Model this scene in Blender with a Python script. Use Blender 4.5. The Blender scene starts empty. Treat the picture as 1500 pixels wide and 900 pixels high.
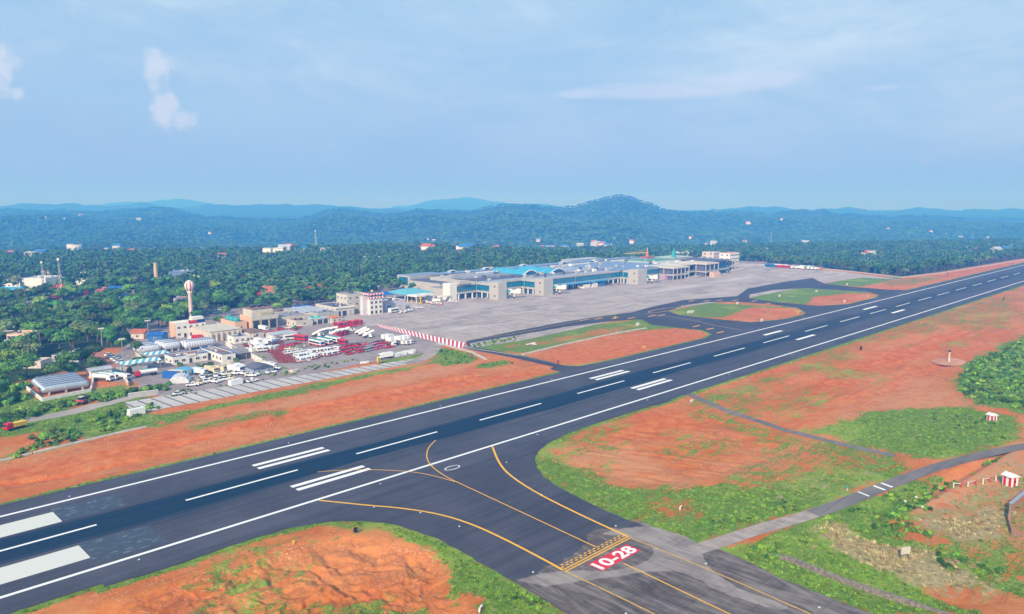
import bpy, math, random
import numpy as np
from mathutils import Vector
from mathutils.geometry import tessellate_polygon
R = random.Random(7)
NR = np.random.RandomState(11)
sc = bpy.context.scene
COL = sc.collection
# ------------------------------------------------------------------ camera
F, PITCH, YAW, H = 1110.13, .1368, .7854, 72.83      # focal length and position recovered from the runway markings
cd = bpy.data.cameras.new('camera'); cam = bpy.data.objects.new('camera', cd); COL.objects.link(cam)
cd.sensor_width = 36.0; cd.lens = F / 1500 * 36.0; cd.clip_start = 1; cd.clip_end = 60000
FW = np.array([math.cos(PITCH) * math.cos(YAW), math.cos(PITCH) * math.sin(YAW), -math.sin(PITCH)])
RT = np.array([math.sin(YAW), -math.cos(YAW), 0.]); UP = np.cross(RT, FW)
cam.location = (0, 0, H)
cam.rotation_euler = Vector(FW).to_track_quat('-Z', 'Y').to_euler()
sc.camera = cam
# ------------------------------------------------------------------ light
SUN_AZ = (-.90, -.44); SUN_EL = 31.0
wd = bpy.data.worlds.new('World'); sc.world = wd; wd.use_nodes = True
nt = wd.node_tree; nt.nodes.clear(); N = nt.nodes; LK = nt.links.new
out = N.new('ShaderNodeOutputWorld'); bg = N.new('ShaderNodeBackground'); bg.inputs[1].default_value = .085
sky = N.new('ShaderNodeTexSky'); sky.sky_type = 'NISHITA'; sky.sun_disc = False
sky.sun_elevation = math.radians(SUN_EL); sky.sun_rotation = math.atan2(SUN_AZ[0], SUN_AZ[1])
sky.air_density = 1.0; sky.dust_density = .6; sky.ozone_density = 2.0; sky.altitude = 100
tc = N.new('ShaderNodeTexCoord')
def wmath(op, a, b=None, c=None, clamp=False):
    n = N.new('ShaderNodeMath'); n.operation = op; n.use_clamp = clamp
    for i, v in enumerate((a, b, c)):
        if v is None: continue
        if isinstance(v, (int, float)): n.inputs[i].default_value = v
        else: LK(v, n.inputs[i])
    return n.outputs[0]
# direction of the sky expressed along the runway-diagonal axes: right, forward, up
def wdot(v):
    n = N.new('ShaderNodeVectorMath'); n.operation = 'DOT_PRODUCT'; LK(tc.outputs['Generated'], n.inputs[0]); n.inputs[1].default_value = v
    return n.outputs['Value']
rgt = wdot((RT[0], RT[1], 0)); fwd = wdot((math.cos(YAW), math.sin(YAW), 0)); upv = wdot((0, 0, 1))
azm = wmath('ARCTAN2', rgt, fwd); elv = wmath('ARCSINE', upv)
cmb = N.new('ShaderNodeCombineXYZ'); LK(azm, cmb.inputs[0]); LK(elv, cmb.inputs[1])
def wnoise(scale, sx, sy, det=6, rough=.55, dist=0, off=0):
    m = N.new('ShaderNodeMapping'); m.inputs['Scale'].default_value = (sx, sy, 1); m.inputs['Location'].default_value = (off, off, off)
    LK(cmb.outputs[0], m.inputs[0])
    n = N.new('ShaderNodeTexNoise'); n.inputs['Scale'].default_value = scale; n.inputs['Detail'].default_value = det
    n.inputs['Roughness'].default_value = rough; n.inputs['Distortion'].default_value = dist
    LK(m.outputs[0], n.inputs[0]); return n.outputs['Fac']
def blob(px, py, rx, ry, sharp=1.0):                # soft ellipse of cloud, centre and radii in 1500 px-wide units of angle
    a0 = math.atan((px - 750) / F); e0 = math.atan((450 - py) / F) - PITCH
    dx = wmath('DIVIDE', wmath('SUBTRACT', azm, a0), rx / F); dy = wmath('DIVIDE', wmath('SUBTRACT', elv, e0), ry / F)
    r = wmath('SQRT', wmath('ADD', wmath('MULTIPLY', dx, dx), wmath('MULTIPLY', dy, dy)))
    return wmath('MULTIPLY', wmath('SUBTRACT', 1.0, r, clamp=True), sharp, clamp=True)
def ramp01(v, lo, hi):
    m = N.new('ShaderNodeMapRange'); m.interpolation_type = 'SMOOTHSTEP'; LK(v, m.inputs[0]); m.inputs[1].default_value = lo; m.inputs[2].default_value = hi
    return m.outputs[0]
def wmix(fac, a, b, blend='MIX'):
    n = N.new('ShaderNodeMix'); n.data_type = 'RGBA'; n.blend_type = blend
    if isinstance(fac, (int, float)): n.inputs[0].default_value = fac
    else: LK(fac, n.inputs[0])
    for i, v in ((6, a), (7, b)):
        if isinstance(v, tuple): n.inputs[i].default_value = (*v, 1)
        else: LK(v, n.inputs[i])
    return n.outputs[2]
SK = 1 / .085
def C(r, g, b): return (r * SK, g * SK, b * SK)
c0 = wmix(.90, sky.outputs[0], C(.35, .565, .81))           # thin even veil of high cloud over the clear sky
veil = wmath('MULTIPLY', ramp01(wnoise(2.2, 1, 3.0, 8, .62, .5, 3.1), .36, .72), ramp01(wnoise(7, 1, 2.4, 8, .62, .8, 6.1), .2, .62))
c1 = wmix(wmath('MULTIPLY', veil, .8), c0, C(.62, .78, .92))
low = wmath('MULTIPLY', wmath('SUBTRACT', 1.0, ramp01(elv, .0, .24)), ramp01(wnoise(2.0, .8, 4.5, 5, .5, .2, 9.7), .25, .62))
c1 = wmix(wmath('SUBTRACT', 1.0, ramp01(elv, -.01, .13)), c1, C(.27, .435, .73))
c2 = wmix(wmath('MULTIPLY', low, .7), c1, C(.30, .455, .72))  # greyer cloud bank low over the hills
puffn = wnoise(26, 1, 1, 9, .66, .2, 1.3)
def puff(p, thr=.0):
    return ramp01(wmath('ADD', p, wmath('MULTIPLY', wmath('SUBTRACT', puffn, .5), 3.0)), .32 + thr, 1.1 + thr)
def mx(*a):
    r = a[0]
    for b in a[1:]: r = wmath('MAXIMUM', r, b)
    return r
pf = puff(mx(blob(248, 130, 28, 44, 1.6), blob(256, 165, 28, 44, 1.5), blob(276, 182, 40, 26, 1.0), blob(20, 112, 22, 28, 1.3), blob(22, 140, 34, 36, 1.3), blob(48, 160, 16, 14, 1.2)))
c3 = wmix(wmath('MULTIPLY', pf, .5), c2, C(.76, .80, .92))
strn = wnoise(14, 1, 5, 7, .6, .4, 5.5)
st = ramp01(wmath('ADD', mx(blob(960, 136, 150, 22, 1.4), blob(1075, 126, 130, 20, 1.4), blob(850, 138, 60, 12, 1.3), blob(1280, 145, 50, 8, 1)), wmath('MULTIPLY', wmath('SUBTRACT', strn, .5), 1.3)), .3, 1.0)
c4 = wmix(wmath('MULTIPLY', st, .5), c3, C(.60, .70, .90))
LK(c4, bg.inputs[0]); LK(bg.outputs[0], out.inputs[0])
sl = bpy.data.lights.new('sun', 'SUN'); sl.energy = 5.0; sl.angle = math.radians(1.5); sl.color = (1, .90, .76)
so = bpy.data.objects.new('sun', sl); COL.objects.link(so)
ce = math.cos(math.radians(SUN_EL)); ah = math.hypot(*SUN_AZ)
so.rotation_euler = Vector((SUN_AZ[0] / ah * ce, SUN_AZ[1] / ah * ce, math.sin(math.radians(SUN_EL)))).to_track_quat('Z', 'Y').to_euler()
so.location = (-200, -80, 200)
vs = sc.view_settings; vs.view_transform = 'Standard'; vs.look = 'None'; vs.exposure = .12; vs.gamma = 1; vs.use_curve_mapping = False
sc.cycles.use_denoising = True; sc.cycles.volume_bounces = 3; sc.cycles.max_bounces = 7; sc.cycles.diffuse_bounces = 2; sc.cycles.transparent_max_bounces = 8
# ------------------------------------------------------------------ helpers
def at(px, py, z=0.):
    "the point at height z seen at a place of the 1500 x 900 photograph"
    d = FW + RT * (px - 750) / F - UP * (py - 450) / F
    t = (z - H) / d[2]; return (float(d[0] * t), float(d[1] * t))
def P(*pts): return [at(*p) for p in pts]
def proj(x, y, z=0.):
    d0 = x; d1 = y; d2 = z - H
    a = d0 * FW[0] + d1 * FW[1] + d2 * FW[2]; a = np.where(np.abs(a) < 1e-3, 1e-3, a)
    r = d0 * RT[0] + d1 * RT[1]; u = d0 * UP[0] + d1 * UP[1] + d2 * UP[2]
    return 750 + F * r / a, 450 - F * u / a, a
class MB:
    def __init__(s): s.v = []; s.f = []; s.m = []
    def add(s, vs, fs, m=0):
        o = len(s.v); s.v += vs; s.f += [tuple(i + o for i in f) for f in fs]; s.m += [m] * len(fs); return s
    def box(s, x0, x1, y0, y1, z0, z1, m=0):
        return s.add([(x0, y0, z0), (x1, y0, z0), (x1, y1, z0), (x0, y1, z0), (x0, y0, z1), (x1, y0, z1), (x1, y1, z1), (x0, y1, z1)],
                     [(0, 3, 2, 1), (4, 5, 6, 7), (0, 1, 5, 4), (1, 2, 6, 5), (2, 3, 7, 6), (3, 0, 4, 7)], m)
    def prism(s, poly, z0, z1, m=0, top=None):
        n = len(poly); top = top or poly
        s.add([(x, y, z0) for x, y in poly] + [(x, y, z1) for x, y in top],
              [tuple(range(n))[::-1], tuple(range(n, 2 * n))] + [(i, (i + 1) % n, n + (i + 1) % n, n + i) for i in range(n)], m); return s
    def prof(s, prof, y0, y1, m=0, inset=0.0, zi=None):   # side outline in x,z pushed across y
        n = len(prof); zi = zi if zi is not None else 1e9
        a = [(x, y0 + (inset if z > zi else 0), z) for x, z in prof]; b = [(x, y1 - (inset if z > zi else 0), z) for x, z in prof]
        return s.add(a + b, [tuple(range(n)), tuple(range(n, 2 * n))[::-1]] + [(i, n + i, n + (i + 1) % n, (i + 1) % n) for i in range(n)], m)
    def cyl(s, x, y, z0, z1, r0, r1=None, n=10, m=0):
        r1 = r0 if r1 is None else r1
        a = [(x + r0 * math.cos(6.2832 * i / n), y + r0 * math.sin(6.2832 * i / n), z0) for i in range(n)]
        b = [(x + r1 * math.cos(6.2832 * i / n), y + r1 * math.sin(6.2832 * i / n), z1) for i in range(n)]
        return s.add(a + b, [tuple(range(n))[::-1], tuple(range(n, 2 * n))] + [(i, (i + 1) % n, n + (i + 1) % n, n + i) for i in range(n)], m)
    def lathe(s, x, y, prof, n=16, m=0):
        vs = []; fs = []
        for r, z in prof: vs += [(x + r * math.cos(6.2832 * i / n), y + r * math.sin(6.2832 * i / n), z) for i in range(n)]
        for k in range(len(prof) - 1):
            fs += [(k * n + i, k * n + (i + 1) % n, (k + 1) * n + (i + 1) % n, (k + 1) * n + i) for i in range(n)]
        fs += [tuple(range(n))[::-1], tuple((len(prof) - 1) * n + i for i in range(n))]
        return s.add(vs, fs, m)
    def tube(s, p, q, r0, r1=None, n=6, m=0):
        r1 = r0 if r1 is None else r1
        p = Vector(p); q = Vector(q); d = (q - p).normalized(); a = d.orthogonal().normalized(); b = d.cross(a)
        c = [tuple(p + (a * math.cos(6.2832 * i / n) + b * math.sin(6.2832 * i / n)) * r0) for i in range(n)]
        e = [tuple(q + (a * math.cos(6.2832 * i / n) + b * math.sin(6.2832 * i / n)) * r1) for i in range(n)]
        return s.add(c + e, [tuple(range(n))[::-1], tuple(range(n, 2 * n))] + [(i, (i + 1) % n, n + (i + 1) % n, n + i) for i in range(n)], m)
    def wheel(s, x, y, r, w, m=0, n=10):
        a = [(x + r * math.cos(6.2832 * i / n), y - w / 2, r + r * math.sin(6.2832 * i / n)) for i in range(n)]
        b = [(px_, y + w / 2, z) for px_, _, z in a]
        return s.add(a + b, [tuple(range(n)), tuple(range(n, 2 * n))[::-1]] + [(i, n + i, n + (i + 1) % n, (i + 1) % n) for i in range(n)], m)
    def poly(s, loops, z, m=0):
        "flat sheet; the first loop is the outline, others are holes"
        vs = [p for l in loops for p in l]
        tr = tessellate_polygon([[Vector((x, y, 0)) for x, y in l] for l in loops])
        fs = []
        for t in tr:
            a, b, c = (vs[i] for i in t)
            fs.append(tuple(t) if (b[0] - a[0]) * (c[1] - a[1]) - (b[1] - a[1]) * (c[0] - a[0]) > 0 else tuple(t)[::-1])
        return s.add([(x, y, z) for x, y in vs], fs, m)
    def mesh(s, name, mats, smooth=False):
        me = bpy.data.meshes.new(name); me.from_pydata(s.v, [], s.f)
        for m in (mats if isinstance(mats, (list, tuple)) else [mats]): me.materials.append(m)
        if len(me.materials) > 1: me.polygons.foreach_set('material_index', s.m)
        if smooth: me.polygons.foreach_set('use_smooth', [True] * len(me.polygons))
        me.update(); return me
    def build(s, name, mats, parent=None, loc=None, rz=0, smooth=False):
        o = bpy.data.objects.new(name, s.mesh(name, mats, smooth)); COL.objects.link(o)
        if parent: o.parent = parent
        if loc: o.location = loc
        if rz: o.rotation_euler.z = rz
        return o
def tag(o, label=None, cat=None, group=None, kind=None):
    if label: o['label'] = label
    if cat: o['category'] = cat
    if group: o['group'] = group
    if kind: o['kind'] = kind
    return o
def thing(name, label, cat, loc=(0, 0, 0), rz=0, group=None):
    o = bpy.data.objects.new(name, None); COL.objects.link(o); o.location = loc; o.rotation_euler.z = rz; o.empty_display_size = .5
    return tag(o, label, cat, group)
KIDS = {}
def copy_tree(o, loc=None, rz=None, label=None, group=None, scale=None, parent=None):
    if o.name not in KIDS: KIDS[o.name] = list(o.children)
    c = o.copy(); COL.objects.link(c)
    if parent: c.parent = parent
    if loc is not None: c.location = loc
    if rz is not None: c.rotation_euler.z = rz
    if scale is not None: c.scale = scale if isinstance(scale, tuple) else (scale,) * 3
    if label: c['label'] = label
    if group: c['group'] = group
    for k in KIDS[o.name]: copy_tree(k, parent=c)
    return c
# ------------------------------------------------------------------ materials
def newmat(name):
    m = bpy.data.materials.new(name); m.use_nodes = True; t = m.node_tree
    return m, t, t.nodes, t.links.new, t.nodes['Principled BSDF']
class G:   # node writing shorthand
    def __init__(s, name, rough=.9):
        s.m, s.t, s.n, s.l, s.b = newmat(name); s.b.inputs['Roughness'].default_value = rough; s.b.inputs['Specular IOR Level'].default_value = .25
        s.tc = s.n.new('ShaderNodeTexCoord')
        g = s.n.new('ShaderNodeNewGeometry'); s.pos = g.outputs['Position']
    def map(s, v, scale, rot=0, loc=(0, 0, 0)):
        m = s.n.new('ShaderNodeMapping'); s.l(v, m.inputs[0]); m.inputs['Scale'].default_value = scale; m.inputs['Rotation'].default_value = (0, 0, rot); m.inputs['Location'].default_value = loc
        return m.outputs[0]
    def noise(s, v, scale, det=4, rough=.6, dist=0, col=False):
        n = s.n.new('ShaderNodeTexNoise'); n.inputs['Scale'].default_value = scale; n.inputs['Detail'].default_value = det; n.inputs['Roughness'].default_value = rough; n.inputs['Distortion'].default_value = dist
        s.l(v, n.inputs[0]); return n.outputs['Color' if col else 'Fac']
    def rng(s, v, a, b, c=0., d=1., smooth=True):
        m = s.n.new('ShaderNodeMapRange'); m.interpolation_type = 'SMOOTHSTEP' if smooth else 'LINEAR'; s.l(v, m.inputs[0])
        for i, q in enumerate((a, b, c, d)): m.inputs[i + 1].default_value = q
        return m.outputs[0]
    def math(s, op, a, b=None, clamp=False):
        n = s.n.new('ShaderNodeMath'); n.operation = op; n.use_clamp = clamp
        for i, v in enumerate((a, b)):
            if v is None: continue
            if isinstance(v, (int, float)): n.inputs[i].default_value = v
            else: s.l(v, n.inputs[i])
        return n.outputs[0]
    def mix(s, f, a, b, blend='MIX'):
        n = s.n.new('ShaderNodeMix'); n.data_type = 'RGBA'; n.blend_type = blend
        if isinstance(f, (int, float)): n.inputs[0].default_value = f
        else: s.l(f, n.inputs[0])
        for i, v in ((6, a), (7, b)):
            if isinstance(v, tuple): n.inputs[i].default_value = (*v[:3], 1)
            else: s.l(v, n.inputs[i])
        return n.outputs[2]
    def attr(s, name):
        a = s.n.new('ShaderNodeAttribute'); a.attribute_name = name; return a
    def sep(s, v):
        n = s.n.new('ShaderNodeSeparateXYZ'); s.l(v, n.inputs[0]); return n.outputs
    def bump(s, h, strength=.5, dist=.1):
        b = s.n.new('ShaderNodeBump'); b.inputs['Strength'].default_value = strength; b.inputs['Distance'].default_value = dist; s.l(h, b.inputs['Height']); s.l(b.outputs[0], s.b.inputs['Normal'])
    def done(s, col):
        if isinstance(col, tuple): s.b.inputs['Base Color'].default_value = (*col[:3], 1)
        else: s.l(col, s.b.inputs['Base Color'])
        return s.m
_MC = {}
def paint(name, col, rough=.6, metal=0., var=.12, scale=.6, dirt=(.25, .2, .16), dirty=.15):
    "painted or rendered surface with blotchy wear"
    if name in _MC: return _MC[name]
    g = G(name, rough); g.b.inputs['Metallic'].default_value = metal
    v = g.tc.outputs['Object']
    a = g.mix(g.rng(g.noise(v, scale, 5, .65), .3, .75, 0, 1), tuple(c * (1 - var) for c in col), tuple(min(1, c * (1 + var)) for c in col))
    a = g.mix(g.math('MULTIPLY', g.rng(g.noise(g.map(v, (1, 1, .35)), scale * 2.3, 6, .7), .52, .78), dirty), a, dirt)
    _MC[name] = g.done(a); return _MC[name]
def glass(name, col, rough=.12):
    if name in _MC: return _MC[name]
    g = G(name, rough); g.b.inputs['Specular IOR Level'].default_value = .8
    _MC[name] = g.done(g.mix(g.rng(g.noise(g.tc.outputs['Object'], .5, 2), .4, .6), col, tuple(c * 1.5 for c in col))); return _MC[name]
# ------------------------------------------------------------------ noise for terrain
def vnoise(x, y, seed=0):
    xi = np.floor(x).astype(np.int64); yi = np.floor(y).astype(np.int64); fx = x - xi; fy = y - yi
    fx = fx * fx * (3 - 2 * fx); fy = fy * fy * (3 - 2 * fy)
    def h(a, b):
        n = (a * 374761393 + b * 668265263 + seed * 974711) & 0xffffffff
        n = ((n ^ (n >> 13)) * 1274126177) & 0xffffffff
        return ((n ^ (n >> 16)) & 0xffff) / 65535.
    return (h(xi, yi) * (1 - fx) + h(xi + 1, yi) * fx) * (1 - fy) + (h(xi, yi + 1) * (1 - fx) + h(xi + 1, yi + 1) * fx) * fy
def fbm(x, y, o=4, seed=0, ridge=False):
    s = 0; a = .5; t = 0
    for k in range(o):
        n = vnoise(x * 2 ** k, y * 2 ** k, seed + k)
        if ridge: n = 1 - np.abs(2 * n - 1)
        s = s + a * n; t += a; a *= .5
    return s / t
def inpoly(x, y, poly):
    r = np.zeros(x.shape, bool); n = len(poly)
    for i in range(n):
        x0, y0 = poly[i]; x1, y1 = poly[(i + 1) % n]
        c = ((y0 > y) != (y1 > y))
        with np.errstate(divide='ignore', invalid='ignore'):
            r ^= c & (x < (x1 - x0) * (y - y0) / ((y1 - y0) if y1 != y0 else 1e-9) + x0)
    return r
def sdist(x, y, poly, lim=60.):
    "signed distance to a polygon, positive inside, clipped"
    xs = [p[0] for p in poly]; ys = [p[1] for p in poly]
    out_ = np.full(x.shape, -lim)
    k = (x > min(xs) - lim) & (x < max(xs) + lim) & (y > min(ys) - lim) & (y < max(ys) + lim)
    if not k.any(): return out_
    X = x[k]; Y = y[k]; d = np.full(X.shape, lim); n = len(poly)
    for i in range(n):
        x0, y0 = poly[i]; x1, y1 = poly[(i + 1) % n]; ex = x1 - x0; ey = y1 - y0; L = ex * ex + ey * ey + 1e-9
        t = np.clip(((X - x0) * ex + (Y - y0) * ey) / L, 0, 1)
        d = np.minimum(d, np.hypot(X - x0 - t * ex, Y - y0 - t * ey))
    out_[k] = np.where(inpoly(X, Y, poly), d, -d); return out_
def sstep(v, a, b):
    t = np.clip((v - a) / (b - a), 0, 1); return t * t * (3 - 2 * t)
# ================================================================== SETTING: paved sheets (outlines in world metres)
RWY = [(-300, 153.2), (1900, 153.2), (1900, 212.2), (-300, 212.2)]
TAXI = P((150, 845), (150, 861), (200, 846), (250, 831), (320, 806), (370, 790), (425, 774), (465, 766), (500, 763.5), (530, 763.5), (560, 766), (582, 770), (600, 776), (640, 789), (680, 811), (720, 834), (760, 856), (800, 880), (835, 901), (880, 930))
TAXI += [(96, 20), (134, 20)] + P((1290, 905), (1200, 870), (1140, 846), (1095, 823), (1060, 807), (1026, 797), (1000, 789), (960, 774), (915, 760), (880, 745), (850, 731), (815, 712), (797, 699), (786, 684), (783, 672), (788, 662), (800, 651), (830, 636), (870, 621), (930, 602), (985, 587), (960, 570))
PATCH1 = P((688, 503), (760, 491), (830, 479), (900, 470), (940, 468), (955, 476), (990, 480), (1030, 484), (1043, 490), (1030, 498), (985, 508), (930, 521), (880, 531), (848, 537), (820, 535), (795, 529), (760, 521), (720, 513), (690, 508))
PATCH2 = P((979, 456), (1000, 448), (1035, 443), (1080, 442), (1130, 446), (1168, 451), (1182, 459), (1168, 465), (1140, 469), (1100, 472.5), (1042, 467), (994, 461.5))
PATCH3 = P((1098, 432), (1130, 425.5), (1180, 422), (1240, 426), (1272, 428), (1288, 432.5), (1280, 440), (1240, 446), (1200, 448.5), (1140, 443), (1098, 437))
FIELD = P((866, 560), (806, 540), (812, 537), (790, 533), (760, 526), (700, 514), (684, 508), (683, 500), (750, 486), (830, 471), (890, 462), (925, 458), (950, 451), (1000, 440), (1080, 434), (1095, 423), (1150, 413), (1190, 407.5), (1208, 416), (1250, 420.5), (1300, 424.5), (1345, 426)) + [(700, 200), (300, 200)]
APRON = P((500, 472), (556, 479), (620, 495), (684, 511), (760, 500), (900, 470), (1000, 450), (1100, 436), (1200, 416), (1262, 407), (1322, 410), (1240, 399), (1180, 393), (1112, 387), (1060, 385), (1000, 395), (960, 396), (700, 421), (650, 430), (560, 450), (500, 463))
PARK = P((200, 560), (240, 585), (265, 592), (300, 586), (345, 572), (420, 556), (520, 535), (600, 522), (645, 512), (655, 500), (556, 478), (510, 470), (470, 470), (410, 474), (340, 470), (250, 492), (190, 503), (150, 535), (130, 548), (160, 560))
BAYS = [(88.5, 274.2), (150, 273.6), (205, 272.2), (222, 279), (206, 281.5), (178, 284), (140, 289.5), (100, 292.5), (91, 293)]
def jit(poly, step=3., amp=.35, seed=1):
    o = []; r = random.Random(seed)
    for i in range(len(poly)):
        a = poly[i]; b = poly[(i + 1) % len(poly)]; L = math.hypot(b[0] - a[0], b[1] - a[1]); n = min(160, max(1, int(L / step)))
        for k in range(n):
            t = k / n; o.append((a[0] + (b[0] - a[0]) * t + r.uniform(-amp, amp), a[1] + (b[1] - a[1]) * t + r.uniform(-amp, amp)))
    return o
def strip(pts, w):
    L = []; Rr = []
    for i, p in enumerate(pts):
        a = pts[max(0, i - 1)]; b = pts[min(len(pts) - 1, i + 1)]; dx = b[0] - a[0]; dy = b[1] - a[1]; l = math.hypot(dx, dy)
        nx = -dy / l; ny = dx / l; ww = (w[i] if isinstance(w, (list, tuple)) else w) / 2
        L.append((p[0] + nx * ww, p[1] + ny * ww)); Rr.append((p[0] - nx * ww, p[1] - ny * ww))
    return L + Rr[::-1]
def dense(pts, step=4.):
    o = []
    for i in range(len(pts) - 1):
        a, b = pts[i], pts[i + 1]; n = max(1, int(math.hypot(b[0] - a[0], b[1] - a[1]) / step))
        o += [(a[0] + (b[0] - a[0]) * k / n, a[1] + (b[1] - a[1]) * k / n) for k in range(n)]
    return o + [pts[-1]]
def smoothp(pts, it=2):
    for _ in range(it):
        o = [pts[0]]
        for i in range(len(pts) - 1):
            a, b = pts[i], pts[i + 1]; o += [(a[0] * .75 + b[0] * .25, a[1] * .75 + b[1] * .25), (a[0] * .25 + b[0] * .75, a[1] * .25 + b[1] * .75)]
        pts = o + [pts[-1]]
    return pts
PERIM = smoothp([(124, 84.5), (132, 81), (138.8, 78.9), (152, 75.9), (173, 69.6), (205, 64.3), (231, 59), (256, 51), (272, 44), (300, 30), (330, 10)])
PERIM_W = 4.2
PATHL = P((1008, 577), (1060, 600), (1150, 630), (1230, 650), (1310, 668))
SERV = P((838, 545), (812, 534), (770, 524), (700, 513), (683, 508))
DIRT = P((-60, 628), (0, 622), (50, 614), (110, 603), (150, 592), (185, 583), (225, 576), (250, 574))
LOOP = P((600, 533), (622, 525), (634, 515), (636, 506), (650, 502))
JUNC = P((345, 572), (300, 580), (262, 590), (215, 601))

# ================================================================== SETTING: terrain, one sheet to the horizon
HILL_A = [(-700, 316), (-300, 309), (0, 308), (90, 308), (140, 310), (213, 307), (240, 305), (267, 310), (300, 319), (320, 318), (367, 321), (433, 321), (467, 312), (500, 305), (530, 312), (570, 314), (610, 308), (650, 310), (687, 311), (727, 302), (753, 301), (800, 304), (843, 302), (863, 296), (885, 289), (910, 286), (925, 289), (943, 296), (967, 306), (1000, 311), (1067, 308), (1113, 309), (1150, 313), (1177, 312), (1207, 310), (1240, 313), (1293, 320), (1333, 316), (1383, 316), (1433, 320), (1500, 321), (1800, 315), (2300, 320)]
HILL_B = [(-700, 308), (0, 302), (40, 298), (70, 300), (115, 299), (150, 302), (180, 301), (205, 296), (235, 303), (270, 305), (310, 298), (345, 301), (420, 300), (500, 302), (560, 305), (600, 307), (640, 306), (700, 309), (765, 301), (790, 298), (812, 304), (860, 309), (1000, 310), (1080, 306), (1110, 302), (1135, 301), (1170, 308), (1235, 304), (1290, 309), (1350, 305), (1400, 309), (1440, 309), (1480, 304), (1500, 303), (1650, 300), (2300, 310)]
HILL_C = [(-700, 300), (0, 300), (100, 292), (160, 290), (235, 284), (260, 283), (310, 290), (345, 299), (560, 299), (620, 287), (650, 282), (700, 281), (745, 290), (770, 288), (800, 290), (840, 299), (1000, 304), (1080, 304), (1100, 302), (1120, 306), (1140, 302), (1160, 308), (1250, 309), (1400, 308), (2300, 308)]
def crest(prof, u): return np.interp(u, [p[0] for p in prof], [p[1] for p in prof])
FREEW = P((-900, 640), (-60, 600), (0, 598), (35, 588), (35, 560), (100, 545), (140, 540), (150, 528), (125, 512), (190, 510), (212, 495), (250, 484), (262, 477), (290, 466), (325, 460), (350, 453), (400, 458)) + [(240, 455), (262, 464), (300, 468), (330, 488), (384, 492), (386, 542), (440, 534), (560, 524), (705, 522), (770, 500), (812, 508), (866, 515), (874, 470)] + P((1116, 383), (1130, 388), (1180, 391), (1240, 397), (1320, 407), (1380, 399), (1500, 379), (2400, 310)) + P((2400, 1000), (-900, 1000))
def terrain_z(x, y, detail=True):
    D = x * math.cos(YAW) + y * math.sin(YAW); S = x * RT[0] + y * RT[1]
    Dp = np.maximum(D, 1.)
    u = 750 + F * (S / Dp) / math.cos(PITCH); u = np.where(D < 50, 750, u); u = np.clip(u, -700, 2300)
    uu = 750 + (u - 750)
    def zc(prof, Dc):
        yc = crest(prof, uu) + (fbm(uu / 26. + Dc / 977., uu * 0 + Dc / 500., 4, 55) - .5) * (7 + 7 * sstep(uu, 950, 1150)); return H + Dc * np.tan(np.arctan((450 - yc) / F) - PITCH)
    Dedge = np.interp(uu, [-700, 0, 300, 600, 1000, 1500, 2300], [1000, 1030, 1100, 1290, 1420, 1700, 1900])
    Da = np.interp(uu, [-700, 0, 300, 500, 750, 910, 1100, 1500, 2300], [3600, 3500, 3300, 3500, 3000, 3100, 3500, 3900, 3900])
    base = -42 * sstep(D, Dedge * .9, Dedge * 1.32)
    n1 = fbm(x / 560., y / 560., 4, 3); n2 = fbm(x / 900., y / 900., 3, 23)
    za = zc(HILL_A, Da)
    t = np.clip((D - Dedge * 1.25) / (Da - Dedge * 1.25), 0, 1)
    rise = t ** 2.0 * (3 - 2 * t) ** .6
    z = base + (za + 42) * np.minimum(rise, 1) + (n1 - .5) * 125 * np.clip(np.sin(t * math.pi), 0, 1) * sstep(D, Dedge, Dedge * 1.5)
    z = np.where((D > Dedge) & (D < Da), np.minimum(z, H + D * np.tan(np.arctan((450 - crest(HILL_A, uu) - 3 - 9 * n2) / F) - PITCH)), z)
    zb = zc(HILL_B, 6200.); zcc = zc([(a_, b_ + 9) for a_, b_ in HILL_C], 10500.)
    t1 = np.clip((D - Da) / (5000 - Da), 0, 1); z = np.where(D > Da, za * (1 - sstep(t1, 0, 1)) - 10 * t1, z)
    t2 = np.clip((D - 5000) / 1200, 0, 1); z = np.where(D > 5000, -10 + (zb + 10) * sstep(t2, 0, 1), z)
    t3 = np.clip((D - 6200) / 1200, 0, 1); z = np.where(D > 6200, zb * (1 - sstep(t3, 0, 1)), z)
    t4 = np.clip((D - 7400) / 3100, 0, 1); z = np.where(D > 7400, zcc * sstep(t4, 0, 1), z)
    t5 = np.clip((D - 10500) / 1500, 0, 1); z = np.where(D > 10500, zcc * (1 - sstep(t5, 0, 1)) - 60 * t5, z)
    # ground falls off beyond the far strip edge (a tabletop airfield)
    sd = sdist(x, y, FREEW, 150.)
    drop = sstep(-sd, 4, 70) * sstep(x, 740, 860) * (D < 6000)
    z = z - 13 * drop * (1 - sstep(D, Dedge * .9, Dedge * 1.3) * .8)
    near = (D < 700)
    z = np.where(D < Dedge, z - .07, z)
    return z, u, D, sd
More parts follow.
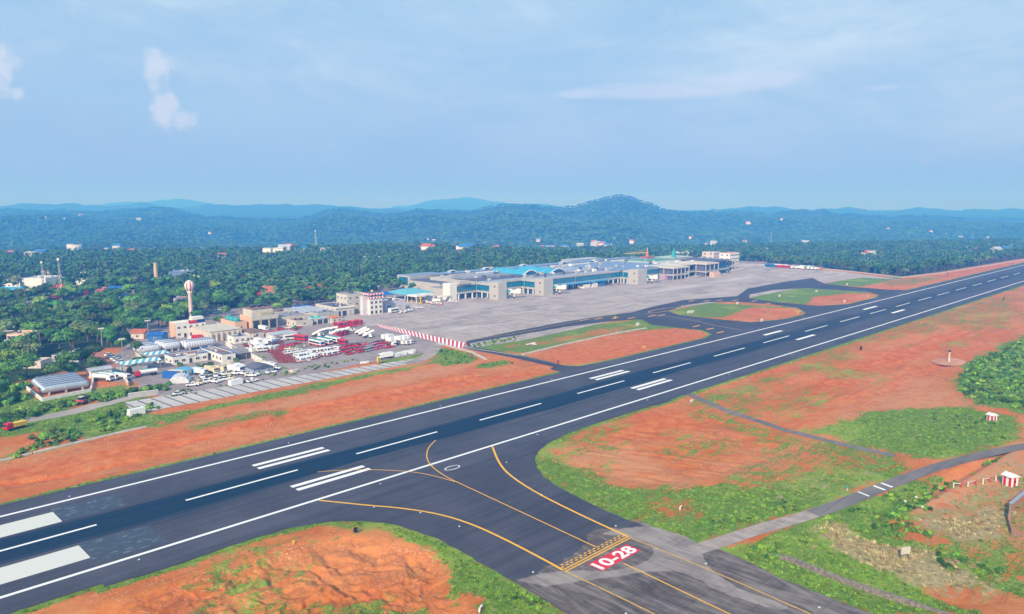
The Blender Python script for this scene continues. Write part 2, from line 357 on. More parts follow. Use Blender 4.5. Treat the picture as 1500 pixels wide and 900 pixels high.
# painted ground cover: (channel, value, softness in metres, outline in the photograph)
COVER = [
 ('g', .92, 3, [(-60, 690), (0, 676), (100, 652), (190, 631), (262, 614), (240, 609), (205, 606), (230, 590), (215, 577), (180, 562), (140, 572), (60, 585), (20, 570), (-60, 560)]),
 ('g', .25, 3, [(-60, 650), (0, 640), (60, 632), (140, 640), (80, 655), (0, 672), (-60, 680)]),
 ('g', .3, 2, [(95, 600), (115, 588), (170, 582), (150, 592), (110, 603)]),
 ('g', .8, 2, [(690, 503), (830, 479), (940, 468), (960, 476), (1000, 480), (930, 484), (850, 500), (770, 517), (690, 510)]),
 ('g', .45, 3, [(740, 508), (830, 492), (900, 478), (950, 474), (900, 488), (800, 506)]),
 ('g', .75, 2, [(979, 456), (1035, 443), (1168, 451), (1100, 451), (1060, 466), (1000, 462)]),
 ('g', .8, 2, [(1098, 432), (1180, 422), (1290, 430), (1240, 430), (1190, 436), (1185, 446), (1098, 440)]),
 ('g', .85, 3, [(1208, 417), (1240, 404), (1322, 407), (1300, 412), (1262, 420)]),
 ('g', .5, 3, [(1300, 420), (1290, 413), (1340, 407), (1400, 403), (1350, 415)]),
 ('g', .85, 2, [(640, 510), (683, 517), (703, 524), (690, 532), (650, 536), (632, 528)]),
 ('g', .8, 1.5, [(700, 533), (735, 528), (748, 532), (720, 539), (690, 540)]),
 ('g', .8, 1.5, [(555, 528), (600, 520), (622, 517), (626, 523), (600, 530), (560, 535)]),
 ('g', .85, 1.5, [(452, 483), (470, 480), (470, 490), (455, 492)]),
 ('g', .8, 1.2, [(230, 575), (420, 541), (560, 515), (560, 521), (420, 548), (330, 566), (250, 580)]),
 ('g', .75, 2, [(195, 612), (280, 600), (420, 570), (560, 544), (620, 533), (640, 530), (600, 541), (420, 580), (280, 608), (215, 620)]),
 ('g', .55, 2.5, [(270, 625), (330, 612), (420, 596), (430, 603), (330, 622), (280, 632)]),
 # right-hand foreground
 ('d', .45, 4, [(1110, 715), (1190, 690), (1270, 690), (1260, 712), (1170, 735), (1120, 730)]),
 ('g', .9, 1.5, [(1050, 808), (1120, 782), (1205, 750), (1290, 724), (1345, 705), (1350, 722), (1290, 760), (1200, 800), (1100, 825)]),
 ('g', .82, 2.5, [(783, 675), (800, 700), (850, 731), (915, 760), (1026, 798), (1090, 780), (1160, 757), (1270, 715), (1350, 688), (1310, 672), (1240, 664), (1190, 672), (1130, 690), (1080, 700), (1020, 712), (960, 722), (900, 712), (850, 690), (810, 672), (800, 655), (830, 636)]),
 ('g', .55, 3, [(1040, 700), (1190, 650), (1250, 640), (1320, 668), (1250, 690), (1100, 720)]),
 ('g', .5, 3, [(960, 735), (1010, 728), (1020, 770), (970, 765)]),
 ('g', .95, 3, [(1200, 632), (1260, 608), (1330, 600), (1420, 598), (1495, 612), (1495, 640), (1400, 668), (1320, 668), (1260, 650)]),
 ('g', .95, 2.5, [(1062, 808), (1150, 782), (1290, 730), (1390, 690), (1370, 712), (1345, 740), (1300, 760), (1350, 800), (1500, 850), (1500, 905), (1290, 905), (1180, 862), (1100, 826)]),
 ('g', .75, 3, [(1340, 760), (1420, 735), (1500, 720), (1500, 860), (1400, 815)]),
 ('g', .97, 4, [(1395, 560), (1420, 530), (1500, 492), (1560, 480), (1560, 620), (1500, 606), (1430, 592)]),
 ('g', .55, 5, [(1000, 585), (1060, 570), (1150, 545), (1230, 515), (1260, 520), (1150, 560), (1040, 600)]),
 ('g', .45, 8, [(1180, 500), (1300, 470), (1400, 445), (1500, 425), (1500, 470), (1430, 490), (1400, 480), (1300, 500), (1200, 530)]),
 ('g', .5, 3, [(1010, 590), (1060, 606), (1150, 636), (1230, 656), (1320, 676), (1310, 690), (1150, 660), (1010, 606)]),
 ('g', .42, 4, [(1100, 660), (1200, 640), (1180, 690), (1080, 700)]),
 ('g', .95, 2, [(836, 902), (810, 890), (760, 858), (720, 836), (680, 812), (660, 800), (600, 778), (560, 770), (500, 768), (540, 775), (590, 786), (640, 800), (660, 830), (640, 870), (700, 880), (690, 905)]),
 ('g', .85, 2, [(560, 905), (500, 890), (530, 880), (620, 885), (640, 905)]),
 ('d', .9, 2.5, [(1178, 775), (1215, 768), (1290, 790), (1380, 812), (1460, 850), (1440, 870), (1350, 850), (1250, 815)]),
 ('d', .8, 3, [(1335, 762), (1400, 745), (1480, 740), (1480, 790), (1400, 790)]),
 ('g', .1, 2, [(1360, 845), (1420, 850), (1500, 875), (1500, 905), (1380, 880)]),
 ('d', .5, 3, [(1345, 735), (1400, 705), (1500, 655), (1520, 700), (1500, 760), (1400, 790), (1330, 765)]),
 ('g', .5, 3, [(1345, 740), (1400, 715), (1480, 690), (1520, 700), (1500, 840), (1400, 800), (1330, 765)]),
 ('p', 1., 2, [(1330, 735), (1400, 700), (1500, 650), (1520, 800), (1400, 800), (1330, 765)]),
 ('g', .08, 2, [(1345, 725), (1400, 700), (1500, 652), (1500, 680), (1440, 705), (1400, 728), (1350, 742)]),
 ('g', .15, 1, [(1360, 760), (1460, 738), (1460, 750), (1360, 770)]),
 ('o', .7, 2, [(1090, 640), (1200, 600), (1330, 548), (1400, 520), (1400, 526), (1330, 556), (1210, 610), (1100, 650)]),
 ('o', .6, 2, [(880, 610), (1000, 600), (1060, 618), (1000, 640), (880, 650), (840, 645)]),
 ('o', .6, 3, [(1060, 560), (1200, 515), (1350, 470), (1500, 425), (1500, 440), (1350, 485), (1200, 530), (1080, 575)]),
 ('o', 1., 2, [(1148, 575), (1250, 535), (1330, 505), (1400, 482), (1440, 478), (1430, 488), (1340, 520), (1260, 555), (1170, 590)]),
 ('o', .6, 3, [(1180, 600), (1300, 560), (1430, 500), (1460, 510), (1340, 560), (1250, 600)]),
 ('o', .8, 2, [(0, 690), (160, 655), (400, 600), (600, 565), (800, 540), (790, 550), (600, 580), (420, 612), (250, 650), (100, 685), (0, 708)]),
 ('o', .7, 3, [(780, 520), (930, 490), (1040, 485), (1030, 495), (900, 525), (840, 535)]),
 ('p', .85, 2.5, [(280, 622), (400, 592), (560, 556), (640, 535), (700, 530), (680, 545), (560, 566), (420, 600), (300, 630)]),
 ('p', .7, 3, [(820, 660), (900, 640), (1000, 700), (1100, 660), (1200, 640), (1180, 670), (1000, 720), (870, 700)]),
 ('p', .7, 4, [(1200, 610), (1330, 545), (1440, 590), (1400, 610), (1290, 625)]),
]
def cover(x, y, sd, D):
    g = .02 + (.06 + .36 * (y < 152)) * sstep(fbm(x / 22., y / 14., 3, 101), .42, .72) * sstep(y, 95, 110); d = np.zeros(x.shape); o = np.zeros(x.shape); p = np.zeros(x.shape)
    wob = (fbm(x / 9., y / 9., 3, 61) - .5) * 9
    for ch, val, soft, poly in COVER:
        s = sdist(x, y, [at(*q) for q in poly], 40.) + wob * min(1, soft / 2.5)
        w = sstep(s, -soft * 1.9, soft * 1.7)
        if ch == 'g': g = g * (1 - w) + val * w
        elif ch == 'd': d = np.maximum(d, w * val)
        elif ch == 'o': o = np.maximum(o, w * val)
        else: p = np.maximum(p, w * val)
    # a green fringe grows along the edge of every paved sheet
    e = np.minimum(np.abs(sdist(x, y, RWY, 40.)), np.minimum(np.abs(sdist(x, y, TAXI, 40.)), np.abs(sdist(x, y, PATCH1, 40.))))
    g = np.maximum(g, .72 * sstep(-e, -3.6, -1.))
    e2 = np.minimum(np.abs(sdist(x, y, PATCH2, 30.)), np.abs(sdist(x, y, PATCH3, 30.))); g = np.maximum(g, .6 * sstep(-e2, -4, -1))
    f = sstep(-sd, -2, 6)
    return np.clip(g, 0, 1), d, o, p, f
ANG = np.concatenate([np.linspace(-math.pi, -.66, 40, endpoint=False), np.linspace(-.66, .66, 640), np.linspace(.68, math.pi, 40, endpoint=False)])
rr = [0.5, 20, 40, 60, 75, 88]
ydn = 905.
while ydn > 345:
    rr.append(H / math.tan(PITCH + math.atan((ydn - 450) / F))); ydn -= 1.35
while rr[-1] < 12000: rr.append(rr[-1] + (28 if rr[-1] < 5000 else 90))
RR = np.array(rr)
# rings are spaced in forward distance; cap the stretch to the sides
A2, R2 = np.meshgrid(ANG, RR)
ca = np.cos(np.clip(A2, -.66, .66)); rad = R2 / ca
gx = rad * np.cos(YAW - A2); gy = rad * np.sin(YAW - A2)
X = gx.ravel(); Y = gy.ravel()
Z, U, DD, SD = terrain_z(X, Y)
cg, cdry, co, cp, cf = cover(X, Y, SD, DD)
# relief: washed gullies in the bare bank at the bottom, soft lumps in the grass, banks at the right
GUL = [at(*p) for p in [(100, 900), (250, 850), (400, 800), (500, 778), (600, 792), (655, 815), (670, 850), (700, 905), (500, 1000), (0, 1000)]]
SCP = strip(dense([at(*p) for p in [(-40, 716), (0, 707), (100, 690), (200, 668), (250, 651), (300, 640), (400, 611), (420, 603), (520, 584), (600, 568), (700, 549)]], 3), 1.6)
scp = sdist(X + (fbm(X / 9., Y / 9., 3, 8) - .5) * 3, Y + (fbm(X / 9., Y / 9., 3, 88) - .5) * 3, SCP, 20.); Z -= 1.0 * sstep(scp, -1.0, .4); co = np.maximum(co, sstep(scp, -1.5, .5)); Z -= .45 * sstep(Y, 232, 224) * sstep(Y, 214, 220) * sstep(X, 260, 240)
gs = sstep(sdist(X, Y, GUL, 40.), 0, 5)
wx = X + (fbm(X / 6., Y / 6., 3, 5) - .5) * 7; wy = Y + (fbm(X / 6., Y / 6., 3, 9) - .5) * 7
Z -= gs * (1.5 * (fbm(wx / 7., wy / 13., 4, 31, True) ** 2) + .3 + .5 * fbm(wx / 2.2, wy / 2.2, 3, 33, True)) * 1.1 + gs * .45 * (fbm(wx / 1.3, wy / 1.3, 3, 35, True) - .5) - gs * .35 * sstep(1 - np.abs(2 * fbm(wx / 9., wy / 17., 3, 37) - 1), .93, .995)
RED2 = [at(*p) for p in [(805, 680), (840, 645), (960, 615), (1010, 600), (1150, 640), (1200, 660), (1060, 700), (960, 715), (870, 700)]]
g2 = sstep(sdist(X, Y, RED2, 40.), 0, 5)
Z -= g2 * (.75 * fbm((X + .4 * Y) / 3.2, (Y - .4 * X) / 16., 3, 41, True) ** 2 + .15)
BRN = [at(*p) for p in [(1120, 570), (1300, 500), (1440, 470), (1500, 480), (1400, 540), (1300, 600), (1180, 600)]]
g3 = sstep(sdist(X, Y, BRN, 40.), 0, 6); Z -= g3 * (.9 * fbm(X / 26., Y / 5., 3, 43, True) ** 2)
BNK = [at(*p) for p in [(0, 720), (0, 690), (250, 640), (500, 590), (700, 545), (790, 545), (600, 590), (400, 640)]]
g4 = sstep(sdist(X, Y, BNK, 40.), 0, 5); Z -= g4 * (.8 * fbm(X / 30., Y / 3.5, 3, 47, True) ** 2)
GRS = [at(*p) for p in [(1090, 815), (1300, 740), (1400, 700), (1500, 670), (1560, 905), (1300, 905), (1200, 860)]]
g5 = sstep(sdist(X, Y, GRS, 40.), 1, 7); Z -= g5 * (1.0 * fbm(X / 14., Y / 14., 3, 51) + .25)
DIT = [at(*p) for p in [(1250, 745), (1340, 715), (1470, 655), (1500, 650), (1400, 712), (1345, 742), (1290, 760)]]
Z -= sstep(sdist(X, Y, DIT, 20.), -.5, 2.5) * 1.3
Z += g5 * 0
me = bpy.data.meshes.new('ground'); nv = len(X); na = len(ANG); nr = len(RR)
ii = np.arange(nr - 1)[:, None] * na + np.arange(na)[None, :]
jj = np.roll(ii, -1, axis=1)
q = np.stack([ii, ii + na, jj + na, jj], -1).reshape(-1, 4)
me.vertices.add(nv); me.vertices.foreach_set('co', np.stack([X, Y, Z], 1).astype(np.float32).ravel())
me.loops.add(q.size); me.loops.foreach_set('vertex_index', q.ravel().astype(np.int32))
me.polygons.add(len(q)); me.polygons.foreach_set('loop_start', np.arange(0, q.size, 4, dtype=np.int32)); me.polygons.foreach_set('use_smooth', np.ones(len(q), bool))
me.update(calc_edges=True); me.validate()
a1 = me.attributes.new('cover', 'FLOAT_COLOR', 'POINT'); a1.data.foreach_set('color', np.stack([cg, cdry, co, cp], 1).astype(np.float32).ravel())
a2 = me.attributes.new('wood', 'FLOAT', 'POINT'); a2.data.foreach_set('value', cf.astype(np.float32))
g = G('ground_cover_material', .95); pos = g.pos
at1 = g.attr('cover'); sp = g.n.new('ShaderNodeSeparateColor'); g.l(at1.outputs['Color'], sp.inputs[0])
big = g.noise(pos, .035, 4, .6); med = g.noise(pos, .28, 6, .68, .4); fine = g.noise(pos, 1.6, 6, .72)
streak = g.noise(g.map(pos, (.045, .62, 1), -.10), 1.0, 6, .66, .6)
e1 = g.mix(g.rng(med, .32, .70), (.47, .118, .018), (.58, .20, .045))
e1 = g.mix(g.rng(streak, .42, .66), e1, (.52, .145, .042))
e1 = g.mix(g.math('MULTIPLY', g.rng(big, .42, .62), .7), e1, (.58, .235, .085))
e1 = g.mix(g.math('MULTIPLY', g.rng(g.noise(pos, .11, 6, .7, 1.5), .52, .66), .6), e1, (.36, .125, .05))
e1 = g.mix(g.rng(fine, .56, .72), e1, (.64, .31, .12))
ln = g.math('ABSOLUTE', g.math('SUBTRACT', g.noise(g.map(pos, (.035, .30, 1), -.12), 1., 4, .6, .8), .5))
ln2 = g.math('ABSOLUTE', g.math('SUBTRACT', g.noise(g.map(pos, (.40, .07, 1), .35), 1., 4, .6, .8), .5))
lnm = g.math('MULTIPLY', g.math('MAXIMUM', g.rng(ln, 0, .030, 1, 0), g.rng(ln2, 0, .026, .8, 0)), g.rng(g.noise(pos, .05, 3, .6), .40, .58))
e1 = g.mix(g.math('MULTIPLY', lnm, .75), e1, (.26, .10, .045))
l3 = g.math('ABSOLUTE', g.math('SUBTRACT', g.noise(g.map(pos, (1, .45, 1), .6), .17, 5, .62, 1.6), .5))
m3 = g.rng(g.noise(pos, .045, 3, .6), .42, .56)
e1 = g.mix(g.math('MULTIPLY', g.math('MULTIPLY', g.rng(l3, .012, .05, 1, 0), m3), .5), e1, (.40, .085, .022))
e1 = g.mix(g.math('MULTIPLY', g.math('MULTIPLY', g.rng(l3, 0, .014, 1, 0), m3), .75), e1, (.74, .42, .23))
e1 = g.mix(g.math('MULTIPLY', g.rng(g.noise(pos, .7, 6, .75, 1.2), .58, .66), .55), e1, (.28, .085, .042))
e1 = g.mix(g.math('MULTIPLY', at1.outputs['Alpha'], g.rng(med, .25, .6)), e1, (.52, .25, .125))
e1 = g.mix(g.math('MULTIPLY', sp.outputs[2], g.rng(streak, .3, .55)), e1, g.mix(g.rng(med, .35, .65), (.46, .09, .016), (.62, .19, .060)))
gr = g.mix(g.rng(med, .30, .72), (.105, .215, .022), (.24, .35, .05))
gr = g.mix(g.rng(g.noise(pos, 3.2, 5, .75), .40, .62), gr, (.06, .125, .018))
gr = g.mix(g.math('MULTIPLY', g.rng(big, .5, .66), .6), gr, (.28, .36, .06))
gr = g.mix(g.rng(g.noise(pos, .5, 6, .7), .54, .68), gr, (.34, .29, .11))
dr = g.mix(g.rng(g.noise(pos, .9, 6, .75), .38, .62), (.42, .33, .18), (.22, .20, .08))
thr = g.math('ADD', g.math('MULTIPLY', g.math('SUBTRACT', med, .5), 1.5), g.math('MULTIPLY', g.math('SUBTRACT', fine, .5), 1.3))
thr = g.math('ADD', thr, g.math('MULTIPLY', g.math('SUBTRACT', streak, .5), .9))
thr = g.math('ADD', thr, g.math('MULTIPLY', lnm, .22))
gf = g.rng(g.math('ADD', sp.outputs[0], thr), .36, .62)
col = g.mix(gf, e1, gr)
col = g.mix(g.rng(g.math('ADD', sp.outputs[1], thr), .42, .7), col, dr)
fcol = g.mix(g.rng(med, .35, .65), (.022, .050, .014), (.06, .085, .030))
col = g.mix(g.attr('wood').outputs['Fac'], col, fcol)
col = g.done(col)
g.b.inputs['Specular IOR Level'].default_value = .08
g.bump(g.math('ADD', g.math('MULTIPLY', med, .8), g.math('MULTIPLY', fine, .35)), .55, .55)
me.materials.append(g.m)
ground = bpy.data.objects.new('ground', me); COL.objects.link(ground); ground['kind'] = 'structure'
print('ground verts', nv)

# ================================================================== SETTING: paved surfaces
def asphalt(name, c0_, c1_, streakdir=0, stain=False, rubber=False, joints=None, old=False, tint=(1, 1, 1)):
    g = G(name, .85); p = g.pos
    a = g.noise(p, .05, 4, .6); b = g.noise(p, .9, 6, .7); s = g.noise(g.map(p, (.02, .5, 1), streakdir), 1., 5, .65, .3)
    c = g.mix(g.rng(a, .3, .7), c0_, c1_); c = g.mix(g.math('MULTIPLY', g.rng(s, .42, .68), .5), c, tuple(q * .62 for q in c0_))
    c = g.mix(g.math('MULTIPLY', g.rng(b, .5, .75), .45), c, tuple(min(1, q * 1.35) for q in c1_))
    if rubber:
        xyz = g.sep(p); wob = g.math('MULTIPLY', g.math('SUBTRACT', g.noise(g.map(p, (.012, .25, 1)), 1., 4, .6), .5), 9.)
        dy = g.math('ABSOLUTE', g.math('ADD', g.math('SUBTRACT', xyz[1], 182.8), wob))
        xf = g.rng(xyz[0], 260, 560, 1, .42)
        band = g.math('MULTIPLY', g.rng(dy, 4.6, 8.2, 1, 0), xf)
        sy = g.math('ADD', .8, g.math('MULTIPLY', g.rng(g.noise(g.map(p, (.006, 1.6, 1)), 1., 4, .6), .35, .65), .2))
        c = g.mix(g.math('MULTIPLY', band, sy), c, (.001, .027, .060))
        dz = g.math('MULTIPLY', g.rng(dy, 7, 18, 1, 0), g.rng(g.noise(g.map(p, (.012, 2.2, 1)), 1., 5, .7), .50, .60))
        c = g.mix(g.math('MULTIPLY', dz, .6), c, (.02, .026, .04))
    if old:
        v = g.n.new('ShaderNodeTexVoronoi'); v.feature = 'DISTANCE_TO_EDGE'; v.inputs['Scale'].default_value = .09; g.l(g.map(p, (1, 1, 1)), v.inputs[0])
        c = g.mix(g.math('MULTIPLY', g.rng(g.noise(g.map(p, (.3, .06, 1), .15), 1., 6, .72, 1.2), .42, .66), .75), c, old)
    if stain:
        c = g.mix(g.math('MULTIPLY', g.rng(g.noise(g.map(p, (.018, .06, 1), .1), 1., 5, .65, 1.0), .50, .64), .6), c, (.20, .17, .165)); c = g.mix(g.math('MULTIPLY', g.rng(g.noise(g.map(p, (.008, .03, 1), -.2), 1., 4, .6, .6), .50, .68), .6), c, (.56, .50, .48))
    if joints:
        xyz = g.sep(p)
        for ax, st, off in joints:
            f = g.math('ABSOLUTE', g.math('SUBTRACT', g.math('FRACT', g.math('DIVIDE', g.math('ADD', xyz[ax], off), st)), .5))
            c = g.mix(g.math('MULTIPLY', g.rng(f, .5 - .12 / st, .5 - .05 / st), .4), c, tuple(q * .5 for q in c0_))
    g.bump(b, .25, .03)
    g.b.inputs['Specular IOR Level'].default_value = .15
    return g.done(c)
M_RWY = asphalt('runway_asphalt', (.060, .064, .086), (.088, .091, .118), rubber=True)
M_SHO = asphalt('taxiway_asphalt', (.052, .055, .076), (.078, .080, .104), streakdir=.9)
M_OLD = asphalt('weathered_pavement', (.085, .068, .066), (.145, .122, .115), streakdir=1.3, old=(.27, .235, .22), joints=[(0, 9, 2), (1, 9, 3)])
M_APR = asphalt('apron_concrete', (.40, .34, .315), (.49, .425, .395), streakdir=.5, stain=True, joints=[(0, 14, 0), (1, 14, 0)], old=(.25, .215, .215))
M_PRK = asphalt('vehicle_park_paving', (.25, .20, .20), (.34, .285, .285), old=(.34, .30, .28))
M_BAY = asphalt('pale_concrete', (.44, .42, .41), (.54, .51, .49))
M_RD = asphalt('perimeter_asphalt', (.15, .135, .135), (.21, .19, .185))
M_RDC = asphalt('old_concrete', (.26, .215, .195), (.36, .305, .28), old=(.44, .38, .34))
M_DIRT = asphalt('dusty_road', (.34, .30, .27), (.44, .39, .35))
def sheet(name, loops, z, m, kind='structure'):
    return tag(MB().poly(loops, z).build(name, m), kind=kind)
sheet('road', [jit(strip(dense(smoothp(DIRT)), [9] * 9999 if False else 7), 4, .35, 3)], .000, M_DIRT)
sheet('vehicle_park_ground', [jit(PARK, 4, .4, 5)], .004, M_PRK)
sheet('apron', [jit(APRON, 8, .15, 6)], .008, M_APR)
sheet('parking_bays_ground', [jit(BAYS, 3, .15, 8)], .012, M_BAY)
sheet('road', [strip(dense(smoothp(LOOP)), 6.5)], .014, M_RDC)
sheet('road', [strip(dense(smoothp(JUNC)), 6.)], .0105, M_PRK)
sheet('path', [jit(strip(dense(PATHL), 3.2), 2.5, .25, 10)], .006, M_RD)
sheet('path', [jit(strip(dense(SERV), 4.6), 2.5, .15, 11)], .010, M_RD)
sheet('taxiway', [FIELD, jit(PATCH1, 3, .3, 12)[::-1], jit(PATCH2, 3, .3, 13)[::-1], jit(PATCH3, 3, .3, 14)[::-1]], .020, M_SHO)
sheet('taxiway', [jit(TAXI, 2, .22, 15)], .024, M_SHO)
WAVE = [(96, 20), (134.5, 20)] + P((1292, 905), (1200, 870), (1140, 846), (1095, 823), (1060, 807), (1026, 797), (1000, 789), (960, 774)) + [(139, 99), (137, 95.2), (134, 96.8), (131, 99.2), (127.5, 101.5), (124, 100.8), (121.5, 98.5), (117.5, 97.6), (114.5, 96.6), (112.5, 97.2), (110.5, 96.2), (107, 97.6), (103.5, 96.4), (98.7, 98)] + P((760, 857), (800, 881), (835, 902))
sheet('taxiway', [jit(WAVE, .9, .18, 16)], .028, M_OLD)
M_SWP = asphalt('swept_concrete', (.20, .17, .16), (.29, .25, .235), streakdir=1.1, old=(.36, .32, .30))
sheet('taxiway_swept_ground', [jit(smoothp([(98.8, 97.5), (104, 96), (109, 93.2), (114, 87.3), (121, 84), (128, 84.8), (131, 90), (130, 95), (126, 99), (131, 98.3), (138, 94), (139.5, 86), (137.5, 80), (133, 77), (128.5, 72), (126, 64), (127.5, 55), (124.5, 56), (122.5, 66), (125, 76), (121, 81), (114, 84.5), (108, 88), (101, 92)], 2), .8, .25, 91)], .030, M_SWP)
sheet('road', [jit(strip(dense([p for p in PERIM if 134 < p[0] < 178], 3), PERIM_W), 3, .12, 17)], .032, M_RDC)
sheet('road', [jit(strip(dense([p for p in PERIM if p[0] > 166], 3), PERIM_W - .1), 3, .1, 18)], .036, M_RD)
sheet('runway', [jit(RWY, 20, .12, 19)], .040, M_RWY)

# ================================================================== painted markings (lines of paint on the pavement)
g = G('white_road_paint', .7); M_WH = g.done(g.mix(g.rng(g.noise(g.map(g.pos, (.3, 1.5, 1)), 1.2, 6, .75), .58, .78), (.78, .79, .80), (.42, .43, .46)))
g = G('yellow_road_paint', .7); M_YE = g.done(g.mix(g.rng(g.noise(g.pos, 1.4, 6, .75), .52, .8), (.80, .42, .03), (.42, .27, .08)))
g = G('faded_yellow_paint', .8); M_YF = g.done(g.mix(g.rng(g.noise(g.pos, .9, 6, .75), .42, .72), (.62, .37, .08), (.25, .18, .10)))
g = G('red_road_paint', .8); M_RE = g.done(g.mix(g.rng(g.noise(g.pos, 1.1, 6, .75), .45, .8), (.66, .03, .045), (.34, .07, .07)))
g = G('worn_paint', .8); M_WN = g.done(g.mix(g.rng(g.noise(g.map(g.pos, (.5, 1.3, 1), .5), .7, 8, .75), .52, .78), (.05, .07, .10), (.42, .47, .53)))
g = G('aiming_block_paint', .75); M_AB = g.done(g.mix(g.rng(g.noise(g.map(g.pos, (.1, 1.2, 1)), 1.0, 6, .7), .55, .75), (.60, .61, .57), (.44, .46, .45)))
def rects(name, lst, z, m):
    b = MB()
    for x0, x1, y0, y1 in lst: b.poly([[(x0, y0), (x1, y0), (x1, y1), (x0, y1)]], z)
    return tag(b.build(name, m), kind='structure')
rects('runway_edge_marking', [(-300, 1900, 160.4, 161.35), (-300, 1900, 203.75, 204.7)], .044, M_WH)
cl = [(x, x + 30, 183.1, 183.75) for x in [-29.5 + 50 * k for k in range(0)]]
cl = [(-31, -1), (19, 49.3), (69.5, 100), (119, 149.5), (168, 198.5), (219, 249), (269.5, 299.5), (320, 350), (370, 400), (420, 450.5), (469.5, 500.5), (518.5, 547.5), (567, 596.5), (615, 645), (661, 691), (710, 740), (760, 790), (809, 839), (858, 888), (908, 938), (958, 988), (1008, 1038), (1060, 1090), (1110, 1140)]
rects('runway_centreline_marking', [(a, b, 183.0, 183.8) for a, b in cl], .044, M_WH)
rects('runway_aiming_marking', [(-18, 43.2, 166.6, 174.6), (-18, 44.3, 190.9, 198.6)], .044, M_AB)
rects('runway_faded_marking', [(43.3, 57.5, 163.5, 174.8), (44.5, 58.5, 191, 200.5)], .043, M_WN)
rects('runway_zone_marking', [(92.4, 114.6, 172.3, 173.9), (92.4, 114.6, 169.4, 171.0), (92.8, 115.2, 194.4, 196), (92.8, 115.2, 191.3, 192.9),
      (240.5, 264, 172.6, 174.4), (240.2, 264, 169.7, 171.4), (242, 264.6, 194.9, 196.6), (242, 264.8, 191.9, 193.6),
      (391, 413, 174, 176), (392, 413, 193, 195.2), (532, 555.5, 173, 175.2), (535.5, 560, 192.8, 195)], .044, M_WH)
def line(name, pts, w, z, m, sm=2): return sheet(name, [strip(smoothp(pts, sm), w)], z, m)
line('taxiway_edge_marking', [(92.8, 160.2), (99.5, 149), (104, 142.5), (108.5, 133), (110.2, 123), (109.9, 111), (108.8, 98), (108.3, 94)], .6, .048, M_YE)
line('taxiway_edge_marking', [(151.8, 160.2), (143.5, 149), (138.5, 140), (134.3, 126), (131.8, 110), (130.4, 98), (130, 93.8)], .6, .048, M_YE)
line('taxiway_edge_marking', [(108.3, 93.2), (107.9, 80), (107, 60), (106, 30)], .36, .048, M_YF)
line('taxiway_edge_marking', [(130, 92.8), (129, 70), (127.2, 52), (126, 30)], .36, .048, M_YF)
line('taxiway_centreline_marking', [(121, 95.6), (123, 120), (124.6, 141), (125.5, 152), (129, 163), (136, 172), (143.6, 177)], .3, .049, M_YE)
line('taxiway_centreline_marking', [(124.8, 146), (123, 157), (117.5, 166), (109, 174.5), (103, 178)], .3, .0485, M_YE)
line('taxiway_centreline_marking', [(119.2, 87.0), (118.2, 75), (117, 62), (115, 30)], .32, .048, M_YE)
hb = [(108.3, 130.2, 93.0, 93.35), (108.3, 130.2, 93.75, 94.1)]
for k in range(15): hb += [(108.8 + k * 1.45, 109.55 + k * 1.45, 94.6, 94.95)]; hb += [(109.5 + k * 1.45, 110.25 + k * 1.45, 95.3, 95.65)]
rects('holding_position_marking', hb, .049, M_YE)
# number panel on the taxiway
HX0, HX1, HY0, HY1 = 113.6, 126.6, 88.0, 91.9
rects('holding_number_marking', [(HX0, HX1, HY0, HY1)], .048, M_RE)
fc = bpy.data.curves.new('lettering', 'FONT'); fc.body = '10-28'; fc.offset = .03
fo = bpy.data.objects.new('lettering', fc); COL.objects.link(fo)
bpy.context.view_layer.update()
tm = bpy.data.meshes.new_from_object(fo.evaluated_get(bpy.context.evaluated_depsgraph_get())); bpy.data.objects.remove(fo)
tv = np.array([v.co[:] for v in tm.vertices]); lo = tv.min(0); hi = tv.max(0)
for v in tm.vertices:
    v.co = (HX0 + .35 + (v.co.x - lo[0]) / (hi[0] - lo[0]) * (HX1 - HX0 - .7), HY0 + .35 + (v.co.y - lo[1]) / (hi[1] - lo[1]) * (HY1 - HY0 - .7), .052)
tm.materials.clear(); tm.materials.append(M_WH)
lo_ = bpy.data.objects.new('holding_number_lettering_marking', tm); COL.objects.link(lo_); lo_['kind'] = 'structure'
# oval aerodrome marking and bolts of paint beside the runway
def ring(name, cx, cy, rx, ry, w, z, m, half=False):
    n = 20; pts = [(cx + rx * math.cos(6.2832 * i / n), cy + ry * math.sin(6.2832 * i / n)) for i in range(n)]
    inn = [(cx + (rx - w) * math.cos(6.2832 * i / n), cy + (ry - w) * math.sin(6.2832 * i / n)) for i in range(n)]
    return sheet(name, [pts, inn[::-1]], z, m)
ring('runway_ring_marking', 131.2, 154.6, 2.6, 1.4, .3, .049, M_WH)
# road crossing bars on the perimeter road
b = MB()
for t0, ws in ((.0, .9), (1.5, .9), (3.0, .7)):
    a = at(1300 - t0 * 7, 712 + t0 * 2.4)
for (c, w) in ((at(1299, 711), .45), (at(1288, 715), .45), (at(1265, 724), .3)):
    d = (.94, -.33); n_ = (.33, .94); L = 1.7
    b.poly([[(c[0] - n_[0] * L - d[0] * w, c[1] - n_[1] * L - d[1] * w), (c[0] + n_[0] * L - d[0] * w, c[1] + n_[1] * L - d[1] * w), (c[0] + n_[0] * L + d[0] * w, c[1] + n_[1] * L + d[1] * w), (c[0] - n_[0] * L + d[0] * w, c[1] - n_[1] * L + d[1] * w)]], .042)
tag(b.build('road_crossing_marking', M_WH), kind='structure')
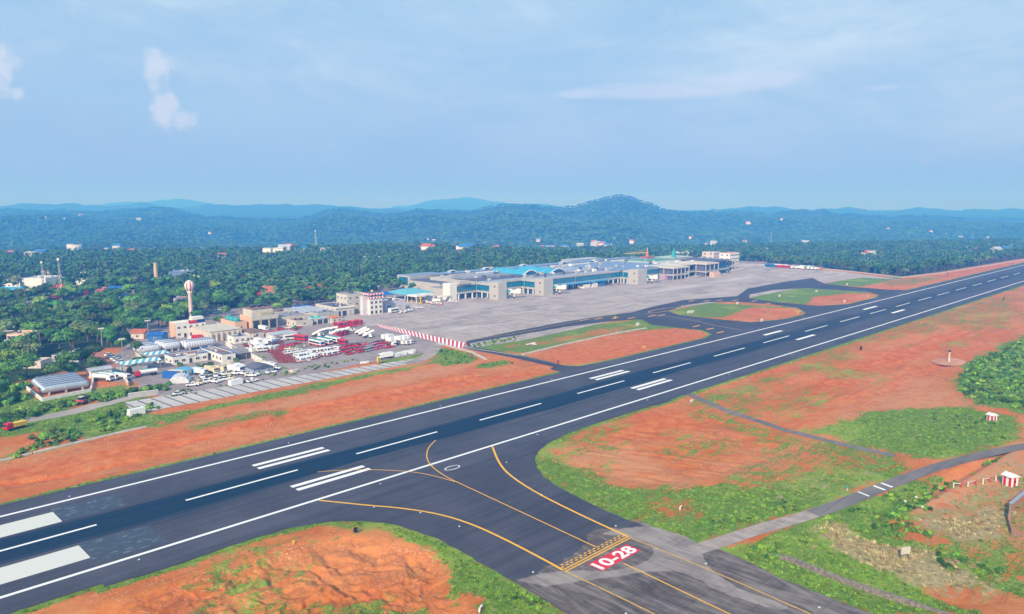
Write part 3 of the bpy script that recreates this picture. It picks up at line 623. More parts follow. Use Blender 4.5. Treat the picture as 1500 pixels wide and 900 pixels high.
# red and white hatched strip at the apron edge
b = MB(); A0 = at(552, 474.5); A1 = at(684, 503); B0 = at(554, 479); B1 = at(677, 511)
b.poly([[A0, A1, B1, B0]], .0125); tag(b.build('apron_hatch_base_marking', M_RE), kind='structure')
b = MB(); n = 24
for k in range(n):
    t0 = k / n; t1 = (k + .5) / n; sh = .9 / n
    f_ = lambda P0, P1, t: (P0[0] + (P1[0] - P0[0]) * t, P0[1] + (P1[1] - P0[1]) * t)
    b.poly([[f_(A0, A1, min(1, t0)), f_(A0, A1, min(1, t1)), f_(B0, B1, min(1, t1 + sh)), f_(B0, B1, min(1, t0 + sh))]], .0165)
tag(b.build('apron_hatch_marking', M_WH), kind='structure')
line('apron_edge_marking', P((598, 478), (640, 490), (684, 499), (760, 488), (850, 470), (930, 456)), .5, .0285, M_YF, 1)
line('apron_edge_marking', P((683, 506.5), (620, 490), (575, 479)), .5, .0125, M_WH, 1)
b = MB()
for px_, py_ in ((856, 469), (877, 467), (901, 466), (925, 466), (955, 463), (969, 462), (1013, 441), (1035, 441), (1054, 440), (1077, 440), (1020, 478), (1040, 482), (1055, 487), (1063, 490), (1105, 441), (1125, 445), (1170, 456), (1190, 464), (1180, 474)):
    c = at(px_, py_); b.poly([[(c[0] - 4, c[1] - .6), (c[0] + 4, c[1] - .6), (c[0] + 4, c[1] + .6), (c[0] - 4, c[1] + .6)]], .0245)
tag(b.build('taxiway_hold_marking', M_YE), kind='structure')
ring('taxiway_ring_marking', *at(972, 454.5), 17, 5, .9, .0245, M_YF)
line('taxiway_centreline_marking', P((945, 459), (1010, 468), (1060, 480), (1120, 488)), .5, .0242, M_YF, 1)
# joints across the parking bays
b = MB(); x = 92.
def bt(x): return np.interp(x, [88, 100, 140, 178, 206, 222], [293, 292.3, 289.3, 283.8, 281.2, 279])
def bb(x): return np.interp(x, [88, 150, 205, 222], [274.4, 273.8, 272.4, 277])
while x < 214:
    t = float(bt(x)); u_ = float(bb(x)); b.poly([[(x - 1.6, t), (x - 1.6 + .75, t), (x + .4, u_), (x - .3, u_)]], .016); x += 4.75
g = G('dark_joint', .9); tag(b.build('parking_bay_marking', g.done((.12, .11, .12))), kind='structure')
# concrete drains and kerbs
M_CON = paint('weathered_concrete', (.50, .47, .43), .9, var=.2, scale=.4, dirty=.5)
def kerb(pts, w, h, label, name='drain_kerb', sunk=.5, m=None):
    b = MB(); pp = dense(pts, 8)
    for i in range(len(pp) - 1):
        s_ = strip([pp[i], pp[i + 1]], w); b.prism(s_, -sunk, h)
    return tag(b.build(name, m or M_CON), label, 'kerb')
kerb(P((-60, 690), (0, 676), (46, 665)), .9, .35, 'low concrete drain wall beside the red bank at the far left edge')
kerb(P((50, 664), (190, 631), (214, 626)), .9, .4, 'long low concrete drain wall between the rough grass and the red bank')
kerb(P((765, 520), (830, 504), (900, 489), (947, 481)), 1.3, .35, 'straight concrete drain edge between green turf and orange earth patch')
kerb(P((640, 503), (690, 516), (712, 527)), 1.5, .3, 'pale concrete channel running down past the bright grass mound')
kerb(P((1322, 407), (1380, 400.5), (1500, 381), (1700, 345)), .8, .9, 'thin pale parapet along the far edge of the red runway strip', 'parapet_wall')
kerb(P((1112, 388.5), (1180, 392), (1240, 397.5), (1322, 407)), .7, .8, 'low pale wall between the far apron and the palm wood', 'parapet_wall')
kerb(P((1130, 812), (1160, 818), (1200, 835), (1260, 857), (1330, 880), (1400, 905)), .8, .2, 'weathered stone drain edge curving through the grass below the perimeter road', sunk=1.5, m=paint('dark_stone', (.22, .19, .16), .95, var=.4, scale=1.5, dirty=.6))
kerb(P((760, 521), (700, 512), (684, 508)), .3, .15, 'thin kerb beside the narrow service road')
# ================================================================== foliage
def leafmat(name, c0_, c1_, c2_, rough=.75):
    g = G(name, rough); g.b.inputs['Specular IOR Level'].default_value = .12
    oi = g.n.new('ShaderNodeObjectInfo')
    v = g.tc.outputs['Object']
    a = g.mix(g.rng(g.noise(v, .55, 3, .6), .35, .65), c0_, c1_)
    a = g.mix(g.rng(g.noise(v, 2.6, 2, .6), .5, .7), a, c2_)
    hv = g.n.new('ShaderNodeHueSaturation'); g.l(a, hv.inputs['Color'])
    g.l(g.math('ADD', .475, g.math('MULTIPLY', oi.outputs['Random'], .05)), hv.inputs['Hue'])
    g.l(g.math('ADD', .55, g.math('MULTIPLY', g.math('FRACT', g.math('MULTIPLY', oi.outputs['Random'], 7.31)), 1.25)), hv.inputs['Value'])
    return g.done(hv.outputs[0])
L_GRN = leafmat('broad_leaves', (.035, .10, .018), (.07, .17, .028), (.13, .24, .04))
L_OLV = leafmat('olive_leaves', (.06, .10, .03), (.11, .14, .045), (.16, .17, .07))
L_PLM = leafmat('palm_fronds', (.030, .095, .024), (.068, .15, .038), (.15, .22, .065))
L_RED = leafmat('flame_blossom', (.50, .06, .02), (.55, .12, .03), (.10, .16, .03))
L_LIM = leafmat('light_leaves', (.09, .19, .02), (.14, .27, .03), (.22, .33, .05))
L_WOOD = leafmat('distant_leaves', (.024, .07, .02), (.05, .12, .03), (.095, .17, .045))
L_DRY = leafmat('dry_grass_blades', (.34, .28, .14), (.44, .36, .20), (.28, .26, .10))
L_GRS = leafmat('grass_blades', (.09, .20, .018), (.16, .30, .028), (.28, .38, .07))
M_BARK = paint('bark', (.17, .13, .10), .95, var=.3, scale=2)
def crown_mb(r, rx, h, lobes, leaves, size, core=True, flat=1.0):
    b = MB(); L = []
    for k in range(lobes):
        a = r.uniform(0, 6.283); d = rx * (.58 * math.sqrt(r.random()) if k else 0); rad = rx * r.uniform(.34, .56)
        L.append((d * math.cos(a), d * math.sin(a), h * r.uniform(-.25, .38) * flat * (1 - .6 * d / rx), rad, rad * r.uniform(.6, .85) * flat))
    if core:
        for x, y, z, ra, rz in L:
            n = 6; b.lathe(x, y, [(ra * .35, z - rz * .7), (ra * .74, z - rz * .35), (ra * .78, z + rz * .1), (ra * .42, z + rz * .66)], n, 0)
    tot = sum(l[3] ** 2 for l in L)
    for x, y, z, ra, rz in L:
        for i in range(int(leaves * ra * ra / tot)):
            th = r.uniform(0, 6.283); cz = r.uniform(-.55, 1); s = math.sqrt(1 - cz * cz); k = r.uniform(.78, 1.12)
            c = Vector((x + ra * s * math.cos(th) * k, y + ra * s * math.sin(th) * k, z + rz * cz * k))
            n = Vector((s * math.cos(th), s * math.sin(th), cz + .3)) + Vector((r.uniform(-.8, .8), r.uniform(-.8, .8), r.uniform(-.6, .6)))
            n.normalize(); t = n.orthogonal().normalized(); u = n.cross(t); a = r.uniform(0, 6.28); t, u = t * math.cos(a) + u * math.sin(a), u * math.cos(a) - t * math.sin(a)
            q = size * r.uniform(.55, 1.15)
            b.add([tuple(c + t * q), tuple(c + u * q * .7), tuple(c - t * q), tuple(c - u * q * .7)], [(0, 1, 2, 3)], 0)
    return b
def trunk_mb(r, h, rad, top):
    b = MB(); lean = (r.uniform(-.04, .04) * h, r.uniform(-.04, .04) * h)
    b.tube((0, 0, -.5), (lean[0], lean[1], h * .55), rad, rad * .7, 7); p = Vector((lean[0], lean[1], h * .53))
    for k in range(5):
        a = 6.283 * k / 5 + r.random(); q = p + Vector((math.cos(a) * top * .55, math.sin(a) * top * .55, h * r.uniform(.2, .42)))
        b.tube(tuple(p - Vector((0, 0, h * .1 * r.random()))), tuple(q), rad * .5, rad * .16, 5)
    return b
def palm_crown_mb(r, n=15, L=4.6, seg=3):
    b = MB()
    for k in range(n):
        a = 6.283 * k / n + r.uniform(-.15, .15); up = r.uniform(-.35, .95); l = L * r.uniform(.8, 1.1); w = .62
        pts = []; x = 0; z = 0; el = up
        for i in range(seg + 1):
            pts.append((x, z)); x += l / seg * math.cos(el); z += l / seg * math.sin(el); el -= r.uniform(.45, .62)
        for i in range(seg):
            w0 = w * (.7 + .5 * math.sin(3.14 * (i + .3) / seg)); w1 = w * (.7 + .5 * math.sin(3.14 * (i + 1.3) / seg)) if i < seg - 1 else .1
            for sgn in (-1, 1):
                q = []
                for (px_, pz_), ww, side in ((pts[i], 0, 0), (pts[i + 1], 0, 0), (pts[i + 1], w1, 1), (pts[i], w0, 1)):
                    ox = px_; oy = sgn * ww; oz = pz_ - ww * .45
                    q.append((ox * math.cos(a) - oy * math.sin(a), ox * math.sin(a) + oy * math.cos(a), oz))
                b.add(q, [(0, 1, 2, 3)] if sgn > 0 else [(3, 2, 1, 0)], 0)
    b.lathe(0, 0, [(.2, -.7), (.55, -.35), (.2, .1)], 6)
    return b
def palm_trunk_mb(r, h):
    b = MB(); x = y = 0; rad = .2; dx = r.uniform(-.08, .08); dy = r.uniform(-.08, .08); n = 3
    for i in range(n):
        q = (x + dx * h / n * (i + 1) / 2, y + dy * h / n * (i + 1) / 2); b.tube((x, y, h * i / n - (.5 if i == 0 else 0)), (*q, h * (i + 1) / n), rad, rad * .85, 6); x, y = q; rad *= .85
    return b, (x, y)
# source meshes for woodland seen from afar
rv = random.Random(5)
SRC = bpy.data.collections.new('woodland_sources')
def src(i, mb, mats, col):
    o = bpy.data.objects.new('source_%02d' % i, mb.mesh('woodland_source', mats)); col.objects.link(o)
for i in range(3):                       # 0..2 palms
    b, (x, y) = palm_trunk_mb(rv, 9.5 + i * 1.5); c = palm_crown_mb(rv, 13, 4.6, 2)
    c.v = [(p[0] + x, p[1] + y, p[2] + 9.5 + i * 1.5) for p in c.v]; c.m = [1] * len(c.f); b.add(c.v, c.f, 1); src(i, b, [M_BARK, L_PLM], SRC)
for i in range(3, 7):                    # 3..6 broadleaf
    c = crown_mb(rv, 5.0, 7, 7, 170, .95); c.v = [(p[0], p[1], p[2] + 7.2) for p in c.v]
    src(i, c, [[L_GRN, L_WOOD, L_OLV, L_WOOD][i - 3]], SRC)
c = crown_mb(rv, 5.0, 5, 6, 150, .95, flat=.7); c.v = [(p[0], p[1], p[2] + 7.0) for p in c.v]; src(7, c, [L_RED], SRC)
for i in range(8, 11):                   # 8..10 coarse crowns for the hills
    c = crown_mb(rv, 6.5, 8, 5, 60, 1.9); c.v = [(p[0], p[1], p[2] + 4.5) for p in c.v]; src(i, c, [L_WOOD if i != 9 else L_PLM], SRC)
def scatter(name, col, pts, scl, rot, idx, label, cat):
    me = bpy.data.meshes.new(name); n = len(pts); me.vertices.add(n); me.vertices.foreach_set('co', np.asarray(pts, np.float32).ravel())
    a = me.attributes.new('scl', 'FLOAT', 'POINT'); a.data.foreach_set('value', np.asarray(scl, np.float32))
    a = me.attributes.new('rot', 'FLOAT_VECTOR', 'POINT'); rv_ = np.zeros((n, 3), np.float32); rv_[:, 2] = rot; a.data.foreach_set('vector', rv_.ravel())
    a = me.attributes.new('idx', 'INT', 'POINT'); a.data.foreach_set('value', np.asarray(idx, np.int32)); me.update()
    o = bpy.data.objects.new(name, me); COL.objects.link(o)
    ng = bpy.data.node_groups.new(name, 'GeometryNodeTree')
    ng.interface.new_socket('Geometry', in_out='INPUT', socket_type='NodeSocketGeometry'); ng.interface.new_socket('Geometry', in_out='OUTPUT', socket_type='NodeSocketGeometry')
    gi = ng.nodes.new('NodeGroupInput'); go = ng.nodes.new('NodeGroupOutput'); ip = ng.nodes.new('GeometryNodeInstanceOnPoints')
    ci = ng.nodes.new('GeometryNodeCollectionInfo'); ci.inputs[0].default_value = col; ci.inputs[1].default_value = True; ci.inputs[2].default_value = True
    ip.inputs['Pick Instance'].default_value = True
    def na(nm, ty):
        q = ng.nodes.new('GeometryNodeInputNamedAttribute'); q.data_type = ty; q.inputs[0].default_value = nm; return [s for s in q.outputs if s.enabled][0]
    l = ng.links.new
    l(gi.outputs[0], ip.inputs['Points']); l(ci.outputs[0], ip.inputs['Instance']); l(na('idx', 'INT'), ip.inputs['Instance Index'])
    l(na('rot', 'FLOAT_VECTOR'), ip.inputs['Rotation']); l(na('scl', 'FLOAT'), ip.inputs['Scale']); l(ip.outputs[0], go.inputs[0])
    m = o.modifiers.new('scatter', 'NODES'); m.node_group = ng
    return tag(o, label, cat, kind='stuff')
# clearings: (photo x, y on the ground, radius in metres)
CLEAR = []
def clear(px, py, r): c = at(px, py); CLEAR.append((c[0], c[1], r))
def jgrid(D0, D1, s):
    nd = int((D1 - D0) / s); ns = int(2 * (D1 * .75) / s)
    d = D0 + (np.arange(nd)[:, None] + NR.uniform(-.42, .42, (nd, ns)) + .5) * s; v = (np.arange(ns)[None, :] - ns / 2 + NR.uniform(-.42, .42, (nd, ns))) * s
    d = d.ravel(); v = v.ravel(); k = np.abs(v) < d * .71; return d[k], v[k]
def vegetate():
    S = []
    for D0, D1, s in ((230, 700, 6.2), (700, 1150, 6.6), (1150, 1750, 9.), (1750, 2500, 12.), (2500, 4000, 13.)):
        d, v = jgrid(D0, D1, s); S.append(np.stack([d, v, np.full(d.shape, s)], 1))
    S = np.concatenate(S); d, v, s = S.T
    x = d * math.cos(YAW) + v * RT[0]; y = d * math.sin(YAW) + v * RT[1]
    z, u, D, sd = terrain_z(x, y)
    Da = np.interp(u, [-700, 0, 300, 500, 750, 910, 1100, 1500, 2300], [3600, 3500, 3300, 3500, 3000, 3100, 3500, 3900, 3900])
    k = (sd < -3) & (D < Da + 40)
    _, pyy, _ = proj(x, y, z); k &= ~((u < 1115) & (pyy > 640))
    for cx, cy, r in CLEAR: k &= np.hypot(x - cx, y - cy) > r
    x, y, z, u, D, s = x[k], y[k], z[k], u[k], D[k], s[k]
    n = len(x); rnd = NR.random_sample(n); town = (u < 330 + 40 * NR.standard_normal(n)) & (D < 640)
    patch = fbm(x / 90., y / 90., 3, 77)
    dens = NR.random_sample(n) < np.where(town, .5, .93); x, y, z, u, D, s, rnd, town, patch = [q[dens] for q in (x, y, z, u, D, s, rnd, town, patch)]
    n = len(x)
    palm = np.where(town, rnd < .14, (rnd < .66 + (patch - .5) * 1.2)) & (D < 1700)
    idx = np.where(palm, NR.randint(0, 3, n), np.where(D < 1750, NR.randint(3, 7, n), NR.randint(8, 11, n)))
    red = (NR.random_sample(n) < .004) & ~palm & (D < 1700); idx = np.where(red, 7, idx)
    scl = NR.uniform(.75, 1.12, n) * np.where(town & ~palm, 1.18, .92) * np.where(D > 1750, 1.1, 1.0)
    rot = NR.uniform(0, 6.28, n)
    inn = (u > -30) & (u < 1530)
    order = np.argsort(D)
    far = np.ones(n, bool); near_p = [i for i in order if palm[i] and inn[i]][:290]; near_b = [i for i in order if not palm[i] and not red[i] and inn[i] and D[i] < 1700][:270]
    far[near_p] = False; far[near_b] = False
    print('trees', n, 'palm', palm.sum())
    scatter('woodland', SRC, np.stack([x, y, z], 1)[far], scl[far], rot[far], idx[far], 'dense coconut palm and broadleaf wood covering the valley and the hills', 'woodland')
    return [(x[i], y[i], z[i], scl[i], rot[i], town[i], u[i]) for i in near_p], [(x[i], y[i], z[i], scl[i], rot[i], town[i], u[i]) for i in near_b]
def proto_tree(kind, r, mat, h=9.5, rx=5.):
    t = thing(kind, 'x', 'tree', (0, 0, 0))
    if kind == 'palm_tree':
        b, (x, y) = palm_trunk_mb(r, h); b.build('trunk', M_BARK, t); palm_crown_mb(r, 15, 4.7, 3).build('crown', mat, t, (x, y, h))
    else:
        trunk_mb(r, h * .8, .32, rx).build('trunk', M_BARK, t); crown_mb(r, rx, h * .6, 10, 430, .62).build('crown', mat, t, (0, 0, h * .66))
    return t
def plant_trees():
    rp = random.Random(3)
    palms = [proto_tree('palm_tree', rp, L_PLM, 9 + i) for i in range(4)]
    broad = [proto_tree('broadleaf_tree', rp, m, 9.5, 5.2) for m in (L_GRN, L_GRN, L_OLV, L_LIM, L_GRN, L_WOOD)]
    bl = ['dark green spreading tree among the houses and wooded lanes beside the airfield', None, 'dull olive tree with a loose crown in the wood beside the airfield', 'bright light green tree standing out in the wood beside the airfield', None, 'deep bluish green tree in the wood beside the airfield']
    bl[1] = bl[4] = bl[0]
    used = set()
    P_, B_ = vegetate()
    def place(protos, lab, grp, L):
        for i, (x, y, z, s, r, town, u) in enumerate(L):
            k = rp.choice(range(len(protos))) if protos is palms else rp.choice((0, 1, 4, 5, 0, 1, 4, 2, 3, 5))
            lb, gp = lab(k, town, u, z)
            if protos[k].name not in used:
                used.add(protos[k].name); o = protos[k]; KIDS[o.name] = list(o.children)
                o.location = (x, y, z); o.rotation_euler.z = r; o.scale = (s,) * 3; o['label'] = lb; o['group'] = gp
            else: copy_tree(protos[k], (x, y, z), r, lb, gp, s)
    place(palms, lambda k, t, u, z: (('slender coconut palm standing among the houses beside the vehicle yards', 'palms among the houses') if t else ('slender coconut palm in the front edge of the wood beyond the airfield', 'palms along the wood edge')), '', P_)
    place(broad, lambda k, t, u, z: (bl[k], 'broadleaf trees: ' + {0: 'dark', 1: 'dark', 4: 'dark', 2: 'olive', 3: 'light', 5: 'bluish'}[k]), '', B_)
    for k, (a, b, s_) in enumerate(((200, 519, .7), (163, 508, .8), (247, 480, .9), (238, 476, 1.), (288, 471, .8), (143, 549, .9), (178, 514, .7), (120, 541, 1.), (100, 548, 1.1), (474, 440, .9), (330, 464, .8), (356, 459, .8), (80, 560, .9), (108, 556, .8), (445, 448, .9), (420, 455, .8), (15, 560, 1.), (40, 552, 1.1))):
        copy_tree(broad[(0, 1, 4, 5)[k % 4]], (*at(a, b), 0), R.uniform(0, 6), 'lone dark green tree standing inside the service yards beside roads and sheds', 'trees inside the service yards', s_)
    fl = proto_tree('flame_tree', rp, L_RED, 8.5, 5.2); KIDS[fl.name] = list(fl.children); first = True
    for k, (a, b_, s_) in enumerate(((78, 437, .95), (92, 434, 1.1), (108, 434, 1.), (122, 440, .9), (130, 446, .8), (85, 443, .8), (110, 462, .9), (122, 460, .8), (3, 478, .9), (384, 440, .8), (455, 436, 1.), (466, 434, 1.1), (476, 434, .9), (1430, 371, 1.2), (1436, 371, 1.), (1352, 388, 1.), (1330, 384, .9))):
        p = hill_at(a, b_); lb, gp = ('flame tree covered in orange red blossom among the trees of the town', 'flame trees in the town') if a < 300 else (('flame tree with orange red blossom at the wood edge behind the garages', 'flame trees behind the garages') if a < 1000 else ('distant flame tree with orange red blossom beyond the far runway strip', 'distant flame trees'))
        if first: fl.location = p; fl.scale = (s_,) * 3; fl['label'] = lb; fl['group'] = gp; first = False
        else: copy_tree(fl, tuple(p), R.uniform(0, 6), lb, gp, s_)
    return palms, broad
# small ground plants near the camera
TUF = bpy.data.collections.new('tuft_sources')
def tuft_mb(r, n, h, w):
    b = MB()
    for i in range(n):
        a = r.uniform(0, 6.28); x = r.uniform(-w, w); y = r.uniform(-w, w); l = h * r.uniform(.5, 1.1); q = .07 + .05 * h
        t = (math.cos(a), math.sin(a)); k = r.uniform(.2, .7) * l
        b.add([(x - t[1] * q, y + t[0] * q, -.1), (x + t[1] * q, y - t[0] * q, -.1), (x + t[0] * k + t[1] * q * .6, y + t[1] * k - t[0] * q * .6, l * .7), (x + t[0] * k * 1.6, y + t[1] * k * 1.6, l)], [(0, 1, 2, 3)], 0)
    return b
for i in range(3): src(i, tuft_mb(rv, 22, .42, .55), [L_GRS], TUF)
for i in range(3, 5): src(i, tuft_mb(rv, 22, .7, .5), [L_DRY], TUF)
for i in range(5, 8):
    c = crown_mb(rv, 1.3, 1.1, 5, 110, .3); c.v = [(p[0], p[1], p[2] + .5) for p in c.v]; src(i, c, [[L_GRN, L_GRS, L_LIM][i - 5]], TUF)
def ground_plants():
    n = 240000; px_ = NR.uniform(-20, 1530, n); py_ = NR.uniform(520, 905, n) ** 1.0
    XY = np.array([at(a, b) for a, b in zip(px_, py_)]); x, y = XY.T
    z, u, D, sd = terrain_z(x, y)
    g_, d_, o_, p_, f_ = cover(x, y, sd, D)
    # density even per square metre: thin out the near field, keep what lies on green ground
    keep = (NR.random_sample(n) < np.clip((D / 260.) ** 2.2, .25, 1)) & (NR.random_sample(n) < np.clip((np.maximum(g_, d_) - .42) * 1.7, 0, 1) * np.clip(fbm(x / 5., y / 5., 3, 91) * 2.4 - .5, 0, 1))
    for poly in (RWY, TAXI, PARK, BAYS, APRON, FIELD): keep &= sdist(x, y, poly, 5.) < -.5
    for pl, w in ((PERIM, 3.3), (PATHL, 2.2), (SERV, 2.8), (DIRT, 4.4), (LOOP, 3.6), (JUNC, 3.2)):
        keep &= sdist(x, y, strip(dense(pl), w * 2), 5.) < 0
    x, y, z, g_, d_ = x[keep], y[keep], z[keep], g_[keep], d_[keep]
    zz = sample_ground(x, y)
    idx = np.where(d_ > .5, NR.randint(3, 5, len(x)), NR.randint(0, 3, len(x)))
    print('tufts', len(x))
    scatter('grass', TUF, np.stack([x, y, zz], 1), NR.uniform(.35, .8, len(x)), NR.uniform(0, 6.28, len(x)), idx, 'rough green and straw coloured grass growing over the verges and banks', 'grass')
    pts = []; sc_ = []; ix = []
    for poly, cell, s0, s1 in (
        ([(1398, 562), (1425, 533), (1500, 494), (1570, 478), (1570, 612), (1500, 604), (1430, 590)], 1.7, .5, 1.45),
        ([(1210, 742), (1300, 735), (1325, 760), (1380, 800), (1500, 845), (1500, 862), (1400, 832), (1290, 780), (1210, 765)], 1.5, .45, .9),
        ([(1290, 728), (1345, 712), (1400, 695), (1460, 670), (1440, 688), (1390, 712), (1345, 738), (1300, 742)], 1.5, .45, .85),
        ([(1040, 760), (1110, 735), (1170, 738), (1150, 762), (1060, 785), (1030, 780)], 2., .35, .6),
        ([(1075, 815), (1180, 780), (1230, 770), (1200, 790), (1110, 825)], 1.6, .4, .7),
        ([(1370, 604), (1480, 620), (1480, 640), (1390, 655), (1340, 640)], 2.2, .3, .6),
        ([(-30, 628), (0, 612), (60, 597), (150, 580), (235, 566), (242, 571), (150, 588), (60, 606), (0, 634)], 2.6, .9, 1.7),
        ([(55, 640), (130, 612), (225, 590), (228, 600), (160, 634), (60, 658), (20, 672)], 2.6, .6, 1.3),
        ([(-30, 560), (0, 552), (38, 556), (40, 585), (0, 600), (-30, 610)], 3., 1.2, 2.2),
        ([(642, 512), (680, 516), (700, 525), (680, 532), (645, 532)], 2.5, .4, .8),
        ([(700, 534), (738, 528), (746, 532), (716, 539)], 2.2, .4, .8),
        ([(235, 580), (420, 545), (540, 522), (540, 525), (420, 549), (235, 585)], 2.6, .4, .8),
        ([(385, 520), (428, 546), (424, 549), (378, 524)], 2., .4, .9),
        ([(690, 505), (760, 492), (765, 496), (695, 510)], 2.5, .4, .9),
        ([(700, 835), (760, 862), (830, 900), (800, 903), (740, 875)], 1.3, .3, .6)):
        W_ = [at(*q) for q in poly]; x0 = min(p[0] for p in W_); x1 = max(p[0] for p in W_); y0 = min(p[1] for p in W_); y1 = max(p[1] for p in W_)
        nx = int((x1 - x0) / cell) + 1; ny = int((y1 - y0) / cell) + 1
        xx = (x0 + (np.arange(nx)[:, None] + NR.uniform(-.5, .5, (nx, ny))) * cell).ravel(); yy = (y0 + (np.arange(ny)[None, :] + NR.uniform(-.5, .5, (nx, ny))) * cell).ravel()
        k = (sdist(xx, yy, W_, 12.) + (fbm(xx / 5., yy / 5., 3, 14) - .5) * 9 > 0) & (fbm(xx / 7., yy / 7., 3, 15) > .40); xx = xx[k]; yy = yy[k]
        for pl in (PERIM, PATHL): 
            k = sdist(xx, yy, strip(dense(pl), 7), 5.) < 0; xx = xx[k]; yy = yy[k]
        zz = sample_ground(xx, yy)
        for a, b_, c in zip(xx, yy, zz): pts.append((a, b_, c)); sc_.append(R.uniform(s0, s1)); ix.append(R.choice((5, 6, 6, 7, 5)))
    print('shrubs', len(pts))
    scatter('undergrowth', TUF, pts, sc_, NR.uniform(0, 6.28, len(pts)), ix, 'low green scrub and weeds in banks and ditches beside the airfield roads', 'scrub')
from mathutils.bvhtree import BVHTree
def sample_ground(x, y):
    k = DD.reshape(R2.shape)
    nr_ = len(RR)
    if not hasattr(sample_ground, 't'):
        vs_ = [tuple(v) for v in np.stack([X, Y, Z], 1)[:nr_ * na]]; f_ = [tuple(f) for f in q[:(nr_ - 1) * na]]
        sample_ground.t = BVHTree.FromPolygons(vs_, f_)
    o = []
    for a, b_ in zip(x, y):
        h = sample_ground.t.ray_cast(Vector((float(a), float(b_), 60)), Vector((0, 0, -1)), 200); o.append(h[0].z if h[0] else 0.)
    return np.array(o)
# ================================================================== haze
def build_haze(dens=1 / 5200., col=(.30, .58, .90), top=235., white_abs=False):
    m = bpy.data.materials.new('haze'); m.use_nodes = True; t = m.node_tree; t.nodes.clear()
    o = t.nodes.new('ShaderNodeOutputMaterial'); v = t.nodes.new('ShaderNodeVolumePrincipled')
    v.inputs['Color'].default_value = (*col, 1); v.inputs['Density'].default_value = dens; v.inputs['Anisotropy'].default_value = .0
    if white_abs: v.inputs['Absorption Color'].default_value = (.9, .72, 1, 1)
    t.links.new(v.outputs[0], o.inputs['Volume'])
    hz = MB().box(-17000, 17000, -17000, 17000, float(Z.min()) - 1.2, top).build('haze', m)
    return tag(hz, kind='stuff')
# ================================================================== buildings
WHITE = paint('white_wall_paint', (.72, .71, .68)); CREAM = paint('cream_wall_paint', (.56, .53, .47), dirty=.35); PEACH = paint('peach_wall_paint', (.66, .44, .30)); PINKISH = paint('old_plaster', (.60, .52, .46), var=.2, dirty=.4)
GREYC = paint('grey_render', (.42, .42, .42)); ROOFG = paint('grey_flat_roof', (.25, .25, .28), .9, var=.25, scale=.3, dirty=.25); ROOFR = paint('reddish_flat_roof', (.25, .15, .125), .9, var=.3, scale=.3)
ROOFB = paint('blue_grey_metal_roof', (.20, .29, .44), .45, .3, var=.1, scale=.12, dirty=.25); ROOFP = paint('pale_metal_roof', (.46, .50, .55), .5, .2, var=.12, scale=.15, dirty=.3); ROOFD = paint('dark_membrane_roof', (.11, .12, .17), .8, var=.2, scale=.2)
ROOFS = paint('sand_metal_roof', (.56, .52, .44), .8, var=.08, scale=.2, dirty=.2); CYAN = paint('turquoise_sheet_roof', (.05, .34, .52), .45, var=.08, scale=.15, dirty=.1); TARP = paint('blue_tarpaulin', (.02, .12, .42), .6, var=.2); BLUET = paint('blue_trim', (.03, .16, .38), .5)
TEAL = paint('teal_sheet', (.05, .33, .36), .5); REDP = paint('red_vehicle_paint', (.55, .02, .03), .35, dirty=.1); PINK = paint('pink_vehicle_paint', (.65, .10, .30), .4); ORNG = paint('orange_paint', (.65, .20, .03), .5); YELP = paint('yellow_paint', (.75, .48, .03), .5)
WHV = paint('white_vehicle_paint', (.74, .75, .76), .35, var=.05, dirty=.12); GRV = paint('grey_vehicle_paint', (.32, .33, .36), .35); BLV = paint('blue_vehicle_paint', (.04, .16, .42), .35); CRV = paint('cream_vehicle_paint', (.66, .60, .42), .5, dirty=.3); RUST = paint('faded_red_paint', (.42, .10, .09), .8, var=.35, dirty=.5)
BLK = paint('black_rubber', (.02, .02, .022), .8); DKG = glass('dark_window_glass', (.02, .03, .04)); TGL = glass('teal_curtain_glass', (.012, .12, .20), .1); BGL = glass('blue_curtain_glass', (.012, .07, .16), .1); TILE = paint('clay_tile_roof', (.42, .13, .06), .9, var=.25, scale=.8)
STEEL = paint('galvanised_steel', (.45, .46, .48), .45, .6, var=.1); AWN = paint('green_net', (.10, .30, .24), .9, var=.25); ORR = paint('orange_roof', (.60, .22, .06), .8)
def stripemat(name, c0_, c1_, axis, period, rot=0):
    g = G(name, .6); xyz = g.sep(g.map(g.tc.outputs['Object'], (1, 1, 1), rot)); f = g.math('FRACT', g.math('DIVIDE', xyz[axis], period))
    return g.done(g.mix(g.rng(f, .48, .52), c0_, c1_))
CORR = stripemat('corrugated_white_sheet', (.62, .64, .68), (.40, .45, .53), 0, 1.1)
CORY = stripemat('corrugated_pale_sheet', (.60, .62, .66), (.38, .42, .50), 0, 1.3)
AWNS = stripemat('blue_and_white_striped_awning', (.66, .72, .74), (.10, .38, .48), 0, 2.4, .5)
CHK = None
def checker():
    g = G('red_white_checker', .6); n = g.n.new('ShaderNodeTexChecker'); n.inputs['Scale'].default_value = .85; g.l(g.tc.outputs['Object'], n.inputs[0])
    n.inputs[1].default_value = (.62, .03, .06, 1); n.inputs[2].default_value = (.78, .78, .78, 1); g.l(n.outputs[0], g.b.inputs['Base Color']); return g.m
CHK = checker()
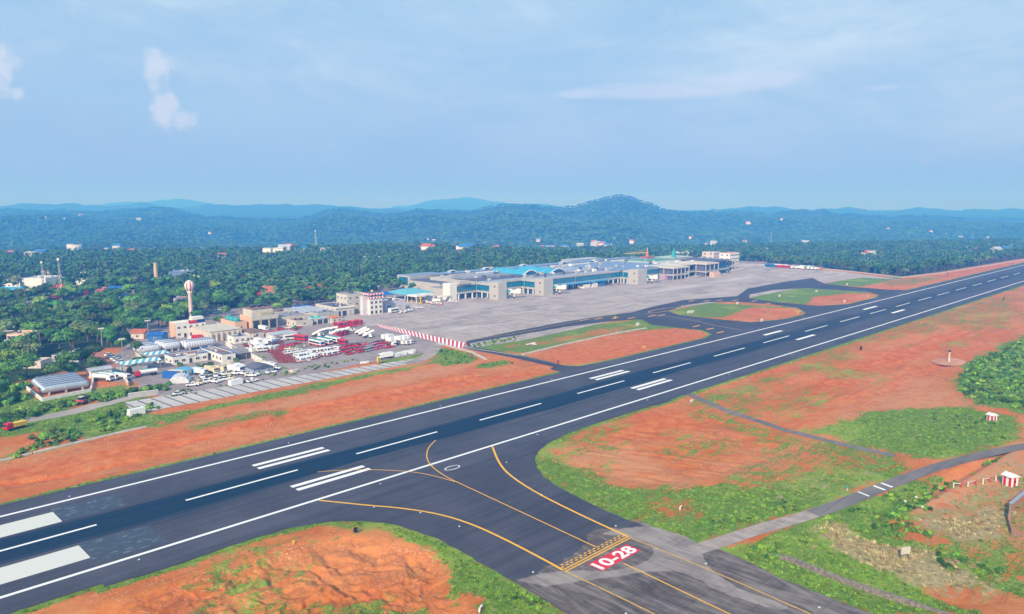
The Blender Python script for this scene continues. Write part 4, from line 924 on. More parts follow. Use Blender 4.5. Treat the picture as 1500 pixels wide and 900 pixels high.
def opening(t, face, u, z, w, h, W=0, D=0, name='window', fm=None, gm=None, deep=.12):
    "window or door on the front (-y), left (-x), right(+x) face of a building of width W and depth D"
    fm = fm or WHITE; gm = gm or DKG; b = MB()
    b.box(-w / 2, w / 2, -.05, .06, 0, h, 1)
    e = .12
    b.box(-w / 2 - e, w / 2 + e, -deep, .05, h, h + e, 0); b.box(-w / 2 - e, w / 2 + e, -deep, .05, -e, 0, 0)
    b.box(-w / 2 - e, -w / 2, -deep, .04, 0, h, 0); b.box(w / 2, w / 2 + e, -deep, .04, 0, h, 0)
    if name == 'window' and w > 1.1:
        for k in range(1, int(w / 1.1) + 1): x = -w / 2 + k * w / (int(w / 1.1) + 1); b.box(x - .04, x + .04, -.08, .02, 0, h, 0)
    o = b.build(name, [fm, gm], t)
    if face == 'f': o.location = (u, 0, z)
    elif face == 'l': o.location = (0, u, z); o.rotation_euler.z = -math.pi / 2
    elif face == 'b': o.location = (u, D, z); o.rotation_euler.z = math.pi
    else: o.location = (W, u, z); o.rotation_euler.z = math.pi / 2
    return o
def bld(name, label, cat, x0, y0, x1, y1, h, wall, roof, nf=0, nl=0, fl=1, par=.5, win=(1.3, 1.2), z=0., group=None, trim=None, doors=(), rz=0, gm=None):
    t = thing(name, label, cat, (x0, y0, z), rz, group); W = x1 - x0; D = y1 - y0
    b = MB(); b.box(0, W, 0, D, -1.5, h)
    if par:
        e = .25; b.box(0, W, 0, e, h, h + par); b.box(0, W, D - e, D, h, h + par); b.box(0, e, e, D - e, h, h + par); b.box(W - e, W, e, D - e, h, h + par)
    b.build('wall', wall, t)
    MB().box(.25 if par else -.3, W - .25 if par else W + .3, .25 if par else -.3, D - .25 if par else D + .3, h + .003, h + (.06 if par else .22)).build('roof', roof, t)
    if trim:
        b = MB(); q = h + par - .12; b.box(-.14, W + .14, -.14, D + .14, h - .25, h + .02) if not par else b.box(-.12, W + .12, -.12, .27, q, q + .3) and b.box(-.12, .27, .27, D + .12, q, q + .3) and b.box(W - .27, W + .12, .27, D + .12, q, q + .3) and b.box(.27, W - .27, D - .27, D + .12, q, q + .3)
        b.build('roof_edge', trim, t)
    if par and W * D > 60:
        for k in range(min(7, 2 + int(W * D / 90))):
            q = .5 + R.random() * 1.3; u = R.uniform(.8, W - 2.5); v = R.uniform(.8, D - 2.5)
            MB().box(u, u + q, v, v + q * .8, h + .06, h + .5 + R.random() * 1.2).build('roof_plant', R.choice((WHITE, GREYC, DKG, STEEL, ROOFD)), t)
    fh = h / fl
    for k in range(fl):
        for i in range(nf):
            u = W * (i + .5) / nf
            if k == 0 and i in doors: opening(t, 'f', u, .05, 1.4, 2.2, W, D, 'door', gm=gm)
            else: opening(t, 'f', u, fh * k + fh * .34, win[0], win[1], W, D, gm=gm)
        for i in range(nl): opening(t, 'l', D * (i + .5) / nl, fh * k + fh * .34, win[0], win[1], W, D, gm=gm)
    return t
def letters(text, size, m, parent, loc, rx=math.pi / 2, rz=0, name='lettering', depth=.05, center=True, stretch=1.):
    c = bpy.data.curves.new(name, 'FONT'); c.body = text; c.size = size; c.extrude = depth; c.align_x = 'CENTER' if center else 'LEFT'; c.offset = .01 * size
    o = bpy.data.objects.new(name, c); COL.objects.link(o); bpy.context.view_layer.update()
    me = bpy.data.meshes.new_from_object(o.evaluated_get(bpy.context.evaluated_depsgraph_get())); bpy.data.objects.remove(o)
    me.materials.clear(); me.materials.append(m); o = bpy.data.objects.new(name, me); COL.objects.link(o); o.parent = parent; o.location = loc; o.rotation_euler = (rx, 0, rz); o.scale = (stretch, 1, 1); return o

# --- passenger terminal: one building with its wings, jetty blocks, curtain glass, roofs
TCR = paint('terminal_cladding', (.43, .42, .40), .7, var=.08, dirty=.3)
ROOFT = paint('terminal_pale_roof', (.33, .39, .48), .5, .2, var=.12, scale=.15, dirty=.25)
def terminal():
    t = thing('terminal_building', 'long airport terminal with teal glass front, cream jetty blocks and blue grey roofs', 'terminal', (366, 402, 0))
    ox, oy = 366, 402
    def B(name, m, boxes):
        b = MB()
        for x0, x1, y0, y1, z0, z1 in boxes: b.box(x0 - ox, x1 - ox, y0 - oy, y1 - oy, z0, z1)
        return b.build(name, m, t)
    segs = [(373, 394, 432), (402, 438, 427), (448, 558, 418), (571, 612, 413)]
    for x0, x1, y in segs:
        B('ground_floor', BGL, [(x0, x1, y + 2.5, y + 3, -1, 4.2)])
        B('glass_front', TGL, [(x0, x1, y + .3, y + .6, 5.6, 10.2)])
        B('floor_band', TCR, [(x0, x1, y - .15, y + 3, 4.2, 5.6)])
        B('parapet', TCR if x0 < 500 else ROOFT, [(x0, x1, y - .3, y + .9, 10.2, 11.7)])
        b = []; k = x0 + 2.
        while k < x1 - 1: b.append(k); k += 7
        for k in b: B('column', WHITE, [(k - .4, k + .4, y - .1, y + .7, -.5, 4.2)])
        b = MB(); k = x0 + .1
        while k < x1: b.box(k - ox, k - ox + .14, y + .18 - oy, y + .3 - oy, 5.6, 10.2); k += 2.2
        b.build('mullion', paint('mullion_paint', (.08, .25, .34), .5), t)
    # connecting wings to the jetty blocks (left-hand side faces)
    for x0, x1, y0, y1 in ((394, 402, 418, 436), (438, 448, 412, 428), (558, 570, 409, 419)):
        B('ground_floor', BGL, [(x0 + 2, x1 - 1, y0, y1, -1, 4.2)]); B('glass_front', TGL, [(x0 + .3, x1 - .4, y0, y1, 5.6, 10.2)])
        B('floor_band', TCR, [(x0 - .1, x1 - .3, y0, y1, 4.2, 5.6)]); B('parapet', TCR, [(x0 - .3, x1, y0, y1, 10.2, 11.7)])
        for k in (0.15, .5, .85): B('column', WHITE, [(x0, x0 + .8, y0 + (y1 - y0) * k - .4, y0 + (y1 - y0) * k + .4, -.5, 4.2)])
    for i, (x0, x1, y0, y1, h) in enumerate(((366, 373, 432, 440, 12.6), (393.5, 402.3, 408, 418, 13), (437.5, 448.3, 402, 412, 13), (557.5, 571.3, 398, 409, 13))):
        blk = B('jetty_block', TCR if i else WHITE, [(x0, x1, y0, y1, -1, h)])
        b = MB()
        for k in range(1, 8): b.box(x0 - ox - .05, x1 - ox + .05, y0 - oy - .05, y1 - oy + .05, h * k / 8 - .06, h * k / 8)
        c = b.build('joint_line', GREYC, t); c.parent = blk
        if i:
            for zz in (2.2, 9.3):
                b = MB(); b.box(x0 - ox - .08, x0 - ox + .05, y0 - oy + 3.5, y0 - oy + 4.7, zz, zz + 1.3); c = b.build('window', DKG, t); c.parent = blk
    B('wall', TCR, [(391, 402, 436, 470, -1, 8), (378, 391, 442, 472, -1, 6.2), (388, 420, 470, 512, -1, 8.2), (402, 700, 430, 500, -1, 10.8), (393, 430, 516, 534, -1, 11), (430, 705, 500, 512, -1, 11.2)])
    B('glass_front', TGL, [(392.6, 393.2, 519, 531, 3, 9.6)]); B('window', BGL, [(396, 410, 515.3, 516.2, 2.6, 8.)])
    B('wing_block', TCR, [(374, 384, 430, 437, 11.7, 14.)])
    for x0, x1, y0, y1, z, m in ((391.2, 402, 437, 470, 8.02, ROOFD), (378.2, 391, 442.2, 471.8, 6.22, ROOFG), (388.2, 420, 470, 511.8, 8.22, ROOFD), (373.2, 394, 432.6, 441, 11.0, ROOFG),
            (403, 447, 428, 442, 11.0, ROOFT), (403, 463, 442, 458, 11.4, ROOFD), (403, 462, 458, 474, 11.8, ROOFG), (420, 462, 474, 486, 11.4, ROOFT), (412, 520, 500, 514, 12.2, ROOFB), (420, 700, 487, 499, 11.6, ROOFB), (448, 556, 419, 434, 11.25, ROOFT), (463, 556, 434, 440, 11.9, ROOFG), (518, 560, 440, 487, 11.7, ROOFT),
            (556, 640, 415, 486, 11.9, ROOFB), (640, 700, 430, 486, 11.7, paint('pale_green_sheet', (.42, .52, .46), .8, var=.2, scale=.15, dirty=.4)), (520, 705, 499, 514, 12.4, ROOFB), (393.2, 430, 516.2, 533.8, 11.05, ROOFB)):
        r_ = B('roof', m, [(x0, x1, y0, y1, z - .4, z)])
    # seams and rooftop plant
    rr_ = random.Random(21)
    for k in range(70):
        x = rr_.uniform(405, 690); y = rr_.choice((rr_.uniform(444, 486), rr_.uniform(488, 512), rr_.uniform(421, 440))); w = rr_.uniform(1, 4.2); d = rr_.uniform(1, 3)
        B('roof_plant', rr_.choice((WHITE, GREYC, STEEL, TCR, ROOFD)), [(x, x + w, y, y + d, 11.3, 12.5 + rr_.uniform(.4, 1.6))])
    for k in range(9): B('roof_ridge', WHITE if k % 3 else TCR, [(412 + k * 32, 440 + k * 32, 486.2 + (k % 2) * 1.6, 487.2 + (k % 2) * 1.6, 11.5, 12.9)])
    def vault(x0, x1, y0, y1, z, rise, m, edge=WHITE, name='vaulted_roof'):
        b = MB(); n = 12; pts = [(x0 + (x1 - x0) * i / n - ox, z + rise * math.sin(math.pi * i / n)) for i in range(n + 1)]
        b.prof([(x0 - ox, z - .5)] + pts + [(x1 - ox, z - .5)], y0 - oy, y1 - oy)
        r_ = b.build(name, m, t)
        b = MB(); p2 = [(p[0], p[1] + .25) for p in pts]; p3 = [(p[0], p[1] - .45) for p in pts[::-1]]
        b.prof(p2 + p3, y0 - oy - .5, y0 - oy + .25); c = b.build('arch', edge, t); c.parent = r_
        b = MB(); b.prof([(x0 - ox + 2, z)] + [(p[0] * .999, p[1] - .6) for p in pts[2:-2]] + [(x1 - ox - 2, z)], y0 - oy - .12, y0 - oy - .02); c = b.build('window', BGL, t); c.parent = r_
    vault(464, 482, 450, 490, 11.9, 3.4, CYAN); vault(489, 510, 442, 484, 11.9, 3.6, CYAN)
    for x, y in ((428, 514), (470, 515), (520, 516), (572, 510), (620, 508)): vault(x, x + 9, y - 8, y - 4, 12.3, 1.9, ROOFT, WHITE, 'arched_skylight')
    # blue airside canopies
    for x0 in (472, 495, 518): B('airside_canopy', paint('bright_blue_sheet', (.03, .30, .62), .5), [(x0, x0 + 20, 412, 418, 4.6, 5.0)])
    B('office_cabin', WHITE, [(500, 509, 413, 418, 0, 3.4), (512, 519, 413, 418, 0, 3.4)]); B('office_cabin', BLV, [(522, 528, 412.5, 418, 0, 3.2)])
    return t
terminal()
def frame_bay(x0, x1, y0, y1, h, label, glassy=False, top=CREAM):
    t = thing('unfinished_terminal_block', label, 'building', (x0, y0, 0)); W = x1 - x0; D = y1 - y0
    b = MB(); b.box(-.5, W + .5, -.5, D, h - 1.2, h); b.build('roof', top, t)
    MB().box(-.2, W + .2, -.3, D, 4., 5.2).build('floor_band', GREYC, t)
    MB().box(1.5, W - .5, 3, D, -1, h - 1.2).build('wall', BGL if glassy else ROOFD, t)
    k = 0.
    while k <= W: MB().box(k - .35, k + .35, -.2, .5, -1, h - 1.2).build('column', GREYC if not glassy else BGL, t); k += W / max(2, round(W / 7))
    for y in (D * .33, D * .66): MB().box(-.2, .5, y - .35, y + .35, -1, h - 1.2).build('column', GREYC, t)
    return t
frame_bay(613, 640, 397, 430, 12, 'open grey concrete frame block next to the last jetty of the terminal')
frame_bay(641, 665, 407, 430, 12.5, 'dark glazed block between two open concrete frames at the terminal end', True)
frame_bay(666, 690, 394, 428, 13, 'pale concrete frame block with a canteen cabin in front', False, PINKISH)
frame_bay(692, 722, 400, 440, 14, 'dark blue glass corner block near the far end of the terminal', True, ROOFD)
frame_bay(725, 752, 409, 445, 12, 'farthest open concrete frame block at the end of the terminal')
frame_bay(755, 778, 420, 450, 9, 'low unfinished frame block beyond the terminal')
bld('site_cabin', 'small cream cabin in front of the unfinished terminal block', 'cabin', 668, 386, 680, 391, 4, PEACH, ROOFG, 3, 1)
for i, (x, y, w, d, c, lb) in enumerate(((655, 455, 46, 30, AWN, 'green netted roof slab of the terminal extension works'), (712, 462, 40, 26, paint('pale_green_sheet', (.4, .5, .45)), 'pale green sheeted roof slab at the far terminal works'), (610, 520, 50, 16, ROOFP, 'pale roof shed behind the terminal extension'))):
    bld('works_shed', lb, 'shed', x, y, x + w, y + d, 12.5, GREYC, c, 0, 0, par=0)
def crane(x, y):
    t = thing('construction_hoist', 'orange lattice hoist tower standing above the terminal roof', 'crane', (x, y, 0))
    b = MB(); b.prism([(-1.6, -1.6), (1.6, -1.6), (1.6, 1.6), (-1.6, 1.6)], 0, 19, top=[(-.9, -.9), (.9, -.9), (.9, .9), (-.9, .9)]); b.build('tower', ORNG, t)
    b = MB(); b.tube((0, 0, 18.5), (-32, 8, 18.5), .45, .3); b.tube((0, 0, 22), (-20, 5, 18.7), .12); b.tube((0, 0, 18), (0, 0, 24), .5, .3); b.build('jib', YELP, t)
    MB().box(-7, 7, -5, 5, 12.5, 14.2).build('base_deck', RUST, t)
crane(*at(948, 379, 12))
t = thing('green_works_tower', 'teal netted stair tower beyond the terminal roof', 'tower', (*at(987, 378, 12), 0)); MB().prism([(-3, -3), (3, -3), (3, 3), (-3, 3)], 0, 20, top=[(-1.5, -1.5), (1.5, -1.5), (1.5, 1.5), (-1.5, 1.5)]).build('shaft', TEAL, t); MB().cyl(0, 0, 20, 23, 1, .3).build('cap', TEAL, t)
def ppb(name, label, cat, L, Cc, Rr, h, wall, roof, *a, base=True, **k):
    "building from the photo places of its left, near and right corners, on the ground or at roof height"
    z = 0 if base else h; l = at(*L, z); c = at(*Cc, z); r = at(*Rr, z)
    x0 = c[0]; y0 = c[1] if not k.pop('avg', False) else (c[1] + r[1]) / 2
    return bld(name, label, cat, x0, y0, max(r[0], x0 + 3), max(l[1], y0 + 3), h, wall, roof, *a, **k)
ob = ppb('office_block', 'far cream and red office block with rows of windows at the end of the apron', 'building', (1058, 386.5), (1069, 388), (1107, 388), 13, WHITE, RUST, 9, 2, 3, win=(2.4, 1.6), trim=ORR)
ppb('office_block', 'square pale pink office building just left of the far red topped block', 'building', (1037, 384), (1045, 386), (1062, 385.5), 13, PINKISH, ROOFG, 4, 2, 3, win=(2.6, 1.8))
ppb('office_block', 'long low white building with a round red sign beyond the works roofs', 'building', (997, 380), (1001, 381.5), (1025, 381), 10, WHITE, CYAN, 7, 1, 2, win=(1.6, 1.4))
ppb('office_block', 'low pale shed beside the pale pink office building', 'building', (1026, 386), (1030, 387), (1043, 386.5), 7, CREAM, ROOFP, 3, 1)
ppb('office_block', 'low red banded annex in front of the far office block', 'building', (1060, 391), (1064, 392.5), (1080, 391), 6, PINKISH, RUST, 4, 1)
# --- airport service buildings
# control tower
def control_tower():
    x0, y0 = 281, 412.5; t = thing('control_tower', 'white control tower with red and white chequered top beside the apron', 'control tower', (x0, y0, 0)); W, D = 10.2, 6.5
    MB().box(0, W, 0, D, -1, 10.6).build('wall', WHITE, t)
    MB().box(-.6, W + .6, -.6, D + .6, 10.6, 11.8).build('lower_chequer_band', CHK, t)
    MB().box(-.1, W + .1, -.1, D + .1, 11.8, 13).build('glass_cab', BGL, t)
    c = MB().box(-.7, W + .7, -.7, D + .7, 13, 14.2).build('upper_chequer_band', CHK, t)
    MB().box(-.3, W + .3, -.3, D + .3, 14.2, 14.35).build('roof', ROOFD, t)
    for k in range(4): MB().box(k * (W - .3) / 3, k * (W - .3) / 3 + .3, -.2, .1, 11.8, 13).build('cab_post', WHITE, t)
    for z in (.6, 4., 7.2):
        for u in (1.7, 5.1, 8.5): opening(t, 'f', u, z, 1.7, 1.7 if z > 1 else 2, W, D, 'window' if z > 1 else 'door')
        opening(t, 'l', 3.2, z + .3, 1, 1.2, W, D)
    MB().box(-3.6, -.02, 2.2, 5.8, -1, 12.2).build('stair_tower', paint('stair_render', (.58, .57, .60)), t)
    b = MB(); b.tube((3, 4, 14.3), (3, 4, 19), .06); b.tube((7, 4, 14.3), (7, 4, 17.5), .06); b.build('antenna', STEEL, t)
    b = MB(); b.lathe(5, 4, [(.2, 14.3), (.9, 14.8), (.9, 15.3), (.2, 15.9)], 8); b.build('beacon', paint('warm_beacon', (.8, .5, .15)), t)
control_tower()
t3 = bld('operations_building', 'three storey cream building with roof aerials just left of the chequered tower', 'building', 274, 428, 289, 441, 12.2, CREAM, ROOFG, 3, 3, 3, win=(1.6, 1.3)); 
b = MB(); [b.tube((x, y, 12.2), (x, y, 12.2 + h), .07, n=4) for x, y, h in ((2, 3, 7), (5, 6, 5), (9, 4, 8), (12, 9, 5), (7, 10, 9))]; b.build('antenna', STEEL, t3)
tg = bld('garage_building', 'two storey cream garage building with open bays below the three storey block', 'garage', 261, 421.5, 275, 446, 5.8, CREAM, ROOFD, 0, 4, 2, win=(1.2, 1.)); [opening(tg, 'f', u, 0, 3.2, 3.4, 14, 24, 'garage_door', gm=DKG if u < 8 else GREYC) for u in (2.3, 6.6, 11.2)]
MB().box(-.3, 14.3, -.6, .1, 5.2, 6.2).build('fascia', WHITE, tg)
tl = bld('garage_building', 'low lilac garage with three shutters right of the chequered tower', 'garage', 298, 419, 315, 440, 6, paint('lilac_render', (.50, .48, .56)), ROOFD, 0, 0, 1, trim=PINKISH); [opening(tl, 'f', u, 0, 3.6, 3.6, 17, 21, 'garage_door', gm=GREYC) for u in (8, 12.3)]; opening(tl, 'f', 3.2, 2.6, 3., 1.2, 17, 21)
ts = bld('fire_station', 'sand coloured fire station with three tall open bays and upper block', 'fire station', 198.5, 410.5, 215, 425, 7.2, PEACH, ROOFG, 0, 2, 1, par=.6, win=(1., 1.))
for u in (2.9, 8.2, 13.4): opening(ts, 'f', u, 0, 4.3, 5.2, 16.5, 14.5, 'bay_door', fm=CREAM, deep=.35)
MB().box(-.2, 16.7, -.5, 0, 5.6, 7.9).build('fascia', CREAM, ts); MB().box(2, 15, 3, 14.4, 7.2, 11.6).build('upper_storey', CREAM, ts); MB().box(1.6, 15.4, 2.6, 14.8, 11.6, 11.9).build('upper_roof', ROOFR, ts); MB().box(6, 13.5, 1, 2.9, 7.2, 9.4).build('stair_head', paint('khaki_render', (.45, .42, .28)), ts)
b = MB(); [b.box(x, x + 1.6, 8 + (i % 2) * 2, 9.6 + (i % 2) * 2, 11.9, 13.2) for i, x in enumerate((4, 6.2, 8.4, 10.6, 12.4))]; b.build('roof_tank', DKG, ts)
bld('fire_station_annex', 'low peach annex left of the fire station under three green water tanks', 'annex', 190, 413, 197, 432, 5, PEACH, ROOFR, 1, 4, 1, win=(1, 1))
for i, (x, y) in enumerate(((192.2, 416), (192.2, 421), (192.4, 426))):
    t = thing('water_tank', ['nearest', 'middle', 'farthest'][i] + ' of three round green water tanks on the annex roof', 'water tank', (x, y, 5.1), 0, 'green tanks on the annex'); MB().lathe(0, 0, [(1.9, 0), (1.95, 1.4), (1.5, 2.2), (.5, 2.6)], 14).build('body', TEAL, t); MB().cyl(0, 0, 2.6, 2.8, .5).build('lid', TEAL, t)
bld('store_building', 'low pale store building right of the fire station behind a court', 'store', 221, 416, 240, 438, 4.2, PINKISH, ROOFG, 3, 2)
bld('store_building', 'long grey roofed store between the fire station and the garages', 'store', 240, 425, 258, 450, 4.6, GREYC, ROOFP, 3, 3, par=0)
bld('store_building', 'low cream building with maroon roof behind the green topped carport', 'store', 222, 402, 233, 414, 3.4, CREAM, ROOFR, 1, 2)
tc_ = thing('carport', 'open carport with blue edge and green nets on its roof', 'carport', (232, 402, 0)); MB().box(0, 12, 0, 9, 3.2, 3.6).build('roof', ROOFP, tc_); MB().box(0, 3, 4, 9, 0, 3.2).build('wall', CREAM, tc_); [MB().box(x, x + .3, .1, .4, 0, 3.2).build('post', WHITE, tc_) for x in (.1, 4, 8, 11.6)]; [MB().lathe(x, 5, [(1.7, 3.6), (1.2, 4.3), (.2, 4.6)], 8).build('green_net', paint('bright_green_net', (.02, .42, .28)), tc_) for x in (3.4, 7.6)]
th = bld('guard_hut', 'cream hut with an orange roof at the right end of the carport', 'hut', 245, 400, 252, 408, 3.2, CREAM, ORR, 2, 1, par=0)
bld('workshop', 'long pale workshop between the carport and the garage building', 'workshop', 243, 413, 258, 424, 4.4, GREYC, ROOFG, 3, 2)
bld('blue_roof_shed', 'small shed with a bright blue roof behind the cream garage', 'shed', 252, 452, 262, 460, 4, WHITE, TARP, 1, 1, par=0)
# white two storey office with the red and blue board
to = bld('airline_office', 'white two storey office with a red and blue roof board below the water tower', 'office', 157.5, 415, 174, 423, 7.4, WHITE, WHITE, 5, 2, 2, par=.9, win=(1.5, 1.2), doors=(1, 2), trim=None)
MB().box(7.2, 11.4, -.3, -.02, 7.2, 8.9).build('red_sign_board', REDP, to); MB().box(11.6, 16.2, -.3, -.02, 7.3, 9.0).build('blue_sign_board', paint('navy_board', (.02, .04, .16)), to); MB().box(10.0, 16.2, 2, 6, 8.3, 10.2).build('stair_head', WHITE, to)
MB().box(-.25, 0, 0, 8, 0, 8).build('sunlit_side_panel', PEACH, to)  # orange sheet over the left face: warm sunlight put into the colour
tb = bld('storage_hall', 'large hall with a flat sand coloured roof right of the white airline office', 'hall', 166, 391, 183, 415, 5.2, PINKISH, ROOFS, 0, 0, 1, par=0); b = MB(); [b.box(x, x + .5, -1., -.05, 0, 4.6) for x in (.2, 3, 6, 9, 12, 15, 16.4)]; b.build('buttress', CREAM, tb)
bld('low_shed', 'small white roofed shed in front of the sand roofed hall', 'shed', 172, 376, 181, 384, 3.4, WHITE, ROOFG, 3, 1, par=.3)
bld('low_shed', 'maroon roofed lean-to beside the sand roofed hall', 'shed', 185, 385, 193, 399, 3.2, PINKISH, ROOFR, 1, 2, par=0)
bld('site_office', 'cream flat roofed site office in the middle of the vehicle yard', 'office', 190, 368, 204, 377, 3.4, CREAM, ROOFP, 5, 2, par=0)
ta = bld('crew_building', 'white bungalow with blue parapet and red roof facing the junk yard', 'bungalow', 129, 345.5, 145, 355, 3.5, WHITE, ROOFR, 5, 2, 1, par=.5, win=(1.7, 1.1), doors=(2,), trim=BLUET); MB().box(6.2, 10.4, -.35, -.13, 3.2, 4.3).build('name_board', WHITE, ta)
bld('crew_building', 'narrow white building with blue parapet and red roof right of the bungalow', 'bungalow', 147, 334.5, 153.3, 357, 3.6, WHITE, ROOFR, 1, 6, 1, par=.5, win=(1.6, 1.4), trim=BLUET)
bld('open_shed', 'dark open shed attached to the narrow blue trimmed building', 'shed', 154, 336, 161, 349, 2.9, DKG, ROOFG, 0, 0, 1, par=0)
# gabled sheds
def gable(name, label, cat, x0, y0, x1, y1, h, rise, wall, roof, along='x', group=None, rz=0, open_=False, z=0.):
    t = thing(name, label, cat, (x0, y0, z), rz, group); W = x1 - x0; D = y1 - y0
    b = MB()
    if open_:
        for x in (.2, W - .2):
            for y in (.2, D / 2, D - .2): b.box(x - .12, x + .12, y - .12, y + .12, 0, h)
        b.build('post', STEEL, t)
    else: b.box(0, W, 0, D, -1, h).build('wall', wall, t)
    e = .5; r_ = MB()
    if along == 'x': r_.add([(-e, -e, h), (W + e, -e, h), (W + e, D + e, h), (-e, D + e, h), (-e, D / 2, h + rise), (W + e, D / 2, h + rise)], [(0, 1, 5, 4), (2, 3, 4, 5), (0, 4, 3), (1, 2, 5), (0, 3, 2, 1)])
    else: r_.add([(-e, -e, h), (W + e, -e, h), (W + e, D + e, h), (-e, D + e, h), (W / 2, -e, h + rise), (W / 2, D + e, h + rise)], [(0, 4, 5, 3), (1, 2, 5, 4), (0, 1, 4), (2, 3, 5), (0, 3, 2, 1)])
    r_.build('roof', roof, t)
    if not open_:
        for i in range(max(1, int(W / 4))): opening(t, 'f', W * (i + .5) / max(1, int(W / 4)), h * .3, 1.2, 1.2, W, D)
        opening(t, 'l', D / 2, h * .25, 1.2, 1.3, W, D)
    return t
gable('grey_shed', 'small shed with a dark gabled roof at the edge of the junk yard', 'shed', *at(372, 551), at(372, 551)[0] + 9, at(372, 551)[1] + 8, 2.8, 1.6, paint('blue_grey_sheet', (.30, .36, .48)), ROOFD, 'y')
gable('awning_shelter', 'long blue and white striped awning over the tanker lorries', 'shelter', *at(183, 549), at(183, 549)[0] + 15, at(183, 549)[1] + 8, 4.2, .8, WHITE, AWNS, 'x', open_=True)
gable('awning_shelter', 'smaller blue and white striped awning beside the white bungalow', 'shelter', *at(218, 531), at(218, 531)[0] + 9, at(218, 531)[1] + 8, 3.2, .6, WHITE, AWNS, 'x', open_=True)
gable('blue_kiosk', 'white fuel kiosk with blue doors at the end of the tank farm', 'kiosk', *at(134, 555), at(134, 555)[0] + 8, at(134, 555)[1] + 6, 3.2, .9, WHITE, ROOFP, 'x')
# horizontal storage tanks
def htank(x, y, L, r, label, group, m=WHV, rz=0, z=0.):
    t = thing('storage_tank', label, 'tank', (x, y, z), rz, group)
    b = MB(); n = 18; pr = [(-.0, .25), (.35, .8), (.9, 1.0)]; 
    vs = []; xs = [0, .5, 1.3, L - 1.3, L - .5, L]; rs = [.35 * r, .85 * r, r, r, .85 * r, .35 * r]
    for xx, ra in zip(xs, rs): vs += [(xx, ra * math.cos(6.2832 * i / n), r + .7 + ra * math.sin(6.2832 * i / n)) for i in range(n)]
    fs = [(k * n + i, (k + 1) * n + i, (k + 1) * n + (i + 1) % n, k * n + (i + 1) % n) for k in range(5) for i in range(n)] + [tuple(range(n)), tuple(5 * n + i for i in range(n))[::-1]]
    b.add(vs, fs); b.build('shell', m, t, smooth=True)
    b = MB(); [b.box(xx - .3, xx + .3, -r * .8, r * .8, -.3, .7 + r * .5) for xx in (L * .15, L * .5, L * .85)]; b.build('saddle', GREYC, t)
    b = MB(); b.box(.8, L - .8, -.35, .35, 2 * r + .72, 2 * r + .8); b.build('walkway', BLUET, t)
    b = MB(); [b.box(xx, xx + .25, -.1, .5, 2 * r + .8, 2 * r + 1.1) for xx in [2 + 2.2 * k for k in range(int((L - 3) / 2.2))]]; b.box(1.5, L - 2, .5, .62, 2 * r + .8, 2 * r + .92); b.build('handrail', GREYC, t)
    return t
TANKM = paint('silver_blue_tank_paint', (.42, .48, .56), .4, .3, dirty=.3)
ax, ay = at(66, 580)
for k in range(6): htank(ax - 1 + k * 0.2, ay + 1 + k * 3.5, 16.5, 1.45, ['nearest', 'second nearest', 'third', 'fourth', 'fifth', 'farthest'][k] + ' long silver tank of the walled fuel farm, counted from the road', 'fuel farm tanks', TANKM)
kerb([at(62, 588), at(133, 574), at(137, 557)], .5, 1.2, 'low white bund wall round the silver fuel tanks', 'bund_wall', m=WHITE)
kerb([at(62, 588), at(35, 567)], .5, 1.2, 'short left side of the white bund wall at the fuel tanks', 'bund_wall', m=WHITE)
ax, ay = at(205, 521)
for k in range(3):
    htank(ax, ay + k * 4.4, 9.5, 1.9, ['nearest', 'middle', 'farthest'][k] + ' ribbed white tank of the left trio behind the bungalow', 'ribbed tanks, left trio', CORR)
    htank(ax + 10.6, ay + 1 + k * 4.4, 9., 1.9, ['nearest', 'middle', 'farthest'][k] + ' ribbed white tank of the right trio behind the bungalow', 'ribbed tanks, right trio', CORR)
ax, ay = at(270, 514)
for k in range(2): htank(ax, ay + k * 4.4, 15.5, 1.9, ['nearer', 'farther'][k] + ' of two long white tanks in front of the sand roofed hall', 'long white tanks', CORY)
# water tower
def water_tower(x, y):
    t = thing('water_tower', 'tall slim red and white water tower rising beside the white airline office', 'water tower', (x, y, 0))
    g = G('red_white_tower_paint', .6); xyz = g.sep(g.tc.outputs['Object']); an = g.math('ARCTAN2', xyz[1], xyz[0]); f = g.math('FRACT', g.math('MULTIPLY', an, 1.2732))
    m = g.done(g.mix(g.rng(f, .55, .6), (.78, .77, .76), (.52, .13, .09)))
    MB().lathe(0, 0, [(1.8, -1), (1.3, 3), (1.1, 12), (1.2, 17), (1.9, 18.8)], 18).build('shaft', m, t, smooth=True)
    MB().lathe(0, 0, [(1.9, 18.8), (2.6, 20.0), (3.0, 21.6), (2.9, 23.0), (2.1, 24.3), (.4, 24.8)], 20).build('tank', m, t, smooth=True)
    MB().lathe(0, 0, [(1.4, 24.2), (1.4, 24.9), (.3, 25.2)], 14).build('cap', WHITE, t)
water_tower(189, 472)
# canopies by the apron
def canopy(name, label, x0, y0, x1, y1, h, rise, m, posts=True, flat=False):
    t = thing(name, label, 'canopy', (x0, y0, 0)); W = x1 - x0; D = y1 - y0
    if flat: MB().box(0, W, 0, D, h, h + .9).build('roof', m, t)
    else: MB().prism([(0, 0), (W, 0), (W, D), (0, D)], h, h + rise, top=[(W * .3, D * .35), (W * .7, D * .35), (W * .7, D * .65), (W * .3, D * .65)]).build('roof', m, t)
    n = max(2, int(W / 6))
    for i in range(n):
        for y in (.4, D - .6): MB().box(W * i / (n - 1) * .96 + .2, W * i / (n - 1) * .96 + .7, y, y + .5, -.5, h).build('post', WHITE, t)
canopy('pavilion_roof', 'large turquoise hipped pavilion roof between the tower and the terminal', 338, 450, 366, 476, 5, 2.6, paint('faded_turquoise_sheet', (.12, .42, .50), .5))
canopy('pavilion_roof', 'small dark blue hipped roof left of the turquoise pavilion', 326, 462, 338, 476, 4.6, 1.8, TARP)
